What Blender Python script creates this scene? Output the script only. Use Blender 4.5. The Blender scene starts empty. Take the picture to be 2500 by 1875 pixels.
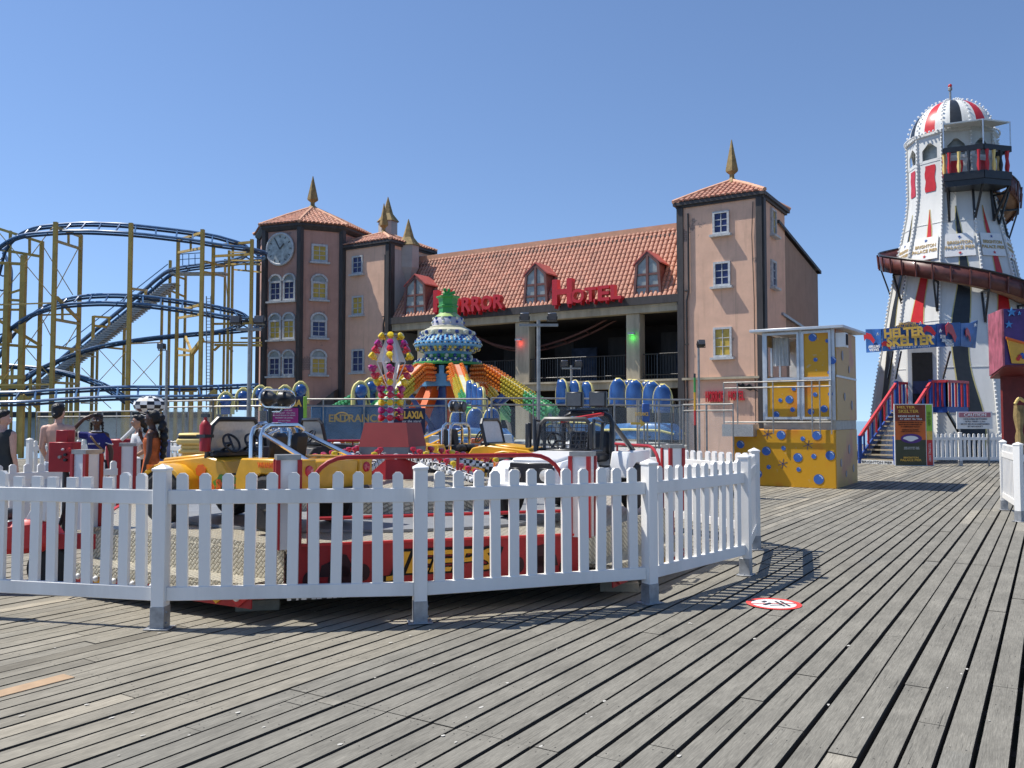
import bpy, math, random
from mathutils import Vector, Matrix
R = math.radians
random.seed(11)
scene = bpy.context.scene
col = scene.collection

# ---------------------------------------------------------------- camera, sky, sun, exposure
F, CX, CY, HOR, EYE = 2080.0, 1250.0, 937.5, 1028.0, 1.6      # focal length, centre and horizon in photo pixels; eye height
PITCH = math.atan((HOR - CY) / F)
cam_d = bpy.data.cameras.new('camera'); cam = bpy.data.objects.new('camera', cam_d); col.objects.link(cam)
cam_d.sensor_width = 36.0; cam_d.lens = F / 2500 * 36.0
cam_d.clip_start = 0.1; cam_d.clip_end = 60000
cam.location = (0, 0, EYE); cam.rotation_euler = (R(90) + PITCH, 0, 0)
scene.camera = cam
SUN_H = Vector((-0.977, 0.214, 0)).normalized(); SUN_E = R(58.5)
world = bpy.data.worlds.new('World'); scene.world = world; world.use_nodes = True
wn = world.node_tree.nodes; wl = world.node_tree.links
sky = wn.new('ShaderNodeTexSky'); sky.sky_type = 'NISHITA'; sky.sun_disc = False
sky.sun_elevation = SUN_E; sky.sun_rotation = math.atan2(SUN_H.x, SUN_H.y)
sky.altitude = 0; sky.air_density = 1.0; sky.dust_density = 0.0; sky.ozone_density = 6.0
gco = wn.new('ShaderNodeTexCoord'); lift = wn.new('ShaderNodeVectorMath'); lift.operation = 'ADD'; lift.inputs[1].default_value = (0, 0, 0.09)   # clear sea air: thin haze at the horizon
wl.new(gco.outputs['Generated'], lift.inputs[0]); wl.new(lift.outputs[0], sky.inputs['Vector'])
wn['Background'].inputs['Strength'].default_value = 0.15
wb = wn.new('ShaderNodeMix'); wb.data_type = 'RGBA'; wb.blend_type = 'MULTIPLY'; wb.inputs['Factor'].default_value = 1; wb.inputs['B'].default_value = (0.96, 0.90, 0.885, 1)   # camera white balance
wl.new(sky.outputs[0], wb.inputs['A']); wl.new(wb.outputs['Result'], wn['Background'].inputs['Color'])
sd = bpy.data.lights.new('sun', 'SUN'); sd.energy = 5.0; sd.angle = R(0.5); sd.color = (1.0, 0.955, 0.88)
sun = bpy.data.objects.new('sun', sd); col.objects.link(sun)
SDIR = Vector((SUN_H.x * math.cos(SUN_E), SUN_H.y * math.cos(SUN_E), math.sin(SUN_E)))
sun.rotation_euler = (-SDIR).to_track_quat('-Z', 'Y').to_euler(); sun.location = (-20, 5, 40)
scene.view_settings.view_transform = 'Standard'; scene.view_settings.look = 'None'
scene.view_settings.exposure = 0.30; scene.view_settings.gamma = 1.0
scene.render.engine = 'CYCLES'

# ---------------------------------------------------------------- pixel to place
CP, SP = math.cos(PITCH), math.sin(PITCH)
def ray(px, py):
    a = (px - CX) / F; b = -(py - CY) / F
    return Vector((a, CP - b * SP, SP + b * CP))
def P(px, py, Y):
    d = ray(px, py); k = Y / d.y
    return Vector((d.x * k, Y, EYE + d.z * k))
def G(px, py, z=0.0):
    d = ray(px, py); k = (z - EYE) / d.z
    return Vector((d.x * k, d.y * k, z))
PHI = R(32.3)
U = Vector((math.sin(PHI), math.cos(PHI), 0))     # along the planks, away from the camera
V = Vector((math.cos(PHI), -math.sin(PHI), 0))    # across the planks, to the right
def plane_hit(px, py, p0, n):
    d = ray(px, py); o = Vector((0, 0, EYE))
    return o + d * ((p0 - o).dot(n) / d.dot(n))

# ---------------------------------------------------------------- materials
MATS = {}
def mat(key, c, rough=0.5, metal=0.0, var=0.12, scale=6.0, bump=0.0, bscale=40.0, dirt=None, damt=0.5, coat=0.0, trans=0.0, ior=1.45, emis=0.0, alpha=1.0, streak=False):
    """Painted, metal or plastic surface: base colour with uneven tone, optional grime and fine relief."""
    if key in MATS: return MATS[key]
    m = bpy.data.materials.new(key); m.use_nodes = True; MATS[key] = m
    n, l = m.node_tree.nodes, m.node_tree.links
    b = n['Principled BSDF']
    b.inputs['Roughness'].default_value = rough; b.inputs['Metallic'].default_value = metal
    b.inputs['Coat Weight'].default_value = coat; b.inputs['Transmission Weight'].default_value = trans
    b.inputs['IOR'].default_value = ior; b.inputs['Alpha'].default_value = alpha
    tc = n.new('ShaderNodeTexCoord')
    mp = n.new('ShaderNodeMapping'); l.new(tc.outputs['Object'], mp.inputs['Vector'])
    if streak: mp.inputs['Scale'].default_value = (1, 1, 0.18)
    no = n.new('ShaderNodeTexNoise'); no.inputs['Scale'].default_value = scale; no.inputs['Detail'].default_value = 6
    no.inputs['Roughness'].default_value = 0.62
    l.new(mp.outputs[0], no.inputs['Vector'])
    cr = n.new('ShaderNodeValToRGB'); cr.color_ramp.elements[0].position = 0.3; cr.color_ramp.elements[1].position = 0.7
    lo = tuple(x * (1 - var) for x in c) + (1,); hi = tuple(min(1, x * (1 + var)) for x in c) + (1,)
    cr.color_ramp.elements[0].color = lo; cr.color_ramp.elements[1].color = hi
    l.new(no.outputs['Fac'], cr.inputs['Fac'])
    out = cr.outputs['Color']
    if dirt:
        n2 = n.new('ShaderNodeTexNoise'); n2.inputs['Scale'].default_value = scale * 0.37; n2.inputs['Detail'].default_value = 9
        n2.inputs['Roughness'].default_value = 0.7; l.new(mp.outputs[0], n2.inputs['Vector'])
        r2 = n.new('ShaderNodeValToRGB'); r2.color_ramp.elements[0].position = 0.5; r2.color_ramp.elements[1].position = 0.72
        r2.color_ramp.elements[0].color = (0, 0, 0, 1); r2.color_ramp.elements[1].color = (damt, damt, damt, 1)
        l.new(n2.outputs['Fac'], r2.inputs['Fac'])
        mx = n.new('ShaderNodeMix'); mx.data_type = 'RGBA'; l.new(r2.outputs['Color'], mx.inputs['Factor'])
        l.new(out, mx.inputs['A']); mx.inputs['B'].default_value = tuple(dirt) + (1,); out = mx.outputs['Result']
    l.new(out, b.inputs['Base Color'])
    if emis: l.new(out, b.inputs['Emission Color']); b.inputs['Emission Strength'].default_value = emis
    if bump:
        n3 = n.new('ShaderNodeTexNoise'); n3.inputs['Scale'].default_value = bscale; n3.inputs['Detail'].default_value = 4
        l.new(tc.outputs['Object'], n3.inputs['Vector'])
        bu = n.new('ShaderNodeBump'); bu.inputs['Strength'].default_value = bump; bu.inputs['Distance'].default_value = 0.02
        l.new(n3.outputs['Fac'], bu.inputs['Height']); l.new(bu.outputs[0], b.inputs['Normal'])
    return m

def srgb(r, g, b):
    f = lambda x: (x / 255 / 12.92) if x / 255 <= 0.04045 else ((x / 255 + 0.055) / 1.055) ** 2.4
    return (f(r), f(g), f(b))

# ---------------------------------------------------------------- mesh builder and object helpers
IDENT = Matrix.Identity(4)
ROOT = {}
class MB:
    """Collects shapes as plain vertex and face lists; build() links them as one mesh object."""
    def __init__(s, M=None): s.v = []; s.f = []; s.M = M or IDENT
    def add(s, vs, fs):
        k = len(s.v); s.v.extend(s.M @ Vector(p) for p in vs); s.f.extend([tuple(i + k for i in f) for f in fs]); return s
    def box(s, c, d, rz=0.0, rx=0.0, ry=0.0):
        m = Matrix.Translation(Vector(c)) @ Matrix.Rotation(rz, 4, 'Z') @ Matrix.Rotation(ry, 4, 'Y') @ Matrix.Rotation(rx, 4, 'X')
        x, y, z = d[0] / 2, d[1] / 2, d[2] / 2
        vs = [m @ Vector(p) for p in ((-x, -y, -z), (x, -y, -z), (x, y, -z), (-x, y, -z), (-x, -y, z), (x, -y, z), (x, y, z), (-x, y, z))]
        return s.add(vs, [(0, 3, 2, 1), (4, 5, 6, 7), (0, 1, 5, 4), (1, 2, 6, 5), (2, 3, 7, 6), (3, 0, 4, 7)])
    def bar(s, a, b, w, h=None, up=(0, 0, 1)):
        a, b = Vector(a), Vector(b); h = h or w
        d = (b - a); L = d.length; d.normalize(); up = Vector(up)
        if abs(d.dot(up)) > 0.99: up = Vector((0, 1, 0))
        x = d.cross(up).normalized(); y = x.cross(d).normalized()
        vs = []
        for p in (a, b):
            for (i, j) in ((-1, -1), (1, -1), (1, 1), (-1, 1)): vs.append(p + x * (i * w / 2) + y * (j * h / 2))
        return s.add(vs, [(0, 1, 2, 3), (7, 6, 5, 4), (0, 4, 5, 1), (1, 5, 6, 2), (2, 6, 7, 3), (3, 7, 4, 0)])
    def tube(s, pts, r, n=8, closed=False, cap=True):
        pts = [Vector(p) for p in pts]; N = len(pts)
        rs = r if isinstance(r, (list, tuple)) else [r] * N
        vs = []; fs = []; prev = None
        for i, p in enumerate(pts):
            if closed: t = pts[(i + 1) % N] - pts[i - 1]
            else: t = pts[min(i + 1, N - 1)] - pts[max(i - 1, 0)]
            t.normalize()
            if prev is None:
                x = t.orthogonal().normalized()
            else:
                x = (prev - t * prev.dot(t))
                x = x.normalized() if x.length > 1e-6 else t.orthogonal().normalized()
            prev = x; y = t.cross(x)
            for k in range(n):
                a = 2 * math.pi * k / n
                vs.append(p + (x * math.cos(a) + y * math.sin(a)) * rs[i])
        for i in range(N if closed else N - 1):
            j = (i + 1) % N
            for k in range(n): fs.append((i * n + k, i * n + (k + 1) % n, j * n + (k + 1) % n, j * n + k))
        if cap and not closed:
            fs.append(tuple(range(n - 1, -1, -1))); fs.append(tuple((N - 1) * n + k for k in range(n)))
        return s.add(vs, fs)
    def cyl(s, a, b, r, r2=None, n=12): return s.tube([a, b], [r, r if r2 is None else r2], n)
    def lathe(s, prof, n=24, c=(0, 0, 0), a0=0.0, sweep=2 * math.pi):
        full = abs(sweep - 2 * math.pi) < 1e-6; m = n if full else n + 1; c = Vector(c)
        vs = []; fs = []
        for (r, z) in prof:
            for k in range(m):
                a = a0 + sweep * k / n; vs.append(c + Vector((r * math.cos(a), r * math.sin(a), z)))
        for i in range(len(prof) - 1):
            for k in range(n):
                k2 = (k + 1) % m
                fs.append((i * m + k, i * m + k2, (i + 1) * m + k2, (i + 1) * m + k))
        if full:
            if prof[0][0] > 1e-4: fs.append(tuple(range(n - 1, -1, -1)))
            if prof[-1][0] > 1e-4: fs.append(tuple((len(prof) - 1) * m + k for k in range(n)))
        return s.add(vs, fs)
    def prism(s, poly, d, o=(0, 0, 0), x=(1, 0, 0), y=(0, 0, 1)):
        """Extrude a polygon (in the plane o + a x + b y) by d along x cross y, centred."""
        o, x, y = Vector(o), Vector(x), Vector(y); nrm = x.cross(y).normalized(); n = len(poly)
        vs = [o + x * a + y * b - nrm * (d / 2) for a, b in poly] + [o + x * a + y * b + nrm * (d / 2) for a, b in poly]
        fs = [tuple(range(n - 1, -1, -1)), tuple(range(n, 2 * n))] + [(i, (i + 1) % n, n + (i + 1) % n, n + i) for i in range(n)]
        return s.add(vs, fs)
    def ball(s, c, r, n=8, m=6, sq=(1, 1, 1)):
        c = Vector(c); vs = [c + Vector((0, 0, -r * sq[2]))]; fs = []
        for i in range(1, m):
            t = -math.pi / 2 + math.pi * i / m
            for k in range(n):
                a = 2 * math.pi * k / n
                vs.append(c + Vector((r * sq[0] * math.cos(t) * math.cos(a), r * sq[1] * math.cos(t) * math.sin(a), r * sq[2] * math.sin(t))))
        vs.append(c + Vector((0, 0, r * sq[2]))); last = len(vs) - 1
        for k in range(n): fs.append((0, 1 + (k + 1) % n, 1 + k)); fs.append((last, last - n + k, last - n + (k + 1) % n))
        for i in range(m - 2):
            for k in range(n):
                a = 1 + i * n + k; b = 1 + i * n + (k + 1) % n; fs.append((a, b, b + n, a + n))
        return s.add(vs, fs)
    def quad(s, *p): return s.add(p, [tuple(range(len(p)))])
    def sheet(s, rows):
        n = len(rows[0]); vs = [p for r in rows for p in r]
        return s.add(vs, [(i * n + k, i * n + k + 1, (i + 1) * n + k + 1, (i + 1) * n + k) for i in range(len(rows) - 1) for k in range(n - 1)])
    def build(s, name, m, parent=None, smooth=35, bevel=0.0, kind=None, label=None, local=False, thick=0.0):
        me = bpy.data.meshes.new(name)
        inv = None
        if parent is not None and not local: inv = ROOT.get(parent.name, IDENT).inverted()
        me.from_pydata([(inv @ p if inv else p)[:] for p in s.v], [], s.f)
        me.validate(); me.update()
        if smooth:
            me.polygons.foreach_set('use_smooth', [True] * len(me.polygons)); me.set_sharp_from_angle(angle=R(smooth))
        if m is not None: me.materials.append(MATS[m] if isinstance(m, str) else m)
        return link(name, me, parent, kind, label, bevel, thick)
def link(name, me, parent=None, kind=None, label=None, bevel=0.0, thick=0.0):
    o = bpy.data.objects.new(name, me); col.objects.link(o)
    if parent is not None:
        o.parent = parent; ROOT[o.name] = ROOT.get(parent.name, IDENT)
    if kind: o['kind'] = kind
    if label: o['label'] = label
    if thick:
        t = o.modifiers.new('thickness', 'SOLIDIFY'); t.thickness = thick; t.offset = 0
    if bevel:
        b = o.modifiers.new('bevel', 'BEVEL'); b.width = bevel; b.segments = 1; b.limit_method = 'ANGLE'
    return o
def thing(name, label, cat, loc=(0, 0, 0), rz=0.0, group=None):
    o = bpy.data.objects.new(name, None); col.objects.link(o); o.empty_display_size = 0.2
    o.location = loc; o.rotation_euler = (0, 0, rz); o['label'] = label; o['category'] = cat
    if group: o['group'] = group
    ROOT[o.name] = Matrix.Translation(Vector(loc)) @ Matrix.Rotation(rz, 4, 'Z')
    return o
def tag(o, label, cat, group=None):
    o['label'] = label; o['category'] = cat
    if group: o['group'] = group
    return o
def dup(o, loc, rz, label=None, group=None):
    r = o.copy(); col.objects.link(r); r.location = loc; r.rotation_euler = (0, 0, rz)
    if label: r['label'] = label
    if group: r['group'] = group
    for ch in o.children:
        c = ch.copy(); col.objects.link(c); c.parent = r
        for g in ch.children:
            d = g.copy(); col.objects.link(d); d.parent = c
    return r
def share(me, name, parent, M, kind=None):
    """Another object of a shared mesh, placed by a world matrix."""
    o = bpy.data.objects.new(name, me); col.objects.link(o)
    if parent is not None:
        o.parent = parent; ROOT[o.name] = M
        o.matrix_local = ROOT.get(parent.name, IDENT).inverted() @ M
    else: o.matrix_world = M
    if kind: o['kind'] = kind
    return o
def text_mesh(body, w, h=None, ext=0.004, bold=0.0, shear=0.0, spacing=1.0):
    cu = bpy.data.curves.new('lettering', 'FONT'); cu.body = body; cu.size = 1.0; cu.extrude = 0.5; cu.offset = bold; cu.shear = shear
    cu.align_x = 'CENTER'; cu.resolution_u = 3; cu.space_character = spacing; cu.space_line = 0.95
    t = bpy.data.objects.new('lettering', cu); col.objects.link(t)
    dg = bpy.context.evaluated_depsgraph_get(); dg.update()
    me = bpy.data.meshes.new_from_object(t.evaluated_get(dg))
    bpy.data.objects.remove(t); bpy.data.curves.remove(cu)
    xs = [v.co.x for v in me.vertices]; ys = [v.co.y for v in me.vertices]
    x0, x1, y0, y1 = min(xs), max(xs), min(ys), max(ys)
    kx = w / (x1 - x0); ky = (h / (y1 - y0)) if h else kx
    for v in me.vertices: v.co = ((v.co.x - (x0 + x1) / 2) * kx, (v.co.y - (y0 + y1) / 2) * ky, v.co.z * ext)
    return me
def text(name, body, o, x, y, w, h, m, parent, ext=0.004, bold=0.0, shear=0.0, spacing=1.0):
    """Lettering centred on o, running along x with its up along y, fitted to w by h."""
    me = text_mesh(body, w, h, ext, bold, shear, spacing); me.name = name
    me.materials.clear(); me.materials.append(MATS[m])
    x = Vector(x).normalized(); y = Vector(y).normalized(); z = x.cross(y)
    M = Matrix(((x.x, y.x, z.x, o[0]), (x.y, y.y, z.y, o[1]), (x.z, y.z, z.z, o[2]), (0, 0, 0, 1)))
    return share(me, name, parent, M)
def frame(o, x, y=None, z=(0, 0, 1)):
    x = Vector(x).normalized(); z = Vector(z).normalized(); y = z.cross(x).normalized() if y is None else Vector(y).normalized()
    return Matrix(((x.x, y.x, z.x, o[0]), (x.y, y.y, z.y, o[1]), (x.z, y.z, z.z, o[2]), (0, 0, 0, 1)))
def arc(c, r, a0, a1, n, x=(1, 0, 0), y=(0, 0, 1)):
    c, x, y = Vector(c), Vector(x), Vector(y)
    return [c + x * (r * math.cos(R(a0 + (a1 - a0) * i / n))) + y * (r * math.sin(R(a0 + (a1 - a0) * i / n))) for i in range(n + 1)]
def crom(pts, n=8):
    pts = [Vector(p) for p in pts]; out = []
    for i in range(len(pts) - 1):
        p0 = pts[max(i - 1, 0)]; p1 = pts[i]; p2 = pts[i + 1]; p3 = pts[min(i + 2, len(pts) - 1)]
        for k in range(n):
            t = k / n
            out.append(0.5 * ((2 * p1) + (p2 - p0) * t + (2 * p0 - 5 * p1 + 4 * p2 - p3) * t * t + (3 * p1 - p0 - 3 * p2 + p3) * t ** 3))
    out.append(pts[-1]); return out

# shared paints and metals
mat('white_vinyl', (0.82, 0.80, 0.755), 0.42, var=0.05, scale=3, dirt=(0.50, 0.48, 0.43), damt=0.4, streak=True)
mat('galvanised', (0.36, 0.37, 0.38), 0.5, 0.55, var=0.25, scale=14)
mat('steel', (0.55, 0.55, 0.55), 0.3, 0.9, var=0.15, scale=8)
mat('dull_steel', (0.33, 0.32, 0.30), 0.5, 0.7, var=0.25, scale=8)
mat('chrome', (0.78, 0.76, 0.73), 0.2, 1.0, var=0.08)
mat('black_paint', (0.018, 0.018, 0.02), 0.4, var=0.3, coat=0.2)
mat('black_rubber', (0.02, 0.02, 0.021), 0.75, var=0.3, bump=0.2)
mat('dark', (0.012, 0.011, 0.011), 0.8, var=0.3)
mat('red_paint', (0.36, 0.018, 0.022), 0.42, var=0.14, dirt=(0.2, 0.02, 0.02), damt=0.4)
mat('bright_red', (0.56, 0.03, 0.03), 0.4, var=0.12, dirt=(0.3, 0.06, 0.05), damt=0.3)
mat('white_paint', (0.78, 0.78, 0.76), 0.35, var=0.05, dirt=(0.5, 0.48, 0.44), damt=0.25)
mat('yellow_paint', (0.70, 0.36, 0.015), 0.35, var=0.12, dirt=(0.42, 0.18, 0.02), damt=0.3, coat=0.3)
mat('cream_yellow', (0.78, 0.58, 0.20), 0.45, var=0.08)
mat('gold_paint', (0.72, 0.45, 0.08), 0.45, var=0.15)
mat('orange_paint', (0.72, 0.13, 0.015), 0.42, var=0.12)
mat('blue_paint', (0.022, 0.085, 0.32), 0.35, var=0.2, coat=0.3)
mat('sky_blue_paint', (0.06, 0.22, 0.48), 0.35, var=0.2)
mat('green_paint', (0.05, 0.28, 0.06), 0.4, var=0.2)
mat('pale_green', (0.34, 0.46, 0.16), 0.4, var=0.15)
mat('navy', (0.015, 0.02, 0.06), 0.4, var=0.2)
mat('magenta', (0.35, 0.02, 0.18), 0.45, var=0.06)
mat('purple', (0.09, 0.03, 0.20), 0.45, var=0.2, scale=3)
mat('glass', (0.95, 0.97, 0.98), 0.05, trans=1.0, var=0.0, ior=1.05)
mat('lime_paint', (0.28, 0.52, 0.05), 0.45, var=0.08)
mat('amber', (0.75, 0.16, 0.01), 0.2, var=0.1, coat=0.5)
# ---------------------------------------------------------------- sea
m = mat('sea_water', (0.03, 0.075, 0.095), 0.12, var=0.25, scale=0.02, bump=0.6, bscale=0.6)
sea = MB().quad((-40000, -40000, -7), (40000, -40000, -7), (40000, 40000, -7), (-40000, 40000, -7)).build('sea', 'sea_water', smooth=0)
sea['kind'] = 'structure'

# ---------------------------------------------------------------- pier deck of grey hardwood planks
def wood_deck(key, tint):
    m = bpy.data.materials.new(key); m.use_nodes = True; MATS[key] = m
    n, l = m.node_tree.nodes, m.node_tree.links; b = n['Principled BSDF']
    g = n.new('ShaderNodeNewGeometry')
    rot = n.new('ShaderNodeMapping'); rot.inputs['Rotation'].default_value = (0, 0, PHI)
    l.new(g.outputs['Position'], rot.inputs['Vector'])
    off = n.new('ShaderNodeVectorMath'); off.operation = 'MULTIPLY_ADD'
    l.new(g.outputs['Random Per Island'], off.inputs[0]); off.inputs[1].default_value = (7, 53, 11); l.new(rot.outputs[0], off.inputs[2])
    def noise(sc, scale, det, rough=0.6, dist=0.0):
        mp = n.new('ShaderNodeMapping'); mp.inputs['Scale'].default_value = sc; l.new(off.outputs[0], mp.inputs['Vector'])
        t = n.new('ShaderNodeTexNoise'); t.inputs['Scale'].default_value = scale; t.inputs['Detail'].default_value = det
        t.inputs['Roughness'].default_value = rough; t.inputs['Distortion'].default_value = dist; l.new(mp.outputs[0], t.inputs['Vector']); return t.outputs['Fac']
    grain = noise((1, 0.035, 1), 190, 8, 0.72, 0.35)
    fine = noise((1, 0.05, 1), 420, 4)
    blot = noise((1, 0.4, 1), 5.5, 7, 0.7)
    crack = noise((1, 0.022, 1), 85, 5, 0.65, 0.3)
    ramp = n.new('ShaderNodeValToRGB'); e = ramp.color_ramp.elements
    e[0].position = 0.0; e[0].color = (0.172, 0.152, 0.118, 1); e[1].position = 1.0; e[1].color = (0.350, 0.305, 0.232, 1)
    for p, c in ((0.25, (0.240, 0.219, 0.178, 1)), (0.45, (0.272, 0.240, 0.184, 1)), (0.7, (0.222, 0.202, 0.165, 1)), (0.86, (0.300, 0.268, 0.212, 1))): q = e.new(p); q.color = c
    l.new(g.outputs['Random Per Island'], ramp.inputs['Fac'])
    def mul(a, fac, lo, hi, p0=0.3, p1=0.7):
        r = n.new('ShaderNodeMapRange'); r.inputs['From Min'].default_value = p0; r.inputs['From Max'].default_value = p1
        r.inputs['To Min'].default_value = lo; r.inputs['To Max'].default_value = hi; l.new(fac, r.inputs['Value'])
        mx = n.new('ShaderNodeMix'); mx.data_type = 'RGBA'; mx.blend_type = 'MULTIPLY'; mx.inputs['Factor'].default_value = 1
        l.new(a, mx.inputs['A']); l.new(r.outputs[0], mx.inputs['B']); return mx.outputs['Result']
    tn = n.new('ShaderNodeMix'); tn.data_type = 'RGBA'; tn.blend_type = 'MULTIPLY'; tn.inputs['Factor'].default_value = 1; l.new(ramp.outputs['Color'], tn.inputs['A']); tn.inputs['B'].default_value = tint + (1,)
    c = mul(tn.outputs['Result'], grain, 0.66, 1.36)
    c = mul(c, blot, 0.78, 1.22)
    c = mul(c, fine, 0.8, 1.16)
    c = mul(c, crack, 0.3, 1.0, 0.29, 0.37)
    l.new(c, b.inputs['Base Color']); b.inputs['Roughness'].default_value = 0.82
    b.inputs['Specular IOR Level'].default_value = 0.25
    add = n.new('ShaderNodeMath'); add.operation = 'ADD'; l.new(grain, add.inputs[0]); l.new(crack, add.inputs[1])
    bu = n.new('ShaderNodeBump'); bu.inputs['Strength'].default_value = 0.5; bu.inputs['Distance'].default_value = 0.004
    l.new(add.outputs[0], bu.inputs['Height']); l.new(bu.outputs[0], b.inputs['Normal'])
wood_deck('weathered_planks', (0.83, 0.87, 0.92)); wood_deck('pale_planks', (1.0, 1.02, 1.03))
mat('plank_edge_shade', (0.06, 0.052, 0.042), .9, var=.3)  # plank sides coloured much darker than the tops: shade of the gaps painted in
mat('under_deck', (0.05, 0.04, 0.032), 0.9, var=0.3)
mat('nail_iron', (0.03, 0.028, 0.026), 0.7, var=0.3)
mat('new_timber', (0.40, 0.27, 0.16), 0.75, var=0.12, scale=9)
deck = MB()
for k in range(110):                                              # joists under the planks
    c = V * -4 + U * (-3 + 0.6 * k + 0.2); deck.bar(c - V * 33 - Vector((0, 0, 0.15)), c + V * 33 - Vector((0, 0, 0.15)), 0.09, 0.18)
deck = deck.build('deck', 'under_deck'); deck['kind'] = 'structure'
plank_meshes = []
for key in ('weathered_planks', 'pale_planks'):
    pm = MB().box((0, 0.5, -0.5), (1, 1, 1)).build('plank', key, smooth=0); me = pm.data; bpy.data.objects.remove(pm); me.materials.append(MATS['plank_edge_shade'])
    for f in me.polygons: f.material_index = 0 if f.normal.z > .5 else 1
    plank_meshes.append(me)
rng = random.Random(5)
planks = []
row = 0; t = -37.0
while t < 29.0:
    w = 0.128 + rng.uniform(-0.004, 0.006); gap = rng.choice((0.017, 0.021, 0.024, 0.026, 0.03)) if t > -5 else rng.uniform(0.011, 0.022)
    s = -1.5 - rng.uniform(0, 3)
    while s < 60:
        L = rng.choice((2.4, 3.0, 3.6, 4.2)); e = s + L
        if -3.95 < t < -2.0 and s < 3.66 < e - 0.3: e = 3.66
        if t > -1.85 and s < 10.85 < e - 0.3: e = 10.85 + rng.uniform(-.01, .01)
        planks.append((t + rng.uniform(-0.002, 0.002), s, w, e - s - 0.005, rng.uniform(-0.003, 0.003))); s = e
    t += w + gap; row += 1
# the 300 that show largest are single planks, the rest one piece of stuff
def seen(p):
    c = V * p[0] + U * (p[1] + p[3] / 2)
    if c.y < 1.5: return 0
    x = CX + F * c.x / c.y; y = HOR + F * EYE / c.y
    if not (-250 < x < 2750) or y > 2150 or y < 1100: return 0
    return p[2] * p[3] * EYE / c.y ** 3
planks.sort(key=seen, reverse=True)
for p in planks[:300]:
    M = frame(V * p[0] + U * p[1] + Vector((0, 0, p[4])), V, U) @ Matrix.Diagonal((p[2], p[3], 0.065, 1))
    share(plank_meshes[1 if p[0] < -3.9 else 0], 'plank', deck, M)
rest = MB()
for p in planks[300:]:
    o = V * p[0] + U * p[1] + Vector((0, 0, p[4])); a = V * (p[2] / 2); b = U * p[3]; d = Vector((0, 0, -0.065))
    q = [o - a, o + a, o + a + b, o - a + b]
    rest.add(q + [x + d for x in q], [(0, 1, 2, 3), (4, 5, 1, 0), (5, 6, 2, 1), (6, 7, 3, 2), (7, 4, 0, 3)])
ro = rest.build('planking', 'weathered_planks', deck, smooth=0, kind='stuff'); ro.data.materials.append(MATS['plank_edge_shade']); ro.data.materials.append(MATS['pale_planks'])
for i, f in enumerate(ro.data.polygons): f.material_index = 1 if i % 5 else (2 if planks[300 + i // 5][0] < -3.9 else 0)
nails = MB()
for p in planks[:420]:
    k0 = math.ceil((p[1] - (-2.8)) / 0.6)
    spots = [-2.8 + 0.6 * k for k in range(k0, k0 + 9) if p[1] + 0.04 < -2.8 + 0.6 * k < p[1] + p[3] - 0.04 and k % 2 == 0] + [p[1] + 0.05, p[1] + p[3] - 0.05]
    for s in spots:
        for dx in (-0.032, 0.032):
            c = V * (p[0] + dx + rng.uniform(-.006, .006)) + U * (s + rng.uniform(-.015, .015)) + Vector((0, 0, p[4] + 0.0012)); r = 0.0042
            nails.add([c + Vector((r * math.cos(a), r * math.sin(a), 0)) for a in (0, 1.05, 2.09, 3.14, 4.19, 5.24)], [(0, 1, 2, 3, 4, 5)])
nails.build('nail', 'nail_iron', deck, smooth=0, kind='stuff')
fl_ = MB()
for i in range(55):
    c = G(rng.uniform(50, 2450), rng.uniform(1480, 1860), .004); q = rng.uniform(.004, .012); st_ = rng.uniform(1, 2.5)
    fl_.add([c + V * (q * math.cos(a) * rng.uniform(.6, 1.2)) + U * (q * st_ * math.sin(a) * rng.uniform(.6, 1.2)) for a in (0, .9, 1.8, 2.7, 3.6, 4.5, 5.4)], [(0, 1, 2, 3, 4, 5, 6)])
mat('pale_fleck', (0.5, 0.48, 0.43), .9, var=.2); fl_.build('flecks', 'pale_fleck', deck, smooth=0, kind='stuff')
# one board near the left edge has been replaced with fresh timber
p0 = G(-60, 1712); t0 = V.dot(p0) ; s0 = U.dot(p0)
MB(frame(V * t0 + U * s0 + Vector((0, 0, 0.004)), V, U)).box((0, 0.1, -0.02), (0.125, 0.9, 0.05)).build('repair_board', 'new_timber', deck, label='short fresh orange-brown board let into the grey planks')

# ---------------------------------------------------------------- no smoking sticker on the planks
c = G(1889, 1474, 0.006); ex = (G(1960, 1474, 0.006) - G(1820, 1474, 0.006)).normalized(); ey = Vector((-ex.y, ex.x, 0))
st = thing('floor_sticker', 'round red and white no smoking sticker stuck on the planks', 'sticker', c)
mat('sticker_red', srgb(225, 70, 62), 0.5, var=0.12, scale=30, dirt=(0.3, 0.27, 0.22), damt=0.4); mat('sticker_white', (0.75, 0.74, 0.72), 0.5, var=0.06, scale=20, dirt=(0.3, 0.28, 0.25), damt=0.6)
mat('sticker_ink', (0.03, 0.03, 0.04), 0.6)
def disc(r, z, n=40, r0=0.0):
    b = MB()
    if r0: b.sheet([[c + (ex * math.cos(2 * math.pi * k / n) + ey * math.sin(2 * math.pi * k / n)) * q + Vector((0, 0, z)) for k in range(n + 1)] for q in (r0, r)])
    else: b.quad(*[c + (ex * math.cos(2 * math.pi * k / n) + ey * math.sin(2 * math.pi * k / n)) * r + Vector((0, 0, z)) for k in range(n)])
    return b
disc(0.215, 0.0).build('disc', 'sticker_white', st, smooth=0)
disc(0.235, 0.002, r0=0.19).build('ring', 'sticker_red', st, smooth=0)
MB().bar(c - ex * 0.2 + Vector((0, 0, .003)), c + ex * 0.2 + Vector((0, 0, .003)), 0.012, 0.001).build('slash', 'sticker_red', st, smooth=0)
ink = MB()
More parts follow.
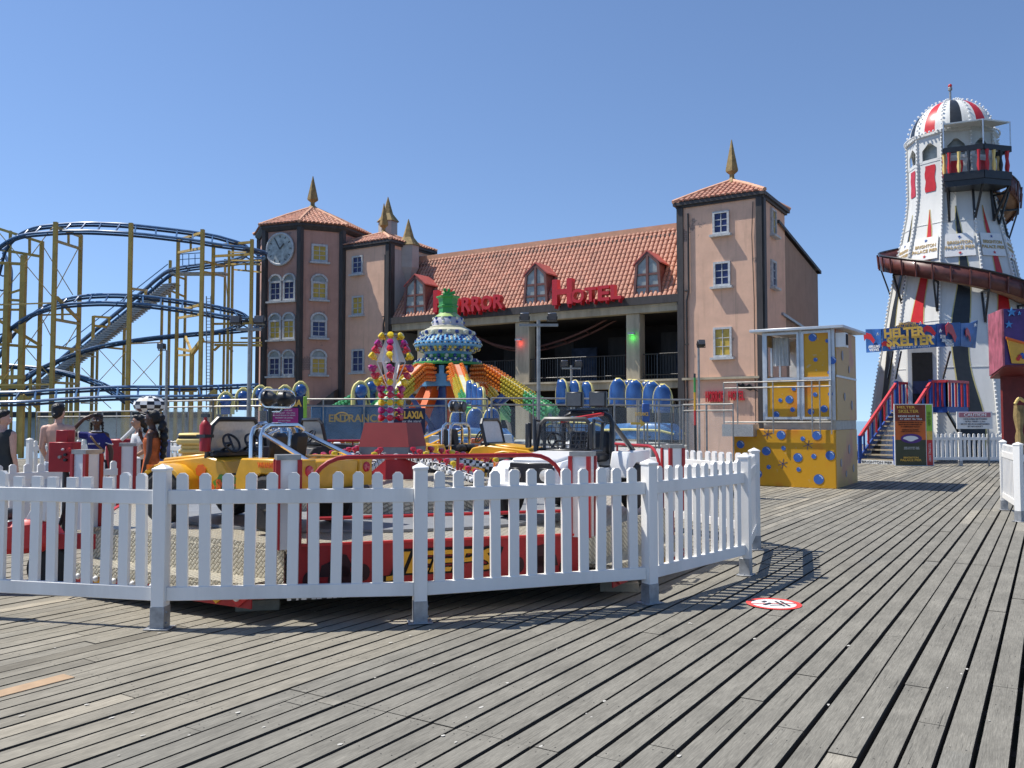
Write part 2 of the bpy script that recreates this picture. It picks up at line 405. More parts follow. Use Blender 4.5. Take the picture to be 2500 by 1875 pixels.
for a, b, w in (((-.10, -.05), (-.02, .02), .03), ((.04, .09), (.06, -.11), .02), ((.085, .09), (.105, -.11), .02), ((-.06, -.08), (.05, -.06), .012), ((-.08, .06), (-.04, .1), .03)):
    ink.bar(c + ex * a[0] + ey * a[1] + Vector((0, 0, .0045)), c + ex * b[0] + ey * b[1] + Vector((0, 0, .0045)), w, 0.001)
ink.build('cigarette_print', 'sticker_ink', st, smooth=0)
# ---------------------------------------------------------------- white picket fences
def picket_mesh(h0, h1, w, t, cut):
    k = w * 0.28; b = MB()
    poly = [(-w / 2, h0), (w / 2, h0), (w / 2, h1 - (0 if cut else k)), (w / 2 - (0 if cut else k), h1), (-w / 2 + (0 if cut else k), h1), (-w / 2, h1 - (0 if cut else k))]
    if cut: poly = [poly[0], poly[1], (w / 2, h1), (-w / 2, h1)]
    o = b.prism(poly, t).build('picket', 'white_vinyl', bevel=0.0); me = o.data; bpy.data.objects.remove(o); return me
PK = {}
def fence(name, label, pts, n=11, H=1.25, group=None, cut={}, foot=True, skip_posts=(), plain=()):
    """Posts at pts, and between neighbours two rails and n pickets, all parts of one fence."""
    k = H / 1.25; base = Vector(pts[0]); t = thing(name, label, 'fence', base, 0, group)
    for i, p in enumerate(pts):
        if i in skip_posts: continue
        p = Vector(p); q = Vector(pts[min(i + 1, len(pts) - 1)]); r = Vector(pts[max(i - 1, 0)])
        a = math.atan2((q - r).y, (q - r).x); M = Matrix.Translation(p) @ Matrix.Rotation(a, 4, 'Z'); w = 0.105
        b = MB(M).box((0, 0, (0.17 + H - 0.025) / 2), (w, w, H - 0.195)); z = H - 0.025
        s = w / 2 + 0.007
        b.add([(-s, -s, z - .012), (s, -s, z - .012), (s, s, z - .012), (-s, s, z - .012), (-s, -s, z + .008), (s, -s, z + .008), (s, s, z + .008), (-s, s, z + .008), (0, 0, z + .045)],
              [(3, 2, 1, 0), (0, 1, 5, 4), (1, 2, 6, 5), (2, 3, 7, 6), (3, 0, 4, 7), (4, 5, 8), (5, 6, 8), (6, 7, 8), (7, 4, 8)])
        po = b.build('post', 'white_vinyl', t, bevel=0.003)
        if foot:
            b = MB(M).box((0, 0, 0.09), (w + .006, w + .006, 0.175)).box((0, 0, 0.008), (w + .09, w + .05, 0.008))
            for sx in (-1, 1): b.cyl((sx * .085, 0, .01), (sx * .085, 0, .024), .009, n=6)
            for zz in (.05, .13): b.cyl((w / 2, -.02, zz), (w / 2 + .014, -.02, zz), .009, n=6)
            b.build('metal_foot', 'galvanised', po, bevel=0.002)
    for i in range(len(pts) - 1):
        if i in plain: continue
        a, b = Vector(pts[i]), Vector(pts[i + 1]); d = (b - a); L = d.length; d.normalize()
        ang = math.atan2(d.y, d.x)
        for z0, z1 in ((0.215, 0.32), (0.955, 1.065)):
            zz = (z0 + z1) / 2 * k
            MB().bar(a + d * .05 + Vector((0, 0, zz)), b - d * .05 + Vector((0, 0, zz)), 0.05, (z1 - z0) * k).build('rail', 'white_vinyl', t, bevel=0.004)
        nn = max(2, round(L / 1.97 * (n + 1)) - 1)
        for j in range(nn):
            c = (i, j) in cut; key = (H, c)
            if key not in PK: PK[key] = picket_mesh(0.25 * k, (1.155 if c else 1.195) * k, 0.084, 0.034, c)
            share(PK[key], 'picket', t, Matrix.Translation(a + d * (L * (j + 1) / (nn + 1)) + Vector((0, 0, random.uniform(-.004, .004)))) @ Matrix.Rotation(ang, 4, 'Z') @ Matrix.Rotation(random.uniform(-.014, .014), 4, 'Y'))
    return t
P1, P2, P3, P4, P5 = (G(390, 1535), G(1025, 1520), G(1587, 1473), G(1821, 1404), G(1844, 1342))
P6 = Vector((2.27, 12.5, 0)); P0 = P1 + Vector((-1.92, 0.44, 0))
ring = [P0, P1, P2, P3, P4, P5, P6, Vector((0.9, 13.9, 0)), Vector((-1.0, 14.5, 0)), Vector((-2.95, 14.4, 0)), Vector((-4.7, 13.5, 0))]
fence('picket_fence', 'long white picket fence curving round the buggy ride in the foreground', ring, cut={(0, j): 1 for j in (3, 4, 5, 6, 7, 8)})
A = Vector((-6.95, 11.0, 0)); B = Vector((-5.55, 12.6, 0))
fence('picket_fence', 'white picket fence in front of the standing people at the left edge', [A + (A - B).normalized() * 1.9, A, B], H=1.07)
fence('picket_fence', 'low white picket fence behind the shirtless man and blue-shirted woman', [P(70, 1100, 20) * 1, P(260, 1100, 21) * 1, P(330, 1100, 20.5) * 1, P(480, 1100, 19)] and [Vector((P(x, 1100, y).x, y, 0)) for x, y in ((72, 19.5), (245, 21.3), (370, 20.2), (540, 19.0))], H=1.2)
h0 = G(2345, 1137)
fence('picket_fence', 'white picket fence under the caution sign of the helter skelter tower', [h0 - Vector((2.0, 0.15, 0)), h0, h0 + Vector((2.05, .05, 0))], H=1.2, skip_posts=(0,))
fence('picket_fence', 'short white picket fence cut off by the right edge of the picture', [G(2452, 1245), G(2490, 1274), G(2490, 1274) + Vector((1.9, -.2, 0))], n=11, H=1.25)
# ---------------------------------------------------------------- the haunted hotel
def render_wall(key, c, brick=True):
    m = bpy.data.materials.new(key); m.use_nodes = True; MATS[key] = m
    n, l = m.node_tree.nodes, m.node_tree.links; b = n['Principled BSDF']; b.inputs['Roughness'].default_value = 0.85
    tc = n.new('ShaderNodeTexCoord')
    def noise(sc, det, vec=None):
        t = n.new('ShaderNodeTexNoise'); t.inputs['Scale'].default_value = sc; t.inputs['Detail'].default_value = det; t.inputs['Roughness'].default_value = 0.65
        l.new(vec or tc.outputs['Object'], t.inputs['Vector']); return t.outputs['Fac']
    def ramp(f, p0, p1, c0, c1):
        r = n.new('ShaderNodeValToRGB'); r.color_ramp.elements[0].position = p0; r.color_ramp.elements[1].position = p1
        r.color_ramp.elements[0].color = c0; r.color_ramp.elements[1].color = c1; l.new(f, r.inputs['Fac']); return r.outputs['Color']
    def mix(f, a, bb):
        x = n.new('ShaderNodeMix'); x.data_type = 'RGBA'; l.new(f, x.inputs['Factor']); l.new(a, x.inputs['A'])
        if isinstance(bb, tuple): x.inputs['B'].default_value = bb
        else: l.new(bb, x.inputs['B'])
        return x.outputs['Result']
    k = lambda q: tuple(x * q for x in c) + (1,)
    base = ramp(noise(1.3, 8), 0.3, 0.7, k(0.88), k(1.1))
    st = n.new('ShaderNodeMapping'); st.inputs['Scale'].default_value = (3.0, 3.0, 0.16); l.new(tc.outputs['Object'], st.inputs['Vector'])
    stain = ramp(noise(1.6, 6, st.outputs[0]), 0.54, 0.8, (0, 0, 0, 1), (0.5, 0.5, 0.5, 1))
    base = mix(stain, base, tuple(x * 0.45 for x in c) + (1,))
    if brick:
        sep = n.new('ShaderNodeSeparateXYZ'); l.new(tc.outputs['Object'], sep.inputs[0])
        add = n.new('ShaderNodeMath'); l.new(sep.outputs['X'], add.inputs[0]); l.new(sep.outputs['Y'], add.inputs[1])
        cb = n.new('ShaderNodeCombineXYZ'); l.new(add.outputs[0], cb.inputs['X']); l.new(sep.outputs['Z'], cb.inputs['Y'])
        bt = n.new('ShaderNodeTexBrick'); bt.inputs['Scale'].default_value = 2.6; l.new(cb.outputs[0], bt.inputs['Vector'])
        bt.inputs['Color1'].default_value = (0.25, 0.20, 0.19, 1); bt.inputs['Color2'].default_value = (0.20, 0.17, 0.165, 1); bt.inputs['Mortar'].default_value = (0.06, 0.05, 0.05, 1)
        bt.inputs['Mortar Size'].default_value = 0.03
        patch = ramp(noise(0.42, 7), 0.61, 0.63, (0, 0, 0, 1), (0.6, 0.75, 0.75, 1))
        base = mix(patch, base, bt.outputs['Color'])
    l.new(base, b.inputs['Base Color'])
    bu = n.new('ShaderNodeBump'); bu.inputs['Strength'].default_value = 0.25; bu.inputs['Distance'].default_value = 0.02; l.new(noise(22, 4), bu.inputs['Height']); l.new(bu.outputs[0], b.inputs['Normal'])
render_wall('pink_render', (0.74, 0.46, 0.32))
render_wall('dusky_render', (0.50, 0.285, 0.22))
render_wall('brown_render', (0.33, 0.22, 0.155), False)
render_wall('grey_stone', (0.40, 0.38, 0.35), False)
mat('concrete', (0.44, 0.375, 0.265), 0.9, var=0.2, scale=2.5, dirt=(0.12, 0.11, 0.09), damt=0.6, streak=True)
mat('charcoal_trim', (0.05, 0.044, 0.042), 0.6, var=0.3, dirt=(0.09, 0.08, 0.075), damt=0.5, streak=True)
mat('roof_tile', (0.50, 0.25, 0.17), 0.8, var=0.3, scale=2.2, dirt=(0.22, 0.14, 0.11), damt=0.6, bump=0.2, bscale=30)
mat('ridge_tile', (0.60, 0.33, 0.21), 0.8, var=0.14, scale=3)
mat('window_frame', (0.50, 0.51, 0.51), 0.7, var=0.22, scale=9, dirt=(0.2, 0.19, 0.18), damt=0.5)
mat('blue_pane', (0.022, 0.03, 0.11), 0.25, var=0.4, scale=3); mat('yellow_pane', (0.52, 0.36, 0.06), 0.4, var=0.2, scale=6)
mat('grey_pane', (0.30, 0.33, 0.32), 0.2, var=0.3, scale=3)
mat('dormer_paint', (0.16, 0.055, 0.05), 0.6, var=0.25); mat('dormer_roof', (0.45, 0.10, 0.08), 0.6, var=0.2)
mat('spire_gold', (0.27, 0.19, 0.075), 0.75, var=0.35, scale=5, bump=0.4, bscale=12); mat('letter_red', (0.50, 0.022, 0.032), 0.45, var=0.12, scale=3)
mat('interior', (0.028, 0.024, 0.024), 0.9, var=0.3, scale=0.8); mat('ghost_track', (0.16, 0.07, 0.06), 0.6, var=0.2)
C0 = P(1866, 1028, 36.0); C0.z = 0
HM = frame(C0, V, U)                                         # x right along the front, y into the building
HI = HM.inverted()
def hp(px, py, y=0.0):
    q = plane_hit(px, py, C0 + U * y, U); return HI @ q
hotel = thing('haunted_hotel', 'pink haunted hotel with tiled roofs, corner towers and dripping red lettering', 'building', C0, math.atan2(V.y, V.x))
def hb(): return MB(HM)
# ---- tiles
def tile_mesh(w, L, h):
    b = MB(); n = 5
    A = []; B = []
    for i in range(n + 1):
        a = math.pi * i / n; A.append((-math.cos(a) * w * 0.42, 0, math.sin(a) * h + 0.02)); B.append((-math.cos(a) * w * 0.36, L * 1.12, math.sin(a) * h * 0.9))
    b.sheet([B, A]); b.add(A, [tuple(range(n, -1, -1))])
    b.quad((w * .35, 0, .012), (w * .65, 0, .012), (w * .65, L * 1.1, 0), (w * .35, L * 1.1, 0))
    o = b.build('tile', 'roof_tile'); me = o.data; bpy.data.objects.remove(o); return me
def tile_face(parent, o, x, up, inside, w, L, nx, ny, single=False, h=0.075):
    """Cover a sloping face: o bottom-left, x along the eave, up along the slope; inside(a, b) keeps a tile."""
    x = Vector(x).normalized(); up = Vector(up).normalized(); nrm = x.cross(up)
    M0 = Matrix(((x.x, up.x, nrm.x, o[0]), (x.y, up.y, nrm.y, o[1]), (x.z, up.z, nrm.z, o[2]), (0, 0, 0, 1)))
    me = tile_mesh(w, L, h); spots = []
    for j in range(ny):
        for i in range(nx):
            a, b = (i + 0.5) * w, j * L
            if inside(a, b + L * .5): spots.append((a, b))
    spots.sort(key=lambda s: -s[0])
    lim = 300 if single else 0
    for a, b in spots[:lim]: share(me, 'tile', parent, M0 @ Matrix.Translation((a + random.uniform(-.006, .006), b, random.uniform(0, .012))) @ Matrix.Rotation(random.uniform(-.02, .02), 4, 'Z'))
    if spots[lim:]:
        mb = MB()
        for a, b in spots[lim:]:
            mb.M = M0 @ Matrix.Translation((a + random.uniform(-.006, .006), b, random.uniform(0, .012)))
            mb.add([v.co.copy() for v in me.vertices], [tuple(p.vertices) for p in me.polygons])
        mb.build('tiling', 'roof_tile', parent, kind='stuff')
def pyramid_roof(M, poly, z0, apex, over=0.0, cap='ridge_tile', tw=0.24):
    """Tiled pyramid on a polygon (local xy), with hip caps."""
    pts = [Vector((p[0], p[1], z0)) for p in poly]; ap = Vector(apex); b = MB(M)
    n = len(pts); b.add(pts + [ap], [(i, (i + 1) % n, n) for i in range(n)] + [tuple(range(n - 1, -1, -1))])
    r = b.build('roof', 'roof_tile', hotel)
    for i in range(n):
        p, q = pts[i], pts[(i + 1) % n]; x = (q - p).normalized(); w = (q - p).length; mid = p + x * (ap - p).dot(x); up = ap - mid; hgt = up.length
        nr = x.cross(up.normalized())
        if (M.to_3x3() @ nr).dot(Vector((0, 0, EYE)) - M @ p) < 0: continue
        ax = (ap - p).dot(x); o = M @ (p + nr * 0.01); L = 0.36
        tile_face(r, o, M.to_3x3() @ x, M.to_3x3() @ up, lambda a, bb: bb < hgt - .15 and a > ax * bb / hgt + .02 and a < w - (w - ax) * bb / hgt - .02, tw, L, int(w / tw) + 1, int(hgt / L) + 1)
    h = MB(M)
    for p in pts: h.tube([p + Vector((0, 0, .03)), p.lerp(ap, .5) + Vector((0, 0, .07)), ap + Vector((0, 0, .05))], .1, 6)
    h.build('hip_tiles', cap, r)
    return r
def finial(M, c, z, h, s=0.36, n=4):
    b = MB(M); c = Vector((c[0], c[1], z))
    b.lathe([(s * .95, -.25), (s * .9, -.1), (s * .3, .12), (s * .3, .28), (s * .75, .42), (s * .78, .5), (0.02, h)], n, c, a0=R(20))
    b.build('finial', 'spire_gold', hotel, smooth=20)
# ---- windows
def window(M, w, h, pane, nx=2, ny=3, arch=False, sill=True, fr=0.09):
    """M: origin bottom centre on the wall, x right, y up, z out of the wall."""
    b = MB(M); t = 0.09
    def bx(x0, x1, y0, y1, d=t, z=0.0): b.box(((x0 + x1) / 2, (y0 + y1) / 2, z + d / 2), (x1 - x0, y1 - y0, d))
    bx(-w / 2, -w / 2 + fr, 0, h); bx(w / 2 - fr, w / 2, 0, h); bx(-w / 2 + fr, w / 2 - fr, 0, fr); bx(-w / 2 + fr, w / 2 - fr, h - fr, h)
    for i in range(1, nx): x = -w / 2 + fr + (w - 2 * fr) * i / nx; bx(x - .018, x + .018, fr, h - fr, .05)
    for j in range(1, ny): y = fr + (h - 2 * fr) * j / ny; bx(-w / 2 + fr, w / 2 - fr, y - .016, y + .016, .045)
    if arch:
        N = 8; ro = w / 2 + .04; pts = []
        for i in range(N + 1):
            a = math.pi * i / N; pts.append((ro * math.cos(a), h + ro * math.sin(a) * .9))
        for i in range(N):
            p, q = pts[i], pts[i + 1]; p2, q2 = (p[0] * .76, h + (p[1] - h) * .76), (q[0] * .76, h + (q[1] - h) * .76)
            b.add([(p[0], p[1], 0), (q[0], q[1], 0), (q2[0], q2[1], 0), (p2[0], p2[1], 0), (p[0], p[1], .11), (q[0], q[1], .11), (q2[0], q2[1], .11), (p2[0], p2[1], .11)],
                  [(4, 5, 6, 7), (0, 1, 5, 4), (2, 3, 7, 6), (1, 2, 6, 5), (3, 0, 4, 7)])
    f = b.build('window', 'window_frame', hotel)
    for i in range(nx):
        for j in range(ny):
            x0 = -w / 2 + fr + (w - 2 * fr) * i / nx; y0 = fr + (h - 2 * fr) * j / ny; pw = (w - 2 * fr) / nx; ph = (h - 2 * fr) / ny
            MB(M).box((x0 + pw / 2, y0 + ph / 2, .012), (pw, ph, .012)).build('pane', pane, f, smooth=0)
    if arch:
        MB(M).prism([(math.cos(math.pi * i / 8) * w * .4, math.sin(math.pi * i / 8) * w * .36) for i in range(9)], .02, (0, h, .02), (1, 0, 0), (0, 1, 0)).build('fanlight', 'grey_pane', f, smooth=0)
    if sill: MB(M).box((0, -.06, .12), (w + .22, .1, .24)).build('sill', 'window_frame', f)
    return f
def wm(px0, px1, py1, y=0.0):
    """Frame at the bottom centre of an opening on the front plane; returns frame and width."""
    a, c = hp(px0, py1, y), hp(px1, py1, y)
    mid = (a + c) / 2
    return HM @ frame((mid.x, y, mid.z), (1, 0, 0), (0, 0, 1), (0, -1, 0)), c.x - a.x
def win_px(px0, px1, py0, py1, pane, y=0.0, **k):
    M, w = wm(px0, px1, py1, y); h = hp((px0 + px1) / 2, py0, y).z - hp((px0 + px1) / 2, py1, y).z
    return window(M, w, h, pane, **k)
# ---- right tower
TW = -hp(1660, 900).x; ZT = hp(1866, 478).z
def tower(x0, x1, d, zt, wall, apex_z, fin):
    hb().box(((x0 + x1) / 2, d / 2, zt / 2), (x1 - x0, d, zt)).build('tower_wall', wall, hotel)
    b = hb()
    for x in (x0, x1):
        b.box((x + (.1 if x == x0 else -.1), -.04, zt / 2), (.25, .12, zt)); 
    b.box((x1 + .04, .16, zt / 2), (.12, .34, zt)).box((x0 - .04, .16, zt / 2), (.12, .34, zt))
    b.build('corner_pilasters', 'charcoal_trim', hotel)
    o = .2; b = hb()
    b.box(((x0 + x1) / 2, d / 2, zt + .12), (x1 - x0 + 2 * o, d + 2 * o, .14)).box(((x0 + x1) / 2, d / 2, zt - .0), (x1 - x0 + o, d + o, .1))
    b.build('cornice', 'charcoal_trim', hotel)
    q = [(x0 - o, -o), (x1 + o, -o), (x1 + o, d + o), (x0 - o, d + o)]
    pyramid_roof(HM, q, zt + .2, ((x0 + x1) / 2, d / 2, apex_z))
    finial(HM, ((x0 + x1) / 2, d / 2), apex_z + .05, fin)
tower(-TW, 0, TW, ZT, 'pink_render', ZT + 1.35, 1.9)
for (a, b_, c, d, p) in ((1741, 1781, 516, 572, 'blue_pane'), (1743, 1784, 639, 699, 'blue_pane'), (1743, 1788, 799, 872, 'yellow_pane')): win_px(a, b_, c, d, p)
for (py0, py1, p) in ((512, 575, 'yellow_pane'), (637, 702, 'blue_pane')):               # side windows
    q0 = HI @ plane_hit(1887, py1, C0, V); q1 = HI @ plane_hit(1887, py0, C0, V)
    window(HM @ frame((0, q0.y, q0.z), (0, 1, 0), (0, 0, 1), (1, 0, 0)), .75, q1.z - q0.z, p)
zz = hp(1700, 925).z
hb().box((-TW / 2, -.07, zz), (TW - .3, .2, .1)).build('string_course', 'concrete', hotel)
# ---- body behind
LX = hp(950, 800).x                                           # right edge of the middle tower
ZR = 10.45
b = hb(); y0, y1 = 2.5, 10.4
x0, x1 = LX - 8, -0.03
b.add([(x0, y0, 0), (x1, y0, 0), (x1, y1, 0), (x0, y1, 0), (x0, y0, ZR), (x1, y0, ZR), (x1, y1, 9.35), (x0, y1, 9.35)], [(1, 2, 6, 5), (2, 3, 7, 6), (3, 0, 4, 7)])
b.build('rear_wall', 'brown_render', hotel)
b = hb(); b.add([(x0, y0 - .1, ZR + .05), (x1 + .15, y0 - .1, ZR + .05), (x1 + .15, y1 + .2, 9.4), (x0, y1 + .2, 9.4), (x0, y0 - .1, ZR + .2), (x1 + .15, y0 - .1, ZR + .2), (x1 + .15, y1 + .2, 9.55), (x0, y1 + .2, 9.55)],
      [(0, 1, 5, 4), (1, 2, 6, 5), (2, 3, 7, 6), (4, 5, 6, 7)]); b.build('rear_roof', 'charcoal_trim', hotel)
hb().box((.06, 6.6, 6.2), (.1, 7.4, .12), rx=R(-4)).build('cable_tray', 'galvanised', hotel)
# ---- tiled roof over the loggia
YE, YR = 0.25, 2.75
ZE = hp(1655, 722, YE).z; ZR2 = hp(1655, 556, YR).z
xa, xb = LX, -TW - .02
b = hb(); b.add([(xa, YE, ZE), (xb, YE, ZE), (xb, YR, ZR2), (xa, YR, ZR2)], [(0, 1, 2, 3)]); main_roof = b.build('main_roof', 'roof_tile', hotel, thick=.05)
up = Vector((0, YR - YE, ZR2 - ZE)); hgt = up.length; tw, tl = 0.232, 0.30
tile_face(main_roof, HM @ Vector((xa, YE, ZE + .03)), V, HM.to_3x3() @ up, lambda a, bb: bb < hgt - .05, tw, tl, int((xb - xa) / tw), int(hgt / tl) + 1, single=True, h=.085)
hb().box(((xa + xb) / 2, YR, ZR2 + .05), (xb - xa, .3, .32)).build('ridge', 'ridge_tile', hotel)
ZF = hp(1655, 738, YE).z; ZB = hp(1655, 758, YE).z
hb().box(((xa + xb) / 2, YE - .12, (ZE + ZF) / 2 + .02), (xb - xa, .34, ZE - ZF + .06)).build('gutter', 'charcoal_trim', hotel)
hb().box(((xa + xb) / 2, YE + .12, (ZF + ZB) / 2), (xb - xa, .5, ZF - ZB)).box(((xa + xb) / 2, YE - .06, ZF - .06), (xb - xa, .2, .12)).build('lintel', 'concrete', hotel)
# ---- loggia
ZL = hp(1600, 926, YE).z
for px0, px1 in ((1529, 1562), (1258, 1292), (1019, 1049)):
    a, c = hp(px0, 850, YE).x, hp(px1, 850, YE).x
    hb().box(((a + c) / 2, YE + .3, ZB / 2), (c - a, .62, ZB)).build('column', 'concrete', hotel, bevel=.02)
hb().box(((xa + xb) / 2, YE + .2, ZL - .2), (xb - xa, .5, .42)).box(((xa + xb) / 2, YE - .1, ZL - .04), (xb - xa, .2, .09)).build('balcony_edge', 'concrete', hotel)
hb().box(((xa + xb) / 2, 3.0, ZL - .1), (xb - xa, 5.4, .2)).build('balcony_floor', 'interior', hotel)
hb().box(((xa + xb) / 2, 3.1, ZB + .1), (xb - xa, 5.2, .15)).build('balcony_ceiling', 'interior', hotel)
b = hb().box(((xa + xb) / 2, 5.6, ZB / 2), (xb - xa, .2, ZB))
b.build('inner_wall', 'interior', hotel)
for x, w, z, h in ((-9.2, 1.4, ZL, 2.6), (-6.3, 1.1, ZL, 2.7), (-12.6, 1.2, ZL, 2.5), (-15.8, 1.6, ZL, 2.4)):
    hb().box((x, 5.47, z + h / 2), (w, .06, h)).build('door_panel', 'charcoal_trim', hotel)
mat('mural_blue', (0.035, 0.05, 0.09), .7, var=.6, scale=2.5); mat('mural_red', (0.10, 0.03, 0.025), .7, var=.5, scale=2.5)
for x, w, h, mm in ((-5.0, 1.2, 1.9, 'mural_blue'), (-7.9, 1.0, 2.1, 'mural_red'), (-10.8, 1.5, 1.8, 'mural_blue'), (-14.2, 1.1, 2.0, 'mural_red')): hb().box((x, 4.4, ZL + .2 + h / 2), (w, .08, h)).build('painted_scenery', mm, hotel)
rl = hb()
zr = hp(1500, 868, YE).z
for a, c in ((hp(1660, 1, YE).x, hp(1562, 1, YE).x), (hp(1529, 1, YE).x, hp(1292, 1, YE).x), (hp(1258, 1, YE).x, hp(1049, 1, YE).x)):
    for z in (zr, ZL + .22): rl.tube([(a, YE + .1, z), (c, YE + .1, z)], .03, 6)
    k = int(abs(c - a) / .14)
    for i in range(k + 1): rl.tube([(a + (c - a) * i / k, YE + .1, ZL), (a + (c - a) * i / k, YE + .1, zr)], .012 if i % 9 else .035, 4)
rl.build('balcony_railing', 'black_paint', hotel, kind='stuff')
tr = []
for px, py in ((1170, 825), (1220, 848), (1290, 858), (1360, 845), (1440, 815), (1525, 770)): tr.append(hp(px, py, 2.6))
tr = crom(tr, 6)
for off in (Vector((0, 0, 0)), Vector((0, -.5, .12))): hb().tube([p + off for p in tr], .06, 6).build('indoor_track_rail', 'ghost_track', hotel)
b = hb()
for p in tr[::4]: b.bar(p, p + Vector((0, -.5, .12)), .06)
b.tube([tr[14], (tr[14].x, tr[14].y, ZL)], .08, 6); b.build('indoor_track_ties', 'ghost_track', hotel)
for px, py, colr in ((1270, 830, (1, .05, .03)), (1545, 815, (.05, 1, .1))):               # small coloured lamps on the columns
    q = hp(px, py, YE - .05)
    lb = hb().box((q.x, q.y - .16, q.z), (.3, .2, .1)).build('wall_lamp', 'window_frame', hotel)
    ld = bpy.data.lights.new('wall_lamp_light', 'POINT'); ld.energy = 2.5; ld.color = colr; ld.shadow_soft_size = .05
    lo = bpy.data.objects.new('wall_lamp_light', ld); col.objects.link(lo); lo.location = HM @ Vector((q.x, q.y - .12, q.z - .18))
# ---- dormers
for pl, pr, pa, pb in ((989, 1040, 674, 774), (1281, 1337, 646, 752), (1550, 1614, 617, 727)):
    yd = YE + .12; a, c = hp(pl, pb, yd), hp(pr, pb, yd); w = c.x - a.x; cx = (a.x + c.x) / 2; z0 = ZE + .05; zt = hp((pl + pr) / 2, pa, yd).z; zs = zt - .5
    k = .12
    dr = hb()
    f = [(-w / 2, z0), (w / 2, z0), (w / 2 - k, zs), (0, zt), (-w / 2 + k, zs)]
    y2 = YE + (zt - ZE) * (YR - YE) / (ZR2 - ZE) + .2
    n = len(f); vs = [(cx + p, yd + .05, z) for p, z in f] + [(cx + p, y2, z) for p, z in f]
    dr.add(vs, [(1, n + 1, n + 2, 2), (0, 4, n + 4, n), (0, 1, 2, 3, 4)]); d_ = dr.build('dormer', 'dormer_paint', hotel, smooth=20)
    b = hb()
    for s in (-1, 1):
        b.add([(cx, yd - .1, zt + .06), (cx + s * (w / 2 - k + .16), yd - .1, zs - .05), (cx + s * (w / 2 - k + .16), y2, zs - .05), (cx, y2, zt + .06), (cx, yd - .1, zt + .13), (cx + s * (w / 2 - k + .16), yd - .1, zs + .02), (cx + s * (w / 2 - k + .16), y2, zs + .02), (cx, y2, zt + .13)],
              [(4, 5, 6, 7), (0, 1, 5, 4), (1, 2, 6, 5), (3, 2, 1, 0)])
    b.build('dormer_roof', 'dormer_roof', d_)
    b = hb()
    fr = [(-w / 2, z0), (-w / 2 + k, zs), (0, zt), (w / 2 - k, zs), (w / 2, z0)]
    for (p, z), (p2, z2) in zip(fr, fr[1:] + fr[:1]): b.bar((cx + p, yd - .02, z), (cx + p2, yd - .02, z2), .12, .14)
    b.bar((cx, yd - .02, z0), (cx, yd - .02, zt), .12, .12)
    hz = [z0 + (zs - z0) * q for q in (.33, .68)]
    for z in hz: b.bar((cx - w / 2 + .05, yd - .02, z), (cx + w / 2 - .05, yd - .02, z), .1, .1)
    b.build('dormer_frame', 'ghost_track', d_)
    zl = [z0] + hz + [zs]
    for i in range(3):
        for s in (-1, 1):
            e = lambda z: (w / 2 - k * (z - z0) / (zs - z0)) - .05
            poly = [(s * .05, zl[i] + .04), (s * e(zl[i]), zl[i] + .04), (s * e(zl[i + 1]), zl[i + 1]), (s * .05, zl[i + 1] if i < 2 else zt - .12)]
            if s > 0: poly = poly[::-1]
            hb().prism([(cx + p, z) for p, z in poly], .02, (0, yd, 0), (1, 0, 0), (0, 0, 1)).build('pane', 'grey_pane', d_, smooth=0)
# ---- lettering on the eave
def drip_word(chars, boxes, yl=-.28):
    for ch, (x0, y0_, x1, y1_) in zip(chars, boxes):
        a, c = hp(x0, y1_, yl), hp(x1, y1_, yl); t_ = hp((x0 + x1) / 2, y0_, yl)
        w = (c.x - a.x); h = t_.z - a.z; mid = HM @ Vector(((a.x + c.x) / 2, yl, (a.z + t_.z) / 2))
        lt = text('letter', ch, mid, V, (0, 0, 1), w, h, 'letter_red', hotel, ext=.34, bold=.035)
        rg = random.Random(x0)
        for i in range(2):
            xx = a.x + w * (.16 + .62 * i) + rg.uniform(-.05, .05); l_ = rg.uniform(.14, .3); z1 = a.z + .1
            b = hb(); b.add([(xx - .06, yl - .16, z1), (xx + .06, yl - .16, z1), (xx, yl - .16, z1 - l_), (xx - .06, yl + .16, z1), (xx + .06, yl + .16, z1), (xx, yl + .16, z1 - l_)], [(0, 2, 1), (3, 4, 5), (0, 3, 5, 2), (1, 2, 5, 4), (0, 1, 4, 3)])
            b.build('drip', 'letter_red', lt, smooth=0)
drip_word('HORROR', ((1062, 708, 1100, 764), (1104, 726, 1126, 764), (1131, 726, 1154, 763), (1155, 724, 1178, 761), (1178, 722, 1205, 758), (1208, 719, 1232, 754)))
drip_word('HOTEL', ((1352, 682, 1400, 746), (1397, 706, 1430, 742), (1431, 702, 1459, 738), (1463, 698, 1491, 736), (1494, 695, 1520, 732)))
# ---- middle tower
XR = hp(950, 800).x; XL = hp(813, 800).x
ZM = hp(949, 594).z
tower(XL, XR, 3.9, ZM, 'pink_render', ZM + 1.15, 1.75)
for (a, b_, c, d, p) in ((861, 887, 625, 669, 'blue_pane'), (861, 888, 723, 769, 'yellow_pane'), (860, 890, 853, 909, 'blue_pane')): win_px(a, b_, c, d, p)
hb().box((XR + .012, 1.95, ZM / 2 + 2), (.02, 3.3, ZM - 4.5)).build('side_facing', 'grey_stone', hotel)
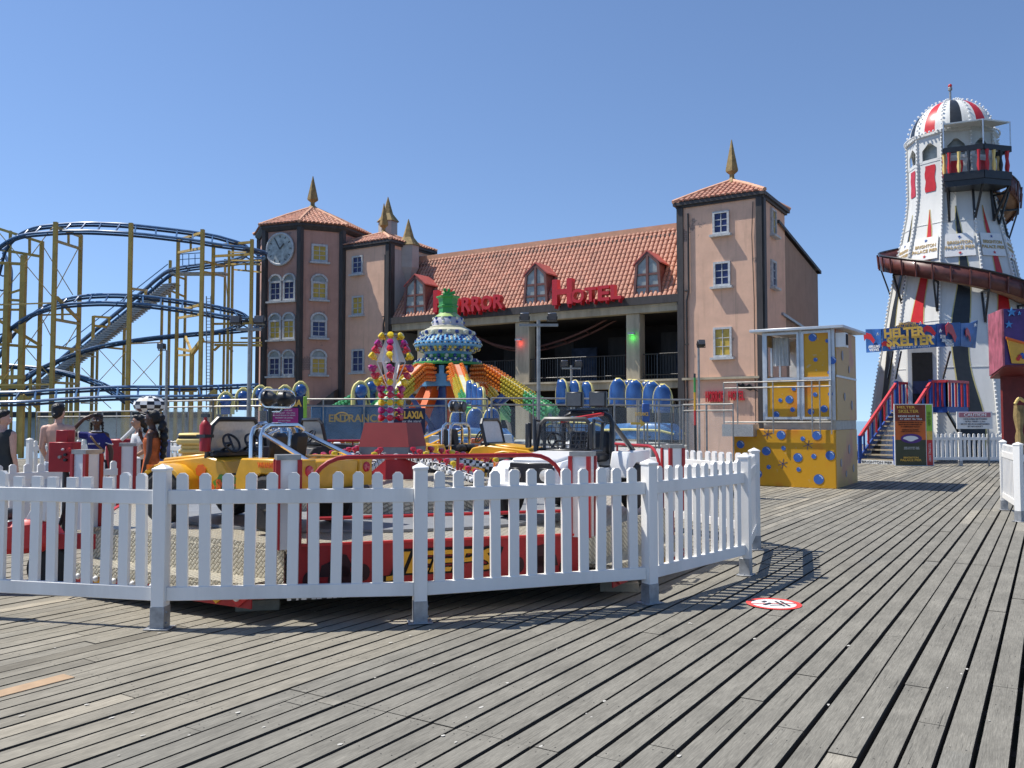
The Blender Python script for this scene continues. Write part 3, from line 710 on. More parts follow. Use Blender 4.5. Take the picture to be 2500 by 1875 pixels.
# corbelled bartizan on its side and a second spire behind
def bartizan(c, z0, z1, zt, r):
    b = hb(); b.lathe([(r * .25, z0 - .9), (r, z0), (r, z1)], 6, (c[0], c[1], 0), a0=R(30)); o = b.build('bartizan', 'grey_stone', hotel, smooth=20)
    hb().lathe([(r * 1.2, z1 - .03), (r * .55, z1 + (zt - z1) * .3), (.02, zt)], 6, (c[0], c[1], 0), a0=R(30)).build('spire', 'spire_gold', o, smooth=20)
q = hp(997, 600, 1.6); bartizan((q.x, 1.6), hp(997, 655, 1.6).z, q.z, hp(997, 535, 1.6).z, .6)
q = hp(947, 541, 4.5); bartizan((q.x, 4.5), q.z - 1.6, q.z, hp(947, 481, 4.5).z, .6)
hb().box((hp(985, 640, 1.6).x - .25, 1.6, hp(985, 640, 1.6).z - .1), (.9, .7, .8)).build('corbel_block', 'grey_stone', hotel)
# ---- octagonal clock turret
TC = P(758, 1028, 51.0); TC.z = 0
AP = 2.9; RC = AP / math.cos(R(22.5)); NB = R(-66.4); ZTT = P(760, 556, 48.6).z
TM = Matrix.Translation(TC)
oct_ = [(RC * math.cos(NB + R(22.5 + 45 * k)), RC * math.sin(NB + R(22.5 + 45 * k))) for k in range(8)]
MB(TM).lathe([(RC, 0), (RC, ZTT)], 8, a0=NB + R(22.5)).build('turret_wall', 'dusky_render', hotel, smooth=20)
b = MB(TM)
for p in oct_: b.cyl((p[0], p[1], 0), (p[0], p[1], ZTT), .22, n=6)
b.build('turret_pilasters', 'charcoal_trim', hotel)
MB(TM).lathe([(RC + .1, ZTT - .25), (RC + .3, ZTT - .05), (RC + .3, ZTT + .1)], 8, a0=NB + R(22.5)).build('turret_cornice', 'charcoal_trim', hotel, smooth=20)
ov = (RC + .42) / RC
pyramid_roof(TM, [(p[0] * ov, p[1] * ov) for p in oct_], ZTT + .1, (0, 0, ZTT + 1.75))
finial(TM, (0, 0), ZTT + 1.8, 1.9, .42, 6)
for ang, wins in ((NB - R(45), (('D', 672, 735), ('D', 767, 829), ('D', 858, 918))), (NB, (('R', 597, 640), ('A', 677, 732), ('A', 771, 825), ('A', 861, 915)))):
    n = Vector((math.cos(ang), math.sin(ang), 0)); x = Vector((-n.y, n.x, 0)); c = TC + n * AP
    for i, (kind, y0_, y1_) in enumerate(wins):
        if kind == 'D':
            for s in (-1, 1):
                lo_, hi_ = plane_hit(688, y1_, c, n), plane_hit(688, y0_, c, n); h = (hi_.z - lo_.z)
                window(frame(c + x * (s * .47 + .05) + Vector((0, 0, lo_.z)), x, (0, 0, 1), n), .84, h * .78, ('blue_pane', 'yellow_pane', 'blue_pane')[i], arch=True, fr=.11, sill=(s < 0) or True)
        else:
            lo_, hi_ = plane_hit(783, y1_, c, n), plane_hit(783, y0_, c, n); h = hi_.z - lo_.z
            window(frame(c + x * (-.12) + Vector((0, 0, lo_.z)), x, (0, 0, 1), n), .92, h * (.8 if kind == 'A' else 1), ('yellow_pane', 'yellow_pane', 'blue_pane', 'yellow_pane')[i], arch=(kind == 'A'), fr=.12)
# clock face
n = Vector((math.cos(NB - R(45)), math.sin(NB - R(45)), 0)); x = Vector((-n.y, n.x, 0)); q = plane_hit(686, 609, TC + n * AP, n)
CM = frame(q + n * .02, x, (0, 0, 1), n)
mat('clock_face', (0.40, 0.43, 0.41), 0.7, var=0.4, scale=4, dirt=(0.13, 0.14, 0.13), damt=0.8); mat('faded_black', (0.11, 0.115, 0.115), .8, var=.4)
ck = MB(CM); N = 28
ring_ = lambda r, z: [(r * math.cos(2 * math.pi * k / N), r * math.sin(2 * math.pi * k / N), z) for k in range(N)]
ck.add(ring_(.86, 0) + ring_(.86, .08), [tuple(range(N, 2 * N))] + [(k, (k + 1) % N, N + (k + 1) % N, N + k) for k in range(N)]); ck = ck.build('clock', 'clock_face', hotel)
MB(CM).tube([(p[0], p[1], .08) for p in ring_(.9, 0)], .075, 6, closed=True).build('clock_rim', 'window_frame', ck)
b = MB(CM)
for k in range(12): a = R(30 * k); MB(CM).bar((.66 * math.cos(a), .66 * math.sin(a), .09), (.78 * math.cos(a), .78 * math.sin(a), .09), .06, .02, up=(0, 0, 1)).build('hour_mark', 'faded_black', ck)
MB(CM).bar((0, 0, .1), (-.32, .58, .1), .07, .02).build('clock_hand', 'faded_black', ck); MB(CM).bar((0, 0, .11), (.28, .3, .11), .08, .02).build('clock_hand', 'faded_black', ck)
# broken lean-to roof at the turret foot, and the small sign by the entrance
b = MB(); q0 = P(757, 1000, 47.5); q1 = P(815, 955, 47.5); q2 = P(815, 1000, 47.5)
b.add([q0, q2, q1, q0 + Vector((0, 2, .3)), q2 + Vector((0, 2, .3)), q1 + Vector((0, 2, .3))], [(0, 1, 2), (5, 4, 3), (0, 2, 5, 3), (1, 4, 5, 2), (0, 3, 4, 1)]); b.build('lean_to_roof', 'charcoal_trim', hotel)
q = hp(1746, 968, -.1); text('entrance_lettering', 'HORROR', HM @ q, V, (0, 0, 1), hp(1768, 968).x - hp(1722, 968).x, hp(1740, 955).z - hp(1740, 982).z, 'letter_red', hotel, ext=.08, bold=.03)
q = hp(1798, 966, -.1); text('entrance_lettering', 'HOTEL', HM @ q, V, (0, 0, 1), hp(1815, 968).x - hp(1776, 968).x, hp(1800, 955).z - hp(1800, 978).z, 'letter_red', hotel, ext=.08, bold=.03)
q = hp(1820, 945, -.06)
hb().prism([(-.45, .28), (-.22, .1), (-.1, .18), (0, .02), (.16, .14), (.3, .02), (.55, -.22), (.32, -.1), (.2, -.16), (.06, -.1), (-.06, -.04), (-.2, .0), (-.34, .06)], .03, (q.x, q.y, q.z), (1, 0, 0), (0, 0, 1)).build('painted_bat', 'dark', hotel, smooth=0)

for x, y in ((-TW + .36, -.07), (XR - .36, -.07)):
    dp = hb().tube([(x, y, .2), (x, y, ZT * .62), (x + .1, y, ZT * .66), (x + .1, y, ZT * .97)], .045, 8).build('downpipe', 'charcoal_trim', hotel)
    for z in (2.5, 5.0, 7.4): hb().box((x, y, z), (.14, .1, .05)).build('pipe_bracket', 'charcoal_trim', dp)
hb().tube([(-.35, -.05, 1.0), (-.35, -.05, 6.8), (-.42, -.05, 9.6), (-.35, -.05, ZT - .2)], .018, 5).build('cable', 'charcoal_trim', hotel)
# ---------------------------------------------------------------- roller coaster
mat('coaster_yellow', (0.50, 0.33, 0.075), 0.5, var=0.18, scale=2, dirt=(0.20, 0.12, 0.03), damt=0.5)
mat('coaster_blue', (0.07, 0.15, 0.29), 0.35, var=0.25, scale=3)
mat('coaster_dark', (0.02, 0.035, 0.065), .5, var=.3)
mat('walkway_grey', (0.46, 0.46, 0.44), 0.6, var=0.2)
KS = 660 / 2190.0
def kp(x, y, Y): return P(x * KS, 500 + y * KS, Y)
coaster = thing('roller_coaster', 'blue-railed roller coaster on yellow box columns at the left', 'roller coaster', (-15, 42, 0))
def track(pts, gauge=0.95, name='track', bank=0.0, turn=0):
    ps = crom([kp(x, y, Y) for x, y, Y in pts], 7); n = len(ps); A = []; B = []
    for i, p in enumerate(ps):
        t = (ps[min(i + 1, n - 1)] - ps[max(i - 1, 0)]).normalized()
        side = t.cross(Vector((0, 0, 1)))
        side = side.normalized() if side.length > .05 else Vector((0, -1, 0))
        up = side.cross(t)
        f = i / (n - 1); bk = bank if (not turn or f < turn - .1) else (0.08 if f > turn + .08 else bank + (0.08 - bank) * (f - turn + .1) / .18)
        side = (side * math.cos(bk) + up * math.sin(bk))
        A.append(p + side * gauge / 2); B.append(p - side * gauge / 2)
    for q in (A, B):
        rl_ = MB().tube(q, .065, 6).build('rail', 'coaster_blue', coaster); MB().tube([x - Vector((0, 0, .14)) for x in q], .055, 6).build('under_rail', 'coaster_dark', rl_)
    acc = 0.0
    for i in range(1, n):
        acc += (ps[i] - ps[i - 1]).length
        if acc > .75:
            acc = 0; m = (A[i] + B[i]) / 2 - Vector((0, 0, .16))
            MB().tube([A[i], m, B[i]], .045, 5).build('tie', 'coaster_blue', coaster)
    return ps
track([(-60, 560, 43), (-10, 390, 42.5), (80, 285, 42), (230, 215, 41.5), (430, 190, 41), (650, 178, 40.5), (850, 182, 40.5), (1060, 195, 40.5), (1300, 220, 41), (1600, 258, 41.5), (1850, 303, 42), (2010, 335, 43), (2085, 375, 45), (2040, 425, 47), (1900, 455, 48), (1700, 482, 48.5), (1500, 508, 48.5), (1390, 535, 48.5), (1290, 605, 48.5), (1200, 685, 48.5), (1000, 850, 48.5), (760, 1045, 48.5), (600, 1180, 48.5), (400, 1345, 48.5), (200, 1510, 48.5)], bank=-.62, turn=.5)
track([(-60, 1250, 43), (40, 1090, 42.5), (140, 970, 42), (280, 870, 41.5), (440, 805, 41), (620, 770, 40.5), (850, 757, 40.5), (1060, 765, 40.5), (1300, 787, 41), (1600, 830, 41.5), (1850, 873, 42), (2010, 900, 43), (2075, 935, 45), (2000, 985, 47), (1800, 1020, 47.5), (1500, 1047, 47), (1200, 1078, 46.5), (900, 1125, 46), (700, 1172, 45.5), (500, 1245, 45), (300, 1335, 44.5), (120, 1455, 44), (-60, 1570, 44)], bank=-.55, turn=.56)
track([(-60, 1560, 37), (200, 1555, 37), (500, 1535, 37.5), (900, 1515, 38), (1200, 1512, 38.5), (1500, 1512, 39), (1800, 1505, 40), (2140, 1490, 42)], bank=-.5)
track([(-60, 1292, 46), (250, 1312, 46), (480, 1345, 46), (700, 1405, 46), (880, 1482, 46), (1060, 1600, 46)])
track([(-40, 360, 45), (20, 500, 44.5), (14, 700, 44), (6, 900, 43.5), (-10, 1100, 43)], gauge=.8)
for (x, y, w, Y) in ((452, 140, .30, 39.5), (655, 245, .28, 43), (1062, 148, .30, 39.6), (1445, 275, .26, 44), (1642, 200, .29, 40.3), (1380, 450, .24, 49.5), (1505, 540, .22, 50), (1730, 315, .26, 43.5), (2042, 280, .27, 42.2), (1857, 370, .22, 47), (1825, 440, .2, 49.5),
                   (1887, 320, .22, 48.5), (340, 295, .28, 42.5), (195, 410, .42, 41.4), (65, 470, .42, 41.4), (757, 900, .24, 47.5), (1010, 930, .24, 49.8), (1315, 700, .22, 49.8), (85, 210, .2, 44), (585, 1180, .26, 47), (625, 1120, .2, 47.5), (790, 1120, .2, 49), (545, 1360, .2, 46), (100, 1300, .2, 46.5), (1555, 1200, .3, 41), (250, 1330, .22, 46.6), (1745, 1500, .28, 39.8), (182, 1540, .3, 36.8)):
    q = kp(x, y, Y); MB().box((q.x, q.y, q.z / 2), (w * .56, w * .56, q.z)).build('column', 'coaster_yellow', coaster)
for (a, b, w, Y0, Y1) in (((452, 180), (655, 258), .18, 39.8, 43), ((452, 292), (655, 357), .18, 39.8, 43), ((555, 225), (555, 320), .14, 41.5, 41.5), ((452, 930), (645, 965), .2, 39.8, 43), ((460, 750), (645, 940), .2, 39.8, 43), ((505, 800), (505, 935), .14, 40.5, 40.5), ((452, 1150), (640, 1178), .2, 39.8, 43), ((452, 1440), (640, 1452), .18, 39.8, 43), ((345, 893), (640, 885), .12, 42.6, 43),
                      ((1445, 285), (1642, 225), .18, 44, 40.5), ((1445, 387), (1642, 350), .18, 44, 40.5), ((1545, 260), (1545, 365), .14, 42, 42), ((1445, 857), (1642, 805), .18, 44, 40.5), ((1445, 917), (1642, 885), .18, 44, 40.5), ((1552, 835), (1552, 900), .14, 42, 42), ((1730, 332), (2042, 302), .18, 43.5, 42.4), ((1730, 417), (2042, 400), .18, 43.5, 42.4), ((1445, 1165), (1560, 1190), .18, 44, 41), ((1445, 1220), (1560, 1215), .16, 44, 41), ((1642, 1090), (1555, 1205), .28, 40.4, 41), ((1500, 1060), (1555, 1200), .18, 47, 41),
                      ((-20, 190), (340, 305), .2, 43, 42.5), ((240, 275), (240, 400), .16, 42.7, 42.7), ((-20, 360), (340, 420), .2, 43, 42.5), ((-20, 470), (190, 480), .2, 41.4, 41.4), ((65, 770), (195, 777), .18, 41.4, 41.4), ((85, 715), (175, 685), .14, 41.4, 41.4), ((-20, 850), (175, 850), .16, 42, 42), ((-20, 1130), (335, 1155), .2, 42, 42.5), ((-20, 930), (335, 1145), .22, 42, 42.5), ((85, 1000), (85, 1120), .16, 42.2, 42.2), ((-20, 810), (430, 795), .1, 41, 40), ((-20, 1460), (430, 1455), .12, 41, 40), ((-20, 1400), (200, 1395), .3, 41.3, 41.3), ((-20, 1475), (200, 1475), .25, 41.3, 41.3),
                      ((757, 905), (900, 915), .18, 47.5, 48), ((770, 980), (1045, 1010), .18, 47.5, 49.8), ((757, 1145), (1010, 1170), .16, 47.5, 49.8), ((885, 915), (885, 985), .16, 48, 48), ((1070, 680), (1190, 695), .18, 40, 48), ((1070, 1125), (1310, 1115), .1, 40, 49.8), ((1180, 690), (1180, 735), .2, 48, 48), ((1380, 560), (1505, 605), .16, 49.5, 50), ((1380, 695), (1505, 748), .16, 49.5, 50), ((1660, 460), (1830, 500), .16, 41, 49), ((1660, 545), (1820, 580), .16, 41, 49),
                      ((1740, 965), (2110, 960), .16, 43.6, 43), ((1740, 1115), (2120, 1115), .12, 43.6, 43), ((1740, 1135), (2120, 1138), .18, 43.6, 43), ((1780, 1040), (1780, 1115), .14, 43.6, 43.6), ((1735, 1180), (1790, 1130), .16, 43.6, 43.6), ((1885, 1190), (1830, 1130), .16, 48, 48), ((1830, 480), (2110, 483), .14, 48, 45), ((1895, 525), (2110, 545), .14, 48, 45), ((1990, 470), (1990, 535), .12, 46, 46), ((1860, 385), (2115, 382), .12, 47, 45), ((1870, 450), (2115, 452), .12, 47, 45), ((1950, 1080), (2110, 1080), .14, 44, 44), ((1650, 1110), (1740, 1115), .12, 41, 43.5),
                      ((660, 1225), (780, 1232), .12, 43, 49), ((660, 1605), (790, 1608), .12, 43, 49), ((185, 1545), (300, 1640), .2, 37, 37.5), ((1745, 1500), (1660, 1570), .2, 39.8, 39.8), ((1440, 1500), (1590, 1500), .3, 41, 41)):
    MB().bar(kp(a[0], a[1], Y0), kp(b[0], b[1], Y1), w * .6, w * .66).build('beam', 'coaster_yellow', coaster)
for (a, b, Y) in (((345, 330), (590, 730), 42.8), ((640, 340), (460, 680), 41.5), ((440, 160), (200, 480), 41), ((-20, 210), (440, 765), 41.5), ((345, 930), (440, 1120), 42), ((640, 960), (530, 1150), 42), ((800, 1430), (1035, 1175), 49), ((800, 1170), (1040, 1430), 49), ((1075, 1455), (1310, 1195), 48), ((1075, 1255), (1262, 1462), 48), ((-20, 1490), (430, 830), 41.2), ((210, 1160), (440, 1430), 41), ((-20, 770), (185, 520), 41.4), ((660, 1320), (760, 1420), 45), ((1815, 450), (1850, 830), 49.6), ((800, 1560), (900, 1650), 46), ((0, 1660), (110, 1545), 37.5), ((120, 1545), (230, 1660), 37.5)):
    MB().tube([kp(*a, Y), kp(*b, Y)], .022, 5).build('brace', 'coaster_yellow', coaster)
# stepped walkway beside the lift hill, its handrail, and the landing at the top
wk = []
for i in range(62):
    t = i / 61; q = kp(230 + (1385 - 230) * t, 1560 + (650 - 1560) * t, 47.2)
    MB().box(q, (.75, .8, .06), ry=R(-6)).build('walkway_step', 'walkway_grey', coaster)
for dx, dy in ((-80, -60),): MB().tube([kp(560 + dx, 1230 + dy, 49), kp(1440 + dx, 540 + dy, 49)], .03, 5).build('handrail', 'coaster_blue', coaster)
b = MB()
for i in range(5):
    x = 1430 + 50 * i; b.tube([kp(x, 490, 48), kp(x, 400, 48)], .025, 4)
b.tube([kp(1430, 402, 48), kp(1640, 388, 48)], .03, 4).tube([kp(1430, 445, 48), kp(1640, 432, 48)], .025, 4); b.build('landing_railing', 'coaster_blue', coaster)
MB().bar(kp(1400, 560, 49), kp(1840, 560, 49), .8, .1).build('landing', 'walkway_grey', coaster)
b = MB()
for x in (1672, 1708): b.tube([kp(x, 740, 41.2), kp(x, 1660, 41.2)], .03, 4)
for i in range(34): y = 760 + 26 * i; b.tube([kp(1672, y, 41.2), kp(1708, y, 41.2)], .018, 4)
b.build('ladder', 'dull_steel', coaster, kind='stuff')
# low station building and railings seen under the coaster
st_ = thing('station_shed', 'low grey shed with dark roof edge under the roller coaster', 'shed', (P(300, 1028, 54).x, 54, 0))
q0, q1 = P(60, 1020, 54), P(520, 1045, 54)
MB().box(((q0.x + q1.x) / 2, 54.5, 1.0), (q1.x - q0.x, 1.5, 2.0)).build('wall', 'walkway_grey', st_)
MB().box(((q0.x + q1.x) / 2, 54.2, 2.0), (q1.x - q0.x + .6, 2.4, .35)).build('roof', 'charcoal_trim', st_)
# ---------------------------------------------------------------- helter skelter
mat('tower_white', (0.66, 0.66, 0.63), 0.5, var=0.07, scale=2, dirt=(0.38, 0.36, 0.32), damt=0.45, bump=0.12, bscale=8, streak=True)
mat('stripe_red', (0.52, 0.025, 0.03), 0.35, var=0.12); mat('stripe_black', (0.022, 0.026, 0.03), 0.35, var=0.2); mat('stripe_edge', (0.55, 0.48, 0.2), 0.5)
mat('slide_wood', (0.115, 0.035, 0.028), 0.45, var=0.3, scale=5, coat=0.2); mat('slide_floor', (0.30, 0.17, 0.10), 0.5, var=0.25, scale=4)
mat('bulb_white', (0.8, 0.8, 0.78), 0.25, var=0.03); mat('plaque', (0.78, 0.77, 0.74), 0.45, var=0.05); mat('plaque_gold', (0.50, 0.36, 0.16), 0.5)
mat('stair_blue', (0.012, 0.055, 0.26), 0.4, var=0.15); mat('stair_red', (0.52, 0.035, 0.045), 0.4, var=0.15); mat('tread_wood', (0.33, 0.27, 0.18), 0.7, var=0.2)
HC = P(2338, 1028, 38.0); HC.z = 0; HSC = 38 / 34
hs = thing('helter_skelter', 'tall white helter skelter tower with red and black stripes and spiral slide', 'tower', HC)
a_cam = math.atan2(-HC.y, -HC.x)
PROF = [(3.78, .17), (3.62, 1.2), (3.46, 2.35), (3.1, 4.25), (2.72, 6.3), (2.36, 8.0), (2.1, 9.0), (1.9, 9.9), (1.82, 10.55), (1.82, 12.9)]
PROF = [(r * .88, z) for r, z in PROF]
def rad(z):
    for (r0, z0), (r1, z1) in zip(PROF, PROF[1:]):
        if z <= z1: return r0 + (r1 - r0) * (z - z0) / (z1 - z0)
    return PROF[-1][0]
NF = 10; A0 = a_cam + R(-12)               # facet borders; angles grow to the right as seen from the camera
ang = lambda k: A0 + R(36) * k
HM_ = Matrix.Translation(HC + Vector((0, 0, 1.6 * (1 - HSC)))) @ Matrix.Scale(HSC, 4)
MB(HM_).lathe(PROF[:9] + [(1.6, 11.88)], NF, a0=A0).build('tower_body', 'tower_white', hs, smooth=15)
def facet(k, a, z, off=0.0):
    r = rad(z); p = Vector((r * math.cos(ang(k)), r * math.sin(ang(k)), z)); q = Vector((r * math.cos(ang(k + 1)), r * math.sin(ang(k + 1)), z))
    m = ang(k) + R(18); return p.lerp(q, (a + 1) / 2) + Vector((math.cos(m), math.sin(m), .12)) * off
for k in range(NF):
    red = k in (1, 3, 5, 7, 9)
    zs = [0.2 + i * (9.9 - .2) / 40 for i in range(41)]
    for off, ex, m in ((.012, .05, 'stripe_edge'), (.022, 0, 'stripe_red' if red else 'stripe_black')):
        rows = []
        for z in zs:
            f = z / 9.9; w = .34 + .10 * math.sin(z * 1.3 + k) * (1 - f) - .27 * max(0, f - .55) / .45
            if f > .93: w *= (1 - f) / .07 + .05
            c = .16 * math.sin(z * 1.05 + k * .6)
            rows.append([facet(k, c - w - ex, z, off), facet(k, c + w + ex, z, off)])
        MB(HM_).sheet(rows).build('stripe' if not ex else 'stripe_outline', m, hs, smooth=0)
    rows = [[facet(k, -.42 - .05 * math.sin(i * 1.7), z, .02), facet(k, .42 + .05 * math.sin(i * 1.3), z, .02)] for i, z in enumerate([10.62 + .15 * i for i in range(8)])]
    MB(HM_).sheet(rows).build('band_stripe', 'stripe_red', hs, smooth=0)
    pm_ = MB(HM_); z0, z1 = 7.85, 8.75
    pm_.sheet([[facet(k, -.82, z, .05), facet(k, .82, z, .05)] for z in (z0, z1)]); pl = pm_.build('plaque', 'plaque', hs, smooth=0, thick=.03)
    m = ang(k) + R(18); nrm = Vector((math.cos(m), math.sin(m), 0)); x = Vector((-nrm.y, nrm.x, 0)); up = (facet(k, 0, z1) - facet(k, 0, z0)).normalized()
    if nrm.dot(-HC.normalized()) > .1:
        for s, zz, wd in (('BRIGHTON', 8.4, .95), ('PALACE PIER', 8.2, 1.15)): text('lettering', s, HM_ @ facet(k, 0, zz, .075), x, up, wd, .15, 'plaque_gold', pl, ext=.01, bold=.02)
        for s, zz, mm in ((0, 8.62, 'blue_paint'), (0, 7.98, 'bright_red')):
            star = [(r_ * math.sin(R(36 * i)), r_ * math.cos(R(36 * i))) for i in range(10) for r_ in ((.075 if i % 2 == 0 else .032),)]
            MB().prism(star, .01, HM_ @ facet(k, s, zz, .075), x, up).build('star', mm, pl, smooth=0)
    for zj in (1.9, 3.6, 5.4, 7.2, 9.3):
        MB(HM_).tube([facet(k, -1, zj, .01), facet(k, 1, zj, .01)], .012, 4).build('seam', 'tower_white', hs)
# rims: rows of small bulbs up every rib, round the dome foot and over the dome
def dome_pt(a, t): return Vector((1.56 * math.cos(t) * math.cos(a), 1.56 * math.cos(t) * math.sin(a), 12.95 + 1.55 * math.sin(t)))
for k in range(NF):
    a = ang(k); nrm = Vector((math.cos(a), math.sin(a), 0)); z = .3; bs = MB(HM_); rb = []
    while z < 12.8:
        p = nrm * (rad(z) + .03) + Vector((0, 0, z)); rb.append(p); bs.ball(p + nrm * .045, .04, 5, 4); z += .15
    for i in range(1, 12):
        t = R(86) * i / 12; bs.ball(dome_pt(a, t) * 1.0 + nrm * .06 * math.cos(t) + Vector((0, 0, .05)), .045, 5, 4)
    MB(HM_).tube(rb[::4] + [rb[-1]], .045, 4).build('rib', 'tower_white', hs)
    bs.build('bulb_string', 'bulb_white', hs, kind='stuff')
bs = MB(HM_)
for i in range(70): a = 2 * math.pi * i / 70; bs.ball((1.71 * math.cos(a), 1.71 * math.sin(a), 12.95), .045, 5, 4)
bs.build('bulb_string', 'bulb_white', hs, kind='stuff')
# lantern room with pointed windows under the dome
MB(HM_).lathe([(1.615, 11.78), (1.615, 11.9)], NF, a0=A0).build('lantern_sill', 'tower_white', hs, smooth=15)
MB(HM_).lathe([(1.62, 12.55), (1.62, 12.8), (1.71, 12.85), (1.71, 12.95)], NF, a0=A0).build('lantern_head', 'tower_white', hs, smooth=15)
MB(HM_).lathe([(1.36, 11.0), (1.36, 12.9)], NF, a0=A0).build('lantern_core', 'grey_pane', hs, smooth=15)
for k in range(NF):
    b = MB(HM_)
    for s in (-1, 1):
        b.add([facet(k, s, 11.85), facet(k, s * .62, 11.85), facet(k, s * .62, 12.3), facet(k, 0, 12.6), facet(k, s, 12.6)], [(0, 1, 2, 3, 4) if s > 0 else (4, 3, 2, 1, 0)])
    b.build('window_surround', 'tower_white', hs, smooth=0, thick=.04)
# dome in white, red and black gores
for k in range(NF):
    for j in range(3):
        a0_, a1_ = ang(k) + R(36) * (0, .3, .74)[j], ang(k) + R(36) * (.3, .74, 1)[j]
        rows = [[HM_ @ dome_pt(a0_ + (a1_ - a0_) * i / 3, R(88) * t / 10) for i in range(4)] for t in range(11)]
        MB().sheet(rows).build('dome_gore', 'tower_white' if j != 1 else ('stripe_red' if k % 2 else 'stripe_black'), hs, smooth=60)
MB(HM_).lathe([(.22, 14.42), (.15, 14.55), (.04, 14.6), (.04, 14.98), (.08, 15.0), (.08, 15.1), (.02, 15.18)], 10).build('finial', 'dull_steel', hs)
MB(HM_).ball((0, 0, 15.18), .08).build('finial_lamp', 'bright_red', hs)
# spiral slide
def sl(t): a = a_cam + R(t); return a
def slide_z(t):
    # t in degrees to the right of the camera direction, running down from the gallery
    return 10.45 - (min(t, 270) - 58) * .0112 - max(0, t - 270) * .0135
seg = [58 + 6 * i for i in range(90)]
fl, ow, iw, cap_ = [], [], [], []
for t in seg:
    z = slide_z(t); a = a_cam + R(t); r = rad(z) + .05; n = Vector((math.cos(a), math.sin(a), 0))
    up = Vector((0, 0, 1))
    fl.append([n * r + up * (z - .02), n * (r + .28) + up * (z - .1), n * (r + .56) + up * z])
    ow.append([n * (r + .58) + up * (z - .12), n * (r + .64) + up * (z + .5)]); iw.append([n * (r - .01) + up * (z - .04), n * (r - .02) + up * (z + .32)]); cap_.append(n * (r + .65) + up * (z + .52))
MB(HM_).sheet(fl).build('slide_floor', 'slide_floor', hs, thick=.05)
MB(HM_).sheet(ow).build('slide_wall', 'slide_wood', hs, thick=.04); MB(HM_).sheet(iw).build('slide_wall', 'slide_wood', hs, thick=.04)
MB(HM_).tube(cap_, .04, 6).build('slide_handrail', 'black_paint', hs)
for i in range(0, len(seg), 2):
    t = seg[i]; z = slide_z(t); a = a_cam + R(t); n = Vector((math.cos(a), math.sin(a), 0)); r = rad(z) + .05
    MB(HM_).bar(n * (r + .66) + Vector((0, 0, z - .12)), n * (r + .71) + Vector((0, 0, z + .46)), .05, .05).build('slide_rib', 'slide_wood', hs)
    if i % 6 == 0:
        q = z - 1.3; b = MB(HM_); b.bar(n * (rad(q) + .03) + Vector((0, 0, q)), n * (r + .58) + Vector((0, 0, z - .15)), .06, .06); b.bar(n * (rad(z) + .02) + Vector((0, 0, z - .15)), n * (r + .58) + Vector((0, 0, z - .15)), .06, .06)
        b.bar(n * (rad(q) + .03) + Vector((0, 0, q)), n * (rad(z) + .03) + Vector((0, 0, z - .15)), .05, .05); b.build('slide_bracket', 'black_paint', hs)
# gallery at the top of the slide
gal = [(-9, .12), (-6, .85), (24, 1.0), (52, .9), (58, .12)]
gp = [Vector(((rad(10.5) + d) * math.cos(a_cam + R(t)), (rad(10.5) + d) * math.sin(a_cam + R(t)), 0)) for t, d in gal]
Z = lambda p, z: p + Vector((0, 0, z))
b = MB(HM_); n = len(gp); b.add([Z(p, 10.45) for p in gp] + [Z(p, 10.7) for p in gp], [tuple(range(n - 1, -1, -1)), tuple(range(n, 2 * n))] + [(i, (i + 1) % n, n + (i + 1) % n, n + i) for i in range(n)]); b.build('gallery_floor', 'black_paint', hs)
mat('canopy_cream', (0.72, 0.71, 0.66), 0.5, var=0.05)
MB(HM_).add([Z(p, 12.88 + (.12 if i in (0, 4) else 0)) for i, p in enumerate(gp)], [tuple(range(n))]).build('gallery_canopy', 'canopy_cream', hs, smooth=0, thick=.06)
for i in range(n - 1):
    p, q = gp[i], gp[i + 1]
    MB(HM_).bar(Z(p, 11.85), Z(q, 11.85), .1, .2).build('gallery_rail', 'black_paint', hs); MB(HM_).bar(Z(p, 10.82), Z(q, 10.82), .08, .3).build('gallery_rail', 'black_paint', hs)
    k = max(1, int((q - p).length / .3))
    for j in range(k):
        c = p.lerp(q, (j + .5) / k)
        MB(HM_).lathe([(.05, 10.95), (.085, 11.2), (.045, 11.45), (.08, 11.75)], 6, c).build('baluster', ('stripe_red', 'cream_yellow', 'black_paint')[j % 3], hs)
    MB(HM_).tube([Z(p, 11.95), Z(p, 12.9)], .025, 5).build('canopy_post', 'steel', hs)
    MB(HM_).add([Z(p, 12.0), Z(q, 12.0), Z(q, 12.85), Z(p, 12.85)], [(0, 1, 2, 3)]).build('gallery_glass', 'glass', hs, smooth=0, thick=.006)
for t in (-4, 24, 50):
    a = a_cam + R(t); nn = Vector((math.cos(a), math.sin(a), 0)); b = MB(HM_)
    b.bar(nn * (rad(9.3) + .03) + Vector((0, 0, 9.3)), nn * (rad(10.4) + .85) + Vector((0, 0, 10.45)), .07, .07).bar(nn * (rad(9.3) + .03) + Vector((0, 0, 9.25)), nn * (rad(10.4) + .1) + Vector((0, 0, 10.45)), .07, .07); b.build('gallery_bracket', 'black_paint', hs)
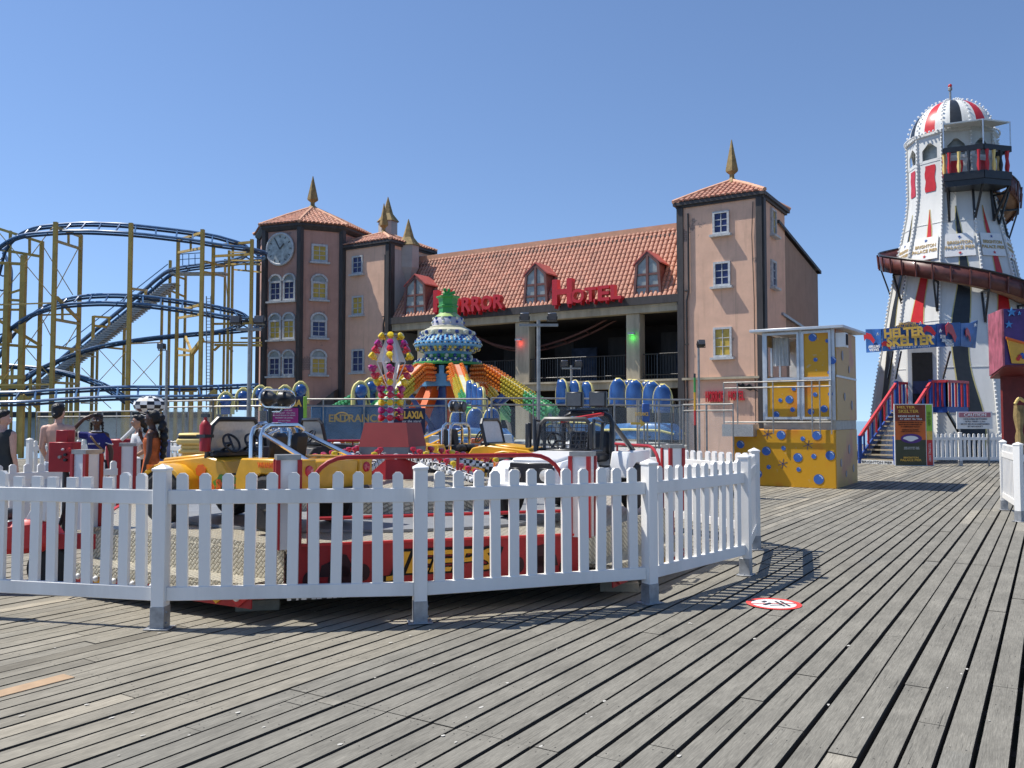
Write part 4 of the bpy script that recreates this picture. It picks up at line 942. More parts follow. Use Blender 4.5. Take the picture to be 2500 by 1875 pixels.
# doorway, landing and stairs
DZ = 2.15
DV = Vector((.8, .6, 0)); PV = Vector((.6, -.8, 0))
s0 = G(2100, 1131); s1 = s0 + PV * 1.4; top0 = s0 + DV * 2.7 + Vector((0, 0, DZ)); top1 = s1 + DV * 2.7 + Vector((0, 0, DZ))
lc = [top0, top1, top1 + PV * .5 + DV * .2, top1 + PV * .5 + DV * 1.9, top0 + DV * 2.0]
n = len(lc); lz = Vector((0, 0, -.22))
MB().add([p + lz for p in lc] + lc, [tuple(range(n - 1, -1, -1)), tuple(range(n, 2 * n))] + [(i, (i + 1) % n, n + (i + 1) % n, n + i) for i in range(n)]).build('landing', 'stair_blue', hs)
d0, d1 = P(2224, 870, 34.3), P(2278, 870, 34.0); dd = (d1 - d0); dd.z = 0; dl = dd.length; DM = frame(((d0.x + d1.x) / 2, (d0.y + d1.y) / 2, 0), dd)
door = MB(DM).box((0, .55, 3.3), (dl + .25, 1.1, 2.7)).build('door_porch', 'tower_white', hs)
MB(DM).box((0, -.02, 3.25), (dl - .06, .05, 2.2)).build('doorway', 'dark', door)
MB(DM).box((0, -.06, 2.95), (dl - .1, .04, .5)).build('door_sign', 'navy', door)
NS = 12
for i in range(NS):
    f = (i + .5) / NS; a = s0.lerp(top0, f); c = s1.lerp(top1, f)
    MB().bar(a + Vector((0, 0, .06)), c + Vector((0, 0, .06)), .27, .05).build('tread', 'tread_wood', hs)
for a, c in ((s0, top0), (s1, top1)):
    MB().bar(a + Vector((0, 0, .1)), c + Vector((0, 0, -.05)), .06, .3).build('stringer', 'stair_blue', hs)
    MB().bar(a + Vector((0, 0, 1.0)), c + Vector((0, 0, .95)), .09, .12).build('stair_handrail', 'stair_red', hs)
    MB().bar(a, a + Vector((0, 0, 1.05)), .12, .12).build('newel_post', 'stair_blue', hs); MB().bar(c, c + Vector((0, 0, 1.05)), .12, .12).build('newel_post', 'stair_blue', hs)
    for i in range(1, 9):
        q = a.lerp(c, i / 9); MB().bar(q, q + Vector((0, 0, .95)), .06, .05).build('baluster', 'stair_blue' if i % 2 else 'stair_red', hs)
for p, q in ((lc[1], lc[2]), (lc[2], lc[3]), (lc[0], lc[4])):
    MB().bar(p + Vector((0, 0, .98)), q + Vector((0, 0, .98)), .1, .1).build('landing_rail', 'stair_red', hs)
    for i in range(8):
        c = p.lerp(q, i / 7); MB().bar(c, c + Vector((0, 0, .95)), .07, .05).build('baluster', 'stair_red' if i % 2 else 'stair_blue', hs)
for q in (lc[0], lc[2]): MB().bar(q + Vector((0, 0, -.2)), q + DV * 1.6 + Vector((0, 0, -1.6)), .09, .09).build('landing_strut', 'black_paint', hs)
MB().bar(s0 + Vector((0, 0, .07)), s1 + Vector((0, 0, .07)), .06, .14).build('bottom_riser', 'tower_white', hs)
text('riser_lettering', 'BRIGHTON PIER', (s0 + s1) / 2 - DV * .035 + Vector((0, 0, .07)), PV, (0, 0, 1), 1.2, .09, 'dark', hs, ext=.01)
# name board: four panels folding round the front
mat('board_blue', (0.03, 0.11, 0.34), 0.4, var=0.5, scale=1.6); mat('letter_gold', (0.78, 0.47, 0.08), 0.4, var=0.1); mat('letter_white', (0.78, 0.78, 0.76), 0.5, var=0.03)
board = thing('name_board', 'blue folded name board reading Helter Skelter fixed across the tower', 'sign', (P(2280, 850, 33.4).x, 33.4, 0)); BD = 3.4
def quadpx(p, Ys, nm, m, t=.05):
    vs = [P(x, y, Y + BD) for (x, y), Y in zip(p, Ys)]; return MB().add(vs, [tuple(range(len(vs) - 1, -1, -1))]).build(nm, m, board, smooth=0, thick=t), vs
pa, va = quadpx([(2114, 804), (2152, 803), (2152, 858), (2116, 861)], (30.6, 30.0, 30.0, 30.6), 'side_panel', 'board_blue')
pb, vb = quadpx([(2153, 803), (2185, 799), (2200, 790), (2218, 785), (2240, 788), (2262, 793), (2285, 792), (2284, 847), (2154, 858)], (30.0, 29.8, 29.7, 29.6, 29.5, 29.4, 29.3, 29.3, 30.0), 'main_panel', 'board_blue')
pc, vc = quadpx([(2285, 790), (2343, 787), (2343, 845), (2285, 847)], (29.3, 29.9, 29.9, 29.3), 'side_panel', 'board_blue')
pd, vd = quadpx([(2344, 789), (2370, 788), (2386, 782), (2380, 850), (2344, 845)], (29.9, 30.6, 31, 31, 29.9), 'side_panel', 'board_blue')
def txt_on(parent, s, px, py, Y, w, h, m, dx=(1, -.0, 0), ext=.03, bold=.03, tilt=0.0):
    Y = Y + BD - .04; q = P(px, py, Y); k = Y / F; x = Vector(dx).normalized()
    return text('lettering', s, q, Vector((x.x, x.y, tilt)), (0, 0, 1), w * k, h * k, m, parent, ext=ext, bold=bold)
dxm = (1, -.37, 0)
txt_on(pb, 'BRIGHTON', 2215, 790, 29.5, 38, 6, 'letter_gold', dxm); txt_on(pb, 'PALACE PIER', 2217, 796, 29.5, 48, 6, 'letter_gold', dxm)
txt_on(pb, 'HELTER', 2208, 811, 29.45, 92, 23, 'letter_gold', dxm, bold=.05, tilt=.1); txt_on(pb, 'SKELTER', 2222, 832, 29.4, 106, 25, 'letter_gold', dxm, bold=.05, tilt=.06)
txt_on(pb, 'SEE THE ISLE OF WIGHT', 2222, 847, 29.4, 90, 5, 'letter_white', dxm, ext=.01, bold=.0, tilt=.03)
txt_on(pa, 'AMAZING', 2134, 846, 30.2, 28, 7, 'letter_white', (1, -1, 0), ext=.02); txt_on(pa, 'VIEWS', 2134, 854, 30.2, 24, 7, 'letter_white', (1, -1, 0), ext=.02)
txt_on(pc, 'SEE THE', 2302, 822, 29.4, 22, 9, 'letter_white', (1, .65, 0), ext=.02); txt_on(pc, 'AMAZING', 2312, 832, 29.5, 44, 8, 'letter_white', (1, .65, 0), ext=.02); txt_on(pc, 'VIEWS', 2318, 841, 29.55, 36, 9, 'letter_white', (1, .65, 0), ext=.02)
for (pp, px, py, Y, s, dx) in ((pa, 2121, 824, 30.3, 1.0, (1, -1, 0)), (pc, 2320, 808, 29.5, 1.7, (1, .65, 0)), (pd, 2362, 815, 30.3, 1.2, (1, .9, 0)), (pb, 2268, 806, 29.3, 1.0, dxm), (pb, 2163, 842, 29.9, .8, dxm)):
    Y = Y + BD; q = P(px, py, Y) - Vector((0, .05, 0)); k = Y / F * s; x = Vector(dx).normalized()
    MB().prism([(-14 * k, 6 * k), (-6 * k, 12 * k), (4 * k, 8 * k), (14 * k, -8 * k), (10 * k, -16 * k), (2 * k, -6 * k), (-8 * k, -2 * k), (-12 * k, -8 * k)], .02, q, x, (0, 0, 1)).build('slide_picture', 'stripe_red', pp, smooth=0)
for (pp, px, py, Y) in ((pb, 2246, 789, 29.3), (pb, 2277, 823, 29.2), (pa, 2142, 816, 29.9), (pc, 2295, 808, 29.2), (pd, 2380, 794, 30.6)):
    q = P(px, py, Y + BD) - Vector((0, .04, 0))
    MB().prism([(r_ * math.sin(R(36 * i)), r_ * math.cos(R(36 * i))) for i in range(10) for r_ in ((.07 if i % 2 == 0 else .03),)], .02, q, (1, 0, 0), (0, 0, 1)).build('star', 'letter_white', pp, smooth=0)
for x in (2180, 2200, 2320): q = P(x, 858, 33.6); MB().bar(q, Vector((q.x + .4, 35.0, q.z - 1.0)), .06, .06).build('bracket', 'black_paint', board)
# height-rule poster board in front of the stairs
pb_ = G(2223, 1137.5); PW = (P(2277, 1135, pb_.y).x - P(2182, 1135, pb_.y).x); PH = P(2223, 986, pb_.y).z
post = thing('notice_board', 'orange and green ride notice board leaning before the blue stairs', 'sign', pb_)
px_ = P(2182, 1000, pb_.y).x
def rect(f0, f1, g0, g1, m, d, nm, par=None): return MB().box((px_ + PW * (f0 + f1) / 2, pb_.y - d / 2 - .02 + .03, PH * (g0 + g1) / 2), (PW * (f1 - f0), d, PH * (g1 - g0))).build(nm, m, par or post, smooth=0)
mat('poster_orange', (0.60, 0.13, 0.02), 0.45, var=0.3, scale=1.2); mat('poster_dark', (0.055, 0.06, 0.03), 0.45, var=0.3, scale=2); mat('poster_brown', (0.22, 0.04, 0.015), 0.45, var=0.3, scale=2)
back = rect(0, 1, 0, 1, 'white_paint', .04, 'backing')
rect(.02, .80, .01, .42, 'poster_dark', .05, 'print_panel', back); rect(.02, .80, .42, .72, 'poster_orange', .05, 'print_panel', back); rect(.02, .80, .72, .985, 'poster_brown', .05, 'print_panel', back)
rect(.82, .97, .01, .42, 'bright_red', .05, 'height_bar', back); rect(.82, .97, .42, .56, 'gold_paint', .05, 'height_bar', back); rect(.82, .97, .56, .985, 'lime_paint', .05, 'height_bar', back)
def ptxt(s, f, g, w, h, m='letter_white'): text('lettering', s, (px_ + PW * f, pb_.y - .06, PH * g), (1, 0, 0), (0, 0, 1), PW * w, PH * h, m, back, ext=.006, bold=.02)
ptxt('HELTER', .30, .945, .46, .04, 'letter_gold'); ptxt('SKELTER', .36, .88, .52, .05, 'letter_gold'); ptxt('RIDERS MUST BE', .36, .80, .54, .028); ptxt('AT LEAST .9m TALL', .42, .755, .58, .028)
ptxt('CHILDREN BETWEEN .9m & 1.2m', .40, .70, .64, .018, 'dark'); ptxt('MUST BE ACCOMPANIED BY', .40, .665, .6, .018, 'dark'); ptxt('A COMPETENT ADULT', .40, .63, .5, .018, 'dark'); ptxt('REMOVE ALL SHARP', .40, .58, .42, .016, 'dark'); ptxt('OBJECTS FROM POCKETS', .40, .55, .5, .016, 'dark')
ptxt('KEEP YOUR FEET AND', .42, .30, .38, .013); ptxt('ARMS IN AT ALL TIMES', .42, .275, .4, .013); ptxt('BRIGHTON', .40, .135, .38, .03, 'letter_gold'); ptxt('PALACE PIER', .40, .095, .54, .035, 'letter_gold')
MB().prism([(PW * .27 * math.cos(R(15 * i)), PH * .075 * math.sin(R(15 * i))) for i in range(24)], .01, (px_ + PW * .42, pb_.y - .058, PH * .44), (1, 0, 0), (0, 0, 1)).build('tower_picture', 'purple', back, smooth=0)
MB().prism([(PW * .2 * math.cos(R(30 * i)) * (1 if i < 7 else .6), PH * .045 * math.sin(R(30 * i))) for i in range(12)], .01, (px_ + PW * .40, pb_.y - .067, PH * .44), (1, 0, 0), (0, 0, 1)).build('tower_picture', 'letter_white', back, smooth=0)
text('lettering', 'GOOD TO GO', (px_ + PW * .885, pb_.y - .06, PH * .76), (0, 0, 1), (-1, 0, 0), PH * .22, PW * .07, 'dark', back, ext=.006)
text('lettering', 'TOO SMALL SORRY', (px_ + PW * .885, pb_.y - .06, PH * .22), (0, 0, -1), (1, 0, 0), PH * .3, PW * .06, 'letter_white', back, ext=.006)
# caution sign on the tower
cs = thing('caution_sign', 'white caution sign with pink heading on the tower above the fence', 'sign', (P(2378, 1028, 30.55).x, 30.62, 0))
c0, c1, c2 = P(2335, 1005, 30.6), P(2422, 1005, 30.6), P(2378, 1047, 30.6)
cw = c1.x - c0.x; ccx = (c0.x + c1.x) / 2; ccz = (c0.z + c2.z) / 2; chh = c0.z - c2.z
bk = MB().box((ccx, 30.6, ccz), (cw, .04, chh)).build('board', 'plaque', cs)
mat('pink_band', (0.45, 0.17, 0.20), 0.5); MB().box((ccx, 30.57, ccz + chh * .31), (cw * .88, .03, chh * .26)).build('heading_band', 'pink_band', bk)
for s, g, w, h in (('CAUTION', .31, .62, .18), ('CHILDREN BETWEEN', .07, .66, .08), ('0.9m AND 1.2m', -.07, .55, .08), ('MUST BE ACCOMPANIED', -.22, .8, .08), ('BY AN ADULT', -.36, .42, .08)):
    text('lettering', s, (ccx, 30.545, ccz + chh * g), (1, 0, 0), (0, 0, 1), cw * w, chh * h, 'letter_white' if g > .2 else 'navy', bk, ext=.006, bold=.02)
for x in (-.4, .4): MB().bar((ccx + cw * x, 30.64, 0), (ccx + cw * x, 30.64, ccz), .05, .03).build('leg', 'dull_steel', cs)
# ---------------------------------------------------------------- yellow bubble-painted control booth
def bubble_paint(key, a, b_, c_):
    m = mat(key, a, 0.45, var=0.08, scale=2); n, l = m.node_tree.nodes, m.node_tree.links; b = n['Principled BSDF']
    tc = n.new('ShaderNodeTexCoord'); no = n.new('ShaderNodeTexNoise'); no.inputs['Scale'].default_value = 0.9; no.inputs['Detail'].default_value = 3; l.new(tc.outputs['Object'], no.inputs['Vector'])
    r = n.new('ShaderNodeValToRGB'); e = r.color_ramp.elements; e[0].position = .5; e[0].color = a + (1,); e[1].position = .78; e[1].color = c_ + (1,); q = e.new(.62); q.color = b_ + (1,); l.new(no.outputs['Fac'], r.inputs['Fac'])
    n2 = n.new('ShaderNodeTexNoise'); n2.inputs['Scale'].default_value = 9; n2.inputs['Detail'].default_value = 8; l.new(tc.outputs['Object'], n2.inputs['Vector'])
    r2 = n.new('ShaderNodeValToRGB'); r2.color_ramp.elements[0].position = .66; r2.color_ramp.elements[1].position = .74; r2.color_ramp.elements[0].color = (0, 0, 0, 1); r2.color_ramp.elements[1].color = (.6, .6, .6, 1); l.new(n2.outputs['Fac'], r2.inputs['Fac'])
    mx = n.new('ShaderNodeMix'); mx.data_type = 'RGBA'; l.new(r2.outputs['Color'], mx.inputs['Factor']); l.new(r.outputs['Color'], mx.inputs['A']); mx.inputs['B'].default_value = (.5, .4, .25, 1)
    l.new(mx.outputs['Result'], b.inputs['Base Color'])
bubble_paint('bubble_yellow', (0.62, 0.31, 0.012), (0.62, 0.21, 0.015), (0.52, 0.06, 0.02))
bubble_paint('faded_yellow', (0.50, 0.30, 0.08), (0.48, 0.22, 0.10), (0.42, 0.12, 0.10))
mat('bubble_blue', (0.045, 0.13, 0.42), 0.4, var=0.15, scale=10); mat('bubble_rim', (0.02, 0.05, 0.18), 0.4); mat('bubble_light', (0.55, 0.66, 0.80), 0.4)
mat('aluminium', (0.56, 0.57, 0.58), 0.4, 0.5, var=0.1); mat('curtain', (0.7, 0.7, 0.68), 0.8); mat('booth_grey', (0.42, 0.42, 0.38), 0.6, var=0.15, dirt=(.2, .18, .14), damt=.5)
mat('tread_plate', (0.42, 0.42, 0.41), 0.4, 0.6, var=0.2, scale=30, bump=0.8, bscale=60)
BC = G(2042, 1194); BM = frame(BC, V, U); BI = BM.inverted()
booth = thing('control_booth', 'yellow and orange control booth painted with blue bubbles beside the picket fence', 'booth', BC, math.atan2(V.y, V.x))
def bp(px, py, y=0.0): return BI @ plane_hit(px, py, BC + U * y, U)
def bbx(): return MB(BM)
zb = 1.39; W1, W2, D1 = -2.45, -1.72, 2.55; zc = 1.62; zt = bp(2042, 800).z
bbx().box((W1 / 2, D1 / 2, zb / 2), (-W1, D1, zb)).build('base', 'bubble_yellow', booth, bevel=.01)
bbx().box((.004, D1 / 2, zb / 2), (.02, D1 - .02, zb - .02)).build('base_side', 'faded_yellow', booth)
bbx().box((W2 / 2, D1 / 2 + .06, (zb + zc) / 2), (-W2, D1 - .12, zc - zb)).build('plinth', 'booth_grey', booth)
# cabin: corner posts, back and right walls, front in two framed bays
for x in (W2 + .04, W2 * .46, -.04): bbx().box((x, .09, (zc + zt) / 2), (.07, .07, zt - zc)).build('cabin_post', 'aluminium', booth)
bbx().box((-.01, D1 / 2 + .06, (zc + zt) / 2), (.06, D1 - .15, zt - zc)).build('side_wall', 'faded_yellow', booth)
bbx().box((.03, D1 / 2, zc + (zt - zc) * .48), (.03, D1 - .2, .05)).build('side_strip', 'aluminium', booth)
bbx().box((W2 / 2, D1 - .05, (zc + zt) / 2), (-W2 - .1, .06, zt - zc)).build('back_wall', 'curtain', booth)
bbx().box((W2 + .03, D1 / 2 + .06, zc + .55), (.06, D1 - .15, 1.1)).build('left_wall', 'bubble_yellow', booth)
bbx().box((W2 + .03, D1 / 2 + .06, zt - .2), (.04, D1 - .2, .3)).build('left_wall', 'faded_yellow', booth)
for y in (.8, 1.6): bbx().box((W2 + .03, y, (zc + zt) / 2), (.05, .06, zt - zc)).build('window_mullion', 'aluminium', booth)
rf = bbx(); rf.box((W2 / 2 + .0, D1 / 2, zt + .05), (-W2 + .5, D1 + .35, .07), rx=R(1.5)).build('roof', 'aluminium', booth, bevel=.01)
xm = W2 * .46
zm = zc + (zt - zc) * .46
def bay(x0, x1, lower, upper):
    f = bbx(); w = .055
    for a, c, z0, z1 in ((x0, x0 + w, zc + .02, zt - .04), (x1 - w, x1, zc + .02, zt - .04)): f.box(((a + c) / 2, .04, (z0 + z1) / 2), (w, .06, z1 - z0))
    for z in (zc + .05, zm, zt - .07): f.box(((x0 + x1) / 2, .04, z), (x1 - x0 - 2 * w, .06, .06))
    f = f.build('door_frame' if x1 > -.2 else 'window_frame', 'aluminium', booth)
    bbx().box(((x0 + x1) / 2, .05, (zc + .08 + zm - .03) / 2), (x1 - x0 - 2 * w, .03, zm - zc - .11)).build('lower_panel', lower, f)
    bbx().box(((x0 + x1) / 2, .05, (zm + zt - .07) / 2), (x1 - x0 - 2 * w, .02, zt - zm - .13)).build('upper_panel' if upper != 'glass' else 'window_pane', upper, f)
bay(W2 + .07, xm - .03, 'bubble_yellow', 'glass'); bay(xm + .03, -.08, 'bubble_yellow', 'bubble_yellow')
cu = []
for i in range(15): cu.append([(W2 + .15 + .03 * i, .5 + .03 * math.sin(i * 1.9), zm + .35), (W2 + .15 + .028 * i, .5 + .04 * math.sin(i * 1.9), zt - .12)])
bbx().sheet(cu).build('curtain', 'curtain', booth)
bbx().box((W2 + .4, .35, zm + .03), (.5, .4, .04)).build('shelf', 'aluminium', booth)
bbx().box((.12, .3, zt - .28), (.22, .36, .34)).build('air_conditioner', 'white_paint', booth); bbx().box((.235, .3, zt - .27), (.02, .2, .26)).build('air_grille', 'dark', booth)
def bubble(x, z, r, y=-.006, ax='f'):
    if ax == 'f': o, X = (x, y, z), (1, 0, 0)
    else: o, X = (.03 if z > zb else .02, x, z), (0, 1, 0)
    c = [(r * math.cos(R(18 * i)), r * math.sin(R(18 * i))) for i in range(20)]
    b = bbx().prism(c, .004, o, X, (0, 0, 1)).build('painted_bubble', 'bubble_blue' if ax == 'f' else 'bubble_faded', booth, smooth=0)
    if ax == 'f':
        e = []
        for i in range(9): a = R(5 + 10 * i); e.append((r * .82 * math.cos(a), r * .82 * math.sin(a)))
        for i in range(8, -1, -1): a = R(5 + 10 * i); e.append((r * .62 * math.cos(a) + r * .02, r * .62 * math.sin(a) + r * .02))
        bbx().prism(e, .003, (x, y - .004, z), (1, 0, 0), (0, 0, 1)).build('bubble_highlight', 'bubble_light', b, smooth=0)
mat('bubble_faded', (0.25, 0.25, 0.28), 0.5)
for (px, py, r) in ((1907, 1062, 20), (1994, 1063, 20), (1960, 1071, 10), (1871, 1101, 20), (1913, 1094, 10), (1948, 1117, 20), (1987, 1114, 11), (2027, 1112, 20), (1877, 1140, 10), (1950, 1146, 10), (1999, 1170, 22), (1850, 1157, 20), (1808, 1085, 18)):
    q = bp(px, py); bubble(q.x, q.z, r * .56 * BC.y / F)
for (px, py, r) in ((1984, 823, 18), (2020, 832, 9), (1991, 878, 9), (2032, 880, 17), (2025, 909, 9), (1994, 925, 9)):
    q = bp(px, py, .03); bubble(q.x, min(q.z, zt - .2), r * .55 * BC.y / F, .03)
for (px, py, r) in ((1927, 975, 18), (1938, 949, 10), (1935, 1000, 11), (1895, 1012, 15), (1990, 963, 10), (2027, 962, 10), (2012, 998, 16), (1980, 1005, 14), (1905, 977, 9)):
    q = bp(px, py, .03); bubble(q.x, q.z, r * .55 * BC.y / F, .03)
for (y, z, r) in ((.8, 3.2, .12), (1.6, 2.9, .09), (1.0, 2.2, .1), (1.9, 2.0, .12), (.5, .6, .1), (1.5, .9, .12), (2.0, .4, .1), (1.1, .3, .08)): bubble(y, z, r, ax='s')
for (px, py) in ((1874, 1060), (1973, 1086), (1911, 1132)):
    q = bp(px, py); b = bbx()
    for a in (20, 80, 140): b.bar((q.x - .12 * math.cos(R(a)), -.004, q.z - .12 * math.sin(R(a))), (q.x + .12 * math.cos(R(a)), -.004, q.z + .12 * math.sin(R(a))), .004, .012)
    b.build('painted_star', 'bubble_rim', booth, smooth=0)
# its landing rail and tread-plate bridge
bbx().box((W1 + .2, -.05, zb - .02), (.78, .5, .3)).build('tread_plate_step', 'tread_plate', booth)
rail = bbx(); zr_ = bp(1900, 932).z
rl_ = [(-.06, -.12), (W2 - .1, -.12), (W1 - .2, -.12)]
for z in (zr_, zr_ - .14, zc - .05): bbx().tube([(x, y, z) for x, y in rl_], .018, 6).build('railing_bar', 'dull_steel', booth)
for x in (-.06, -.32, -.5, -1.42, W1 - .2, W1 + .15): bbx().tube([(x, -.12, zb - .1), (x, -.12, zr_)], .018, 6).build('railing_post', 'dull_steel', booth)

# ---------------------------------------------------------------- game stall at the right edge
stall = thing('game_stall', 'purple game stall canopy with stars and yellow bucket picture at the right edge', 'stall', (P(2560, 1028, 22).x, 22, 0))
x0, x1 = P(2447, 752, 21).x, P(2447, 752, 21).x + 3.0
zt_, zb_ = P(2447, 754, 21).z, P(2447, 893, 21).z
mat('stall_purple', (0.07, 0.03, 0.15), 0.4, var=0.4, scale=2); mat('stall_flame', (0.38, 0.10, 0.14), 0.45, var=0.6, scale=2.5); mat('stall_red', (0.16, 0.02, 0.02), 0.5, var=0.2)
xl, ty = P(2416, 760, 22.9).x, 22.95
pl_ = [(x0, 21.0), (x1, 21.0), (x1 + .5, 23.0), (xl, ty)]
cn = MB().add([(a, c, zb_) for a, c in pl_] + [(a, c, zt_) for a, c in pl_], [(3, 2, 1, 0), (4, 5, 6, 7), (0, 1, 5, 4), (1, 2, 6, 5), (2, 3, 7, 6), (3, 0, 4, 7)]).build('canopy_box', 'stall_purple', stall)
MB().add([(x0, 20.99, zb_), (x0, 20.99, zt_), (xl, ty, zt_ + .1), (xl, ty, zb_ - .15)], [(0, 1, 2, 3)]).build('side_panel', 'stall_flame', stall, smooth=0, thick=.04)
MB().add([(x0, 20.99, zb_), (x1, 20.99, zb_), (x1, 23, zb_ - .2), (xl, ty, zb_ - .2)], [(0, 1, 2, 3)]).build('soffit', 'stall_red', stall, smooth=0, thick=.05)
for px, py, r in ((2470, 762, .12), (2489, 765, .05), (2463, 792, .10)):
    q = P(px, py, 20.97); MB().prism([(r_ * math.sin(R(36 * i)), r_ * math.cos(R(36 * i))) for i in range(10) for r_ in ((r if i % 2 == 0 else r * .42),)], .02, q, (1, 0, 0), (0, 0, 1)).build('star', 'sky_blue_paint', cn, smooth=0)
q = [P(px, py, 20.96) for px, py in ((2457, 822), (2510, 838), (2510, 888), (2470, 887))]; MB().add(q, [(3, 2, 1, 0)]).build('bucket_picture', 'yellow_paint', cn, smooth=0, thick=.02)
q = [P(px, py, 20.93) for px, py in ((2456, 822), (2512, 838), (2512, 843), (2456, 828))]; MB().add(q, [(3, 2, 1, 0)]).build('bucket_rim', 'orange_paint', cn, smooth=0, thick=.02)
for px, py in ((2490, 870), (2496, 866), (2500, 872), (2486, 876)): q = P(px, py, 20.93); MB().ball(q, .05, sq=(1, .3, 1)).build('ball_picture', 'bright_red' if px % 4 else 'blue_paint', cn)
pst = P(2488, 1028, 21.6)
MB().lathe([(.14, 0), (.14, .3), (.08, .4), (.1, 1.2), (.07, 1.35), (.13, 1.7), (.11, 2.0)], 10, (pst.x, pst.y, 0)).build('carved_post', 'spire_gold', stall)
b = MB()
for i in range(16): a = i * .55; b.ball((pst.x - .14 + .03 * i, pst.y - .1, 2.05 + .07 * math.sin(a) + .015 * i), .045, 6, 5)
b.build('carved_scroll', 'cream_yellow', stall, kind='stuff')
MB().box((pst.x + .5, 22.6, 1.5), (.7, .1, 3.0)).build('back_panel', 'stall_red', stall)

# ---------------------------------------------------------------- floodlight masts
mat('dark_glass', (0.09, 0.09, 0.095), .15, var=.2)
def mast(px, y0, Y, label, arms, bar_w, size=.3, col_='dull_steel', r=.036):
    b0 = P(px, 1028, Y); t = thing('floodlight_mast', label, 'floodlight', (b0.x, Y, 0), 0, 'floodlight masts'); zt = P(px, y0, Y).z
    MB().tube([(b0.x, Y, 0), (b0.x, Y, zt)], r, 10).build('pole', col_, t)
    if bar_w: MB().bar((b0.x - bar_w / 2, Y - .06, zt - .1), (b0.x + bar_w / 2, Y - .06, zt - .1), .05, .05).build('crossbar', col_, t)
    for dx, tilt in arms:
        L = MB(Matrix.Translation((b0.x + dx, Y - .12, zt + .06)) @ Matrix.Rotation(R(tilt), 4, 'X'))
        h = L.box((0, 0, 0), (size, .12, size * .8)).build('lamp_housing', 'black_paint', t, bevel=.01)
        MB(L.M).box((0, -.065, 0), (size * .86, .012, size * .66)).build('lamp_glass', 'dark_glass', h)
        MB(L.M).tube([(-size * .55, .02, 0), (-size * .55, .02, -size * .55), (size * .55, .02, -size * .55), (size * .55, .02, 0)], .012, 5).build('lamp_bracket', 'black_paint', h)
mast(1315, 782, 16.4, 'tall silver mast with two floodlights in front of the hotel columns', ((-.27, 15), (.26, 15)), .75, .17)
mast(1395, 892, 27, 'short silver mast with two pale floodlights before the loggia', ((-.22, 15), (.22, 15)), .6, .22)
mast(607, 792, 15.8, 'silver mast with two floodlights beside the clock turret', ((-.22, -15), (.22, -15)), .45, .19)
mast(405, 855, 15, 'thin grey mast with one small lamp under the coaster', ((-.05, 0),), 0, .12, r=.025)
mast(1707, 846, 18.5, 'thin mast with single black lamp beside the entrance lettering', ((.03, -20),), 0, .16, r=.025)
# ---------------------------------------------------------------- children's jeep ride
def chequer_mat(key, a, b, sc):
    m = mat(key, a, 0.45); n, l = m.node_tree.nodes, m.node_tree.links
    tc = n.new('ShaderNodeTexCoord'); ck = n.new('ShaderNodeTexChecker'); ck.inputs['Scale'].default_value = sc; ck.inputs['Color1'].default_value = a + (1,); ck.inputs['Color2'].default_value = b + (1,)
    mp = n.new('ShaderNodeMapping'); mp.inputs['Location'].default_value = (.013, .017, .011); l.new(tc.outputs['Object'], mp.inputs['Vector']); l.new(mp.outputs[0], ck.inputs['Vector']); l.new(ck.outputs['Color'], n['Principled BSDF'].inputs['Base Color'])
chequer_mat('chequer', (0.75, 0.75, 0.73), (0.02, 0.02, 0.02), 26)
def plate_mat():
    m = mat('chequer_plate', (0.56, 0.53, 0.45), 0.42, 0.35, var=0.12, scale=5, dirt=(.28, .25, .19), damt=.5); n, l = m.node_tree.nodes, m.node_tree.links
    tc = n.new('ShaderNodeTexCoord'); sp = n.new('ShaderNodeSeparateXYZ'); l.new(tc.outputs['Object'], sp.inputs[0])
    def lin(a, b, c):
        o = None
        for k, ax in ((a, 'X'), (b, 'Y'), (c, 'Z')):
            q = n.new('ShaderNodeMath'); q.operation = 'MULTIPLY'; l.new(sp.outputs[ax], q.inputs[0]); q.inputs[1].default_value = k
            if o is None: o = q.outputs[0]
            else: ad = n.new('ShaderNodeMath'); l.new(o, ad.inputs[0]); l.new(q.outputs[0], ad.inputs[1]); o = ad.outputs[0]
        return o
    cb = n.new('ShaderNodeCombineXYZ'); l.new(lin(.7, .5, .7), cb.inputs[0]); l.new(lin(.45, -.75, -.7), cb.inputs[1])
    br = n.new('ShaderNodeTexBrick'); br.inputs['Scale'].default_value = 8; br.inputs['Mortar Size'].default_value = .05; br.inputs['Mortar Smooth'].default_value = .5; br.inputs['Color1'].default_value = (.62, .58, .47, 1); br.inputs['Color2'].default_value = (.55, .51, .41, 1); br.inputs['Mortar'].default_value = (.36, .33, .26, 1); l.new(cb.outputs[0], br.inputs['Vector'])
    l.new(br.outputs['Color'], n['Principled BSDF'].inputs['Base Color'])
    bu = n.new('ShaderNodeBump'); bu.invert = True; bu.inputs['Strength'].default_value = 1.0; bu.inputs['Distance'].default_value = .02; l.new(br.outputs['Fac'], bu.inputs['Height']); l.new(bu.outputs[0], n['Principled BSDF'].inputs['Normal'])
plate_mat()
mat('pillar_white', (0.74, 0.74, 0.73), 0.35, var=0.04); mat('lamp_red', (0.55, 0.012, 0.04), 0.18, var=.1, coat=.5); mat('lamp_yellow', (0.78, 0.55, 0.01), 0.18, var=.1, coat=.5); mat('lamp_magenta', (0.36, 0.01, 0.16), 0.18, var=.1, coat=.5)
mat('screen_pane', (0.62, 0.61, 0.56), 0.25, 0.2, var=.1, scale=40); mat('hub_red', (0.30, 0.045, 0.04), 0.55, var=.08, dirt=(.2, .05, .04), damt=.3); mat('grey_paint', (0.22, 0.23, 0.24), 0.5, var=.15); mat('seat_black', (0.02, 0.02, 0.022), 0.5)
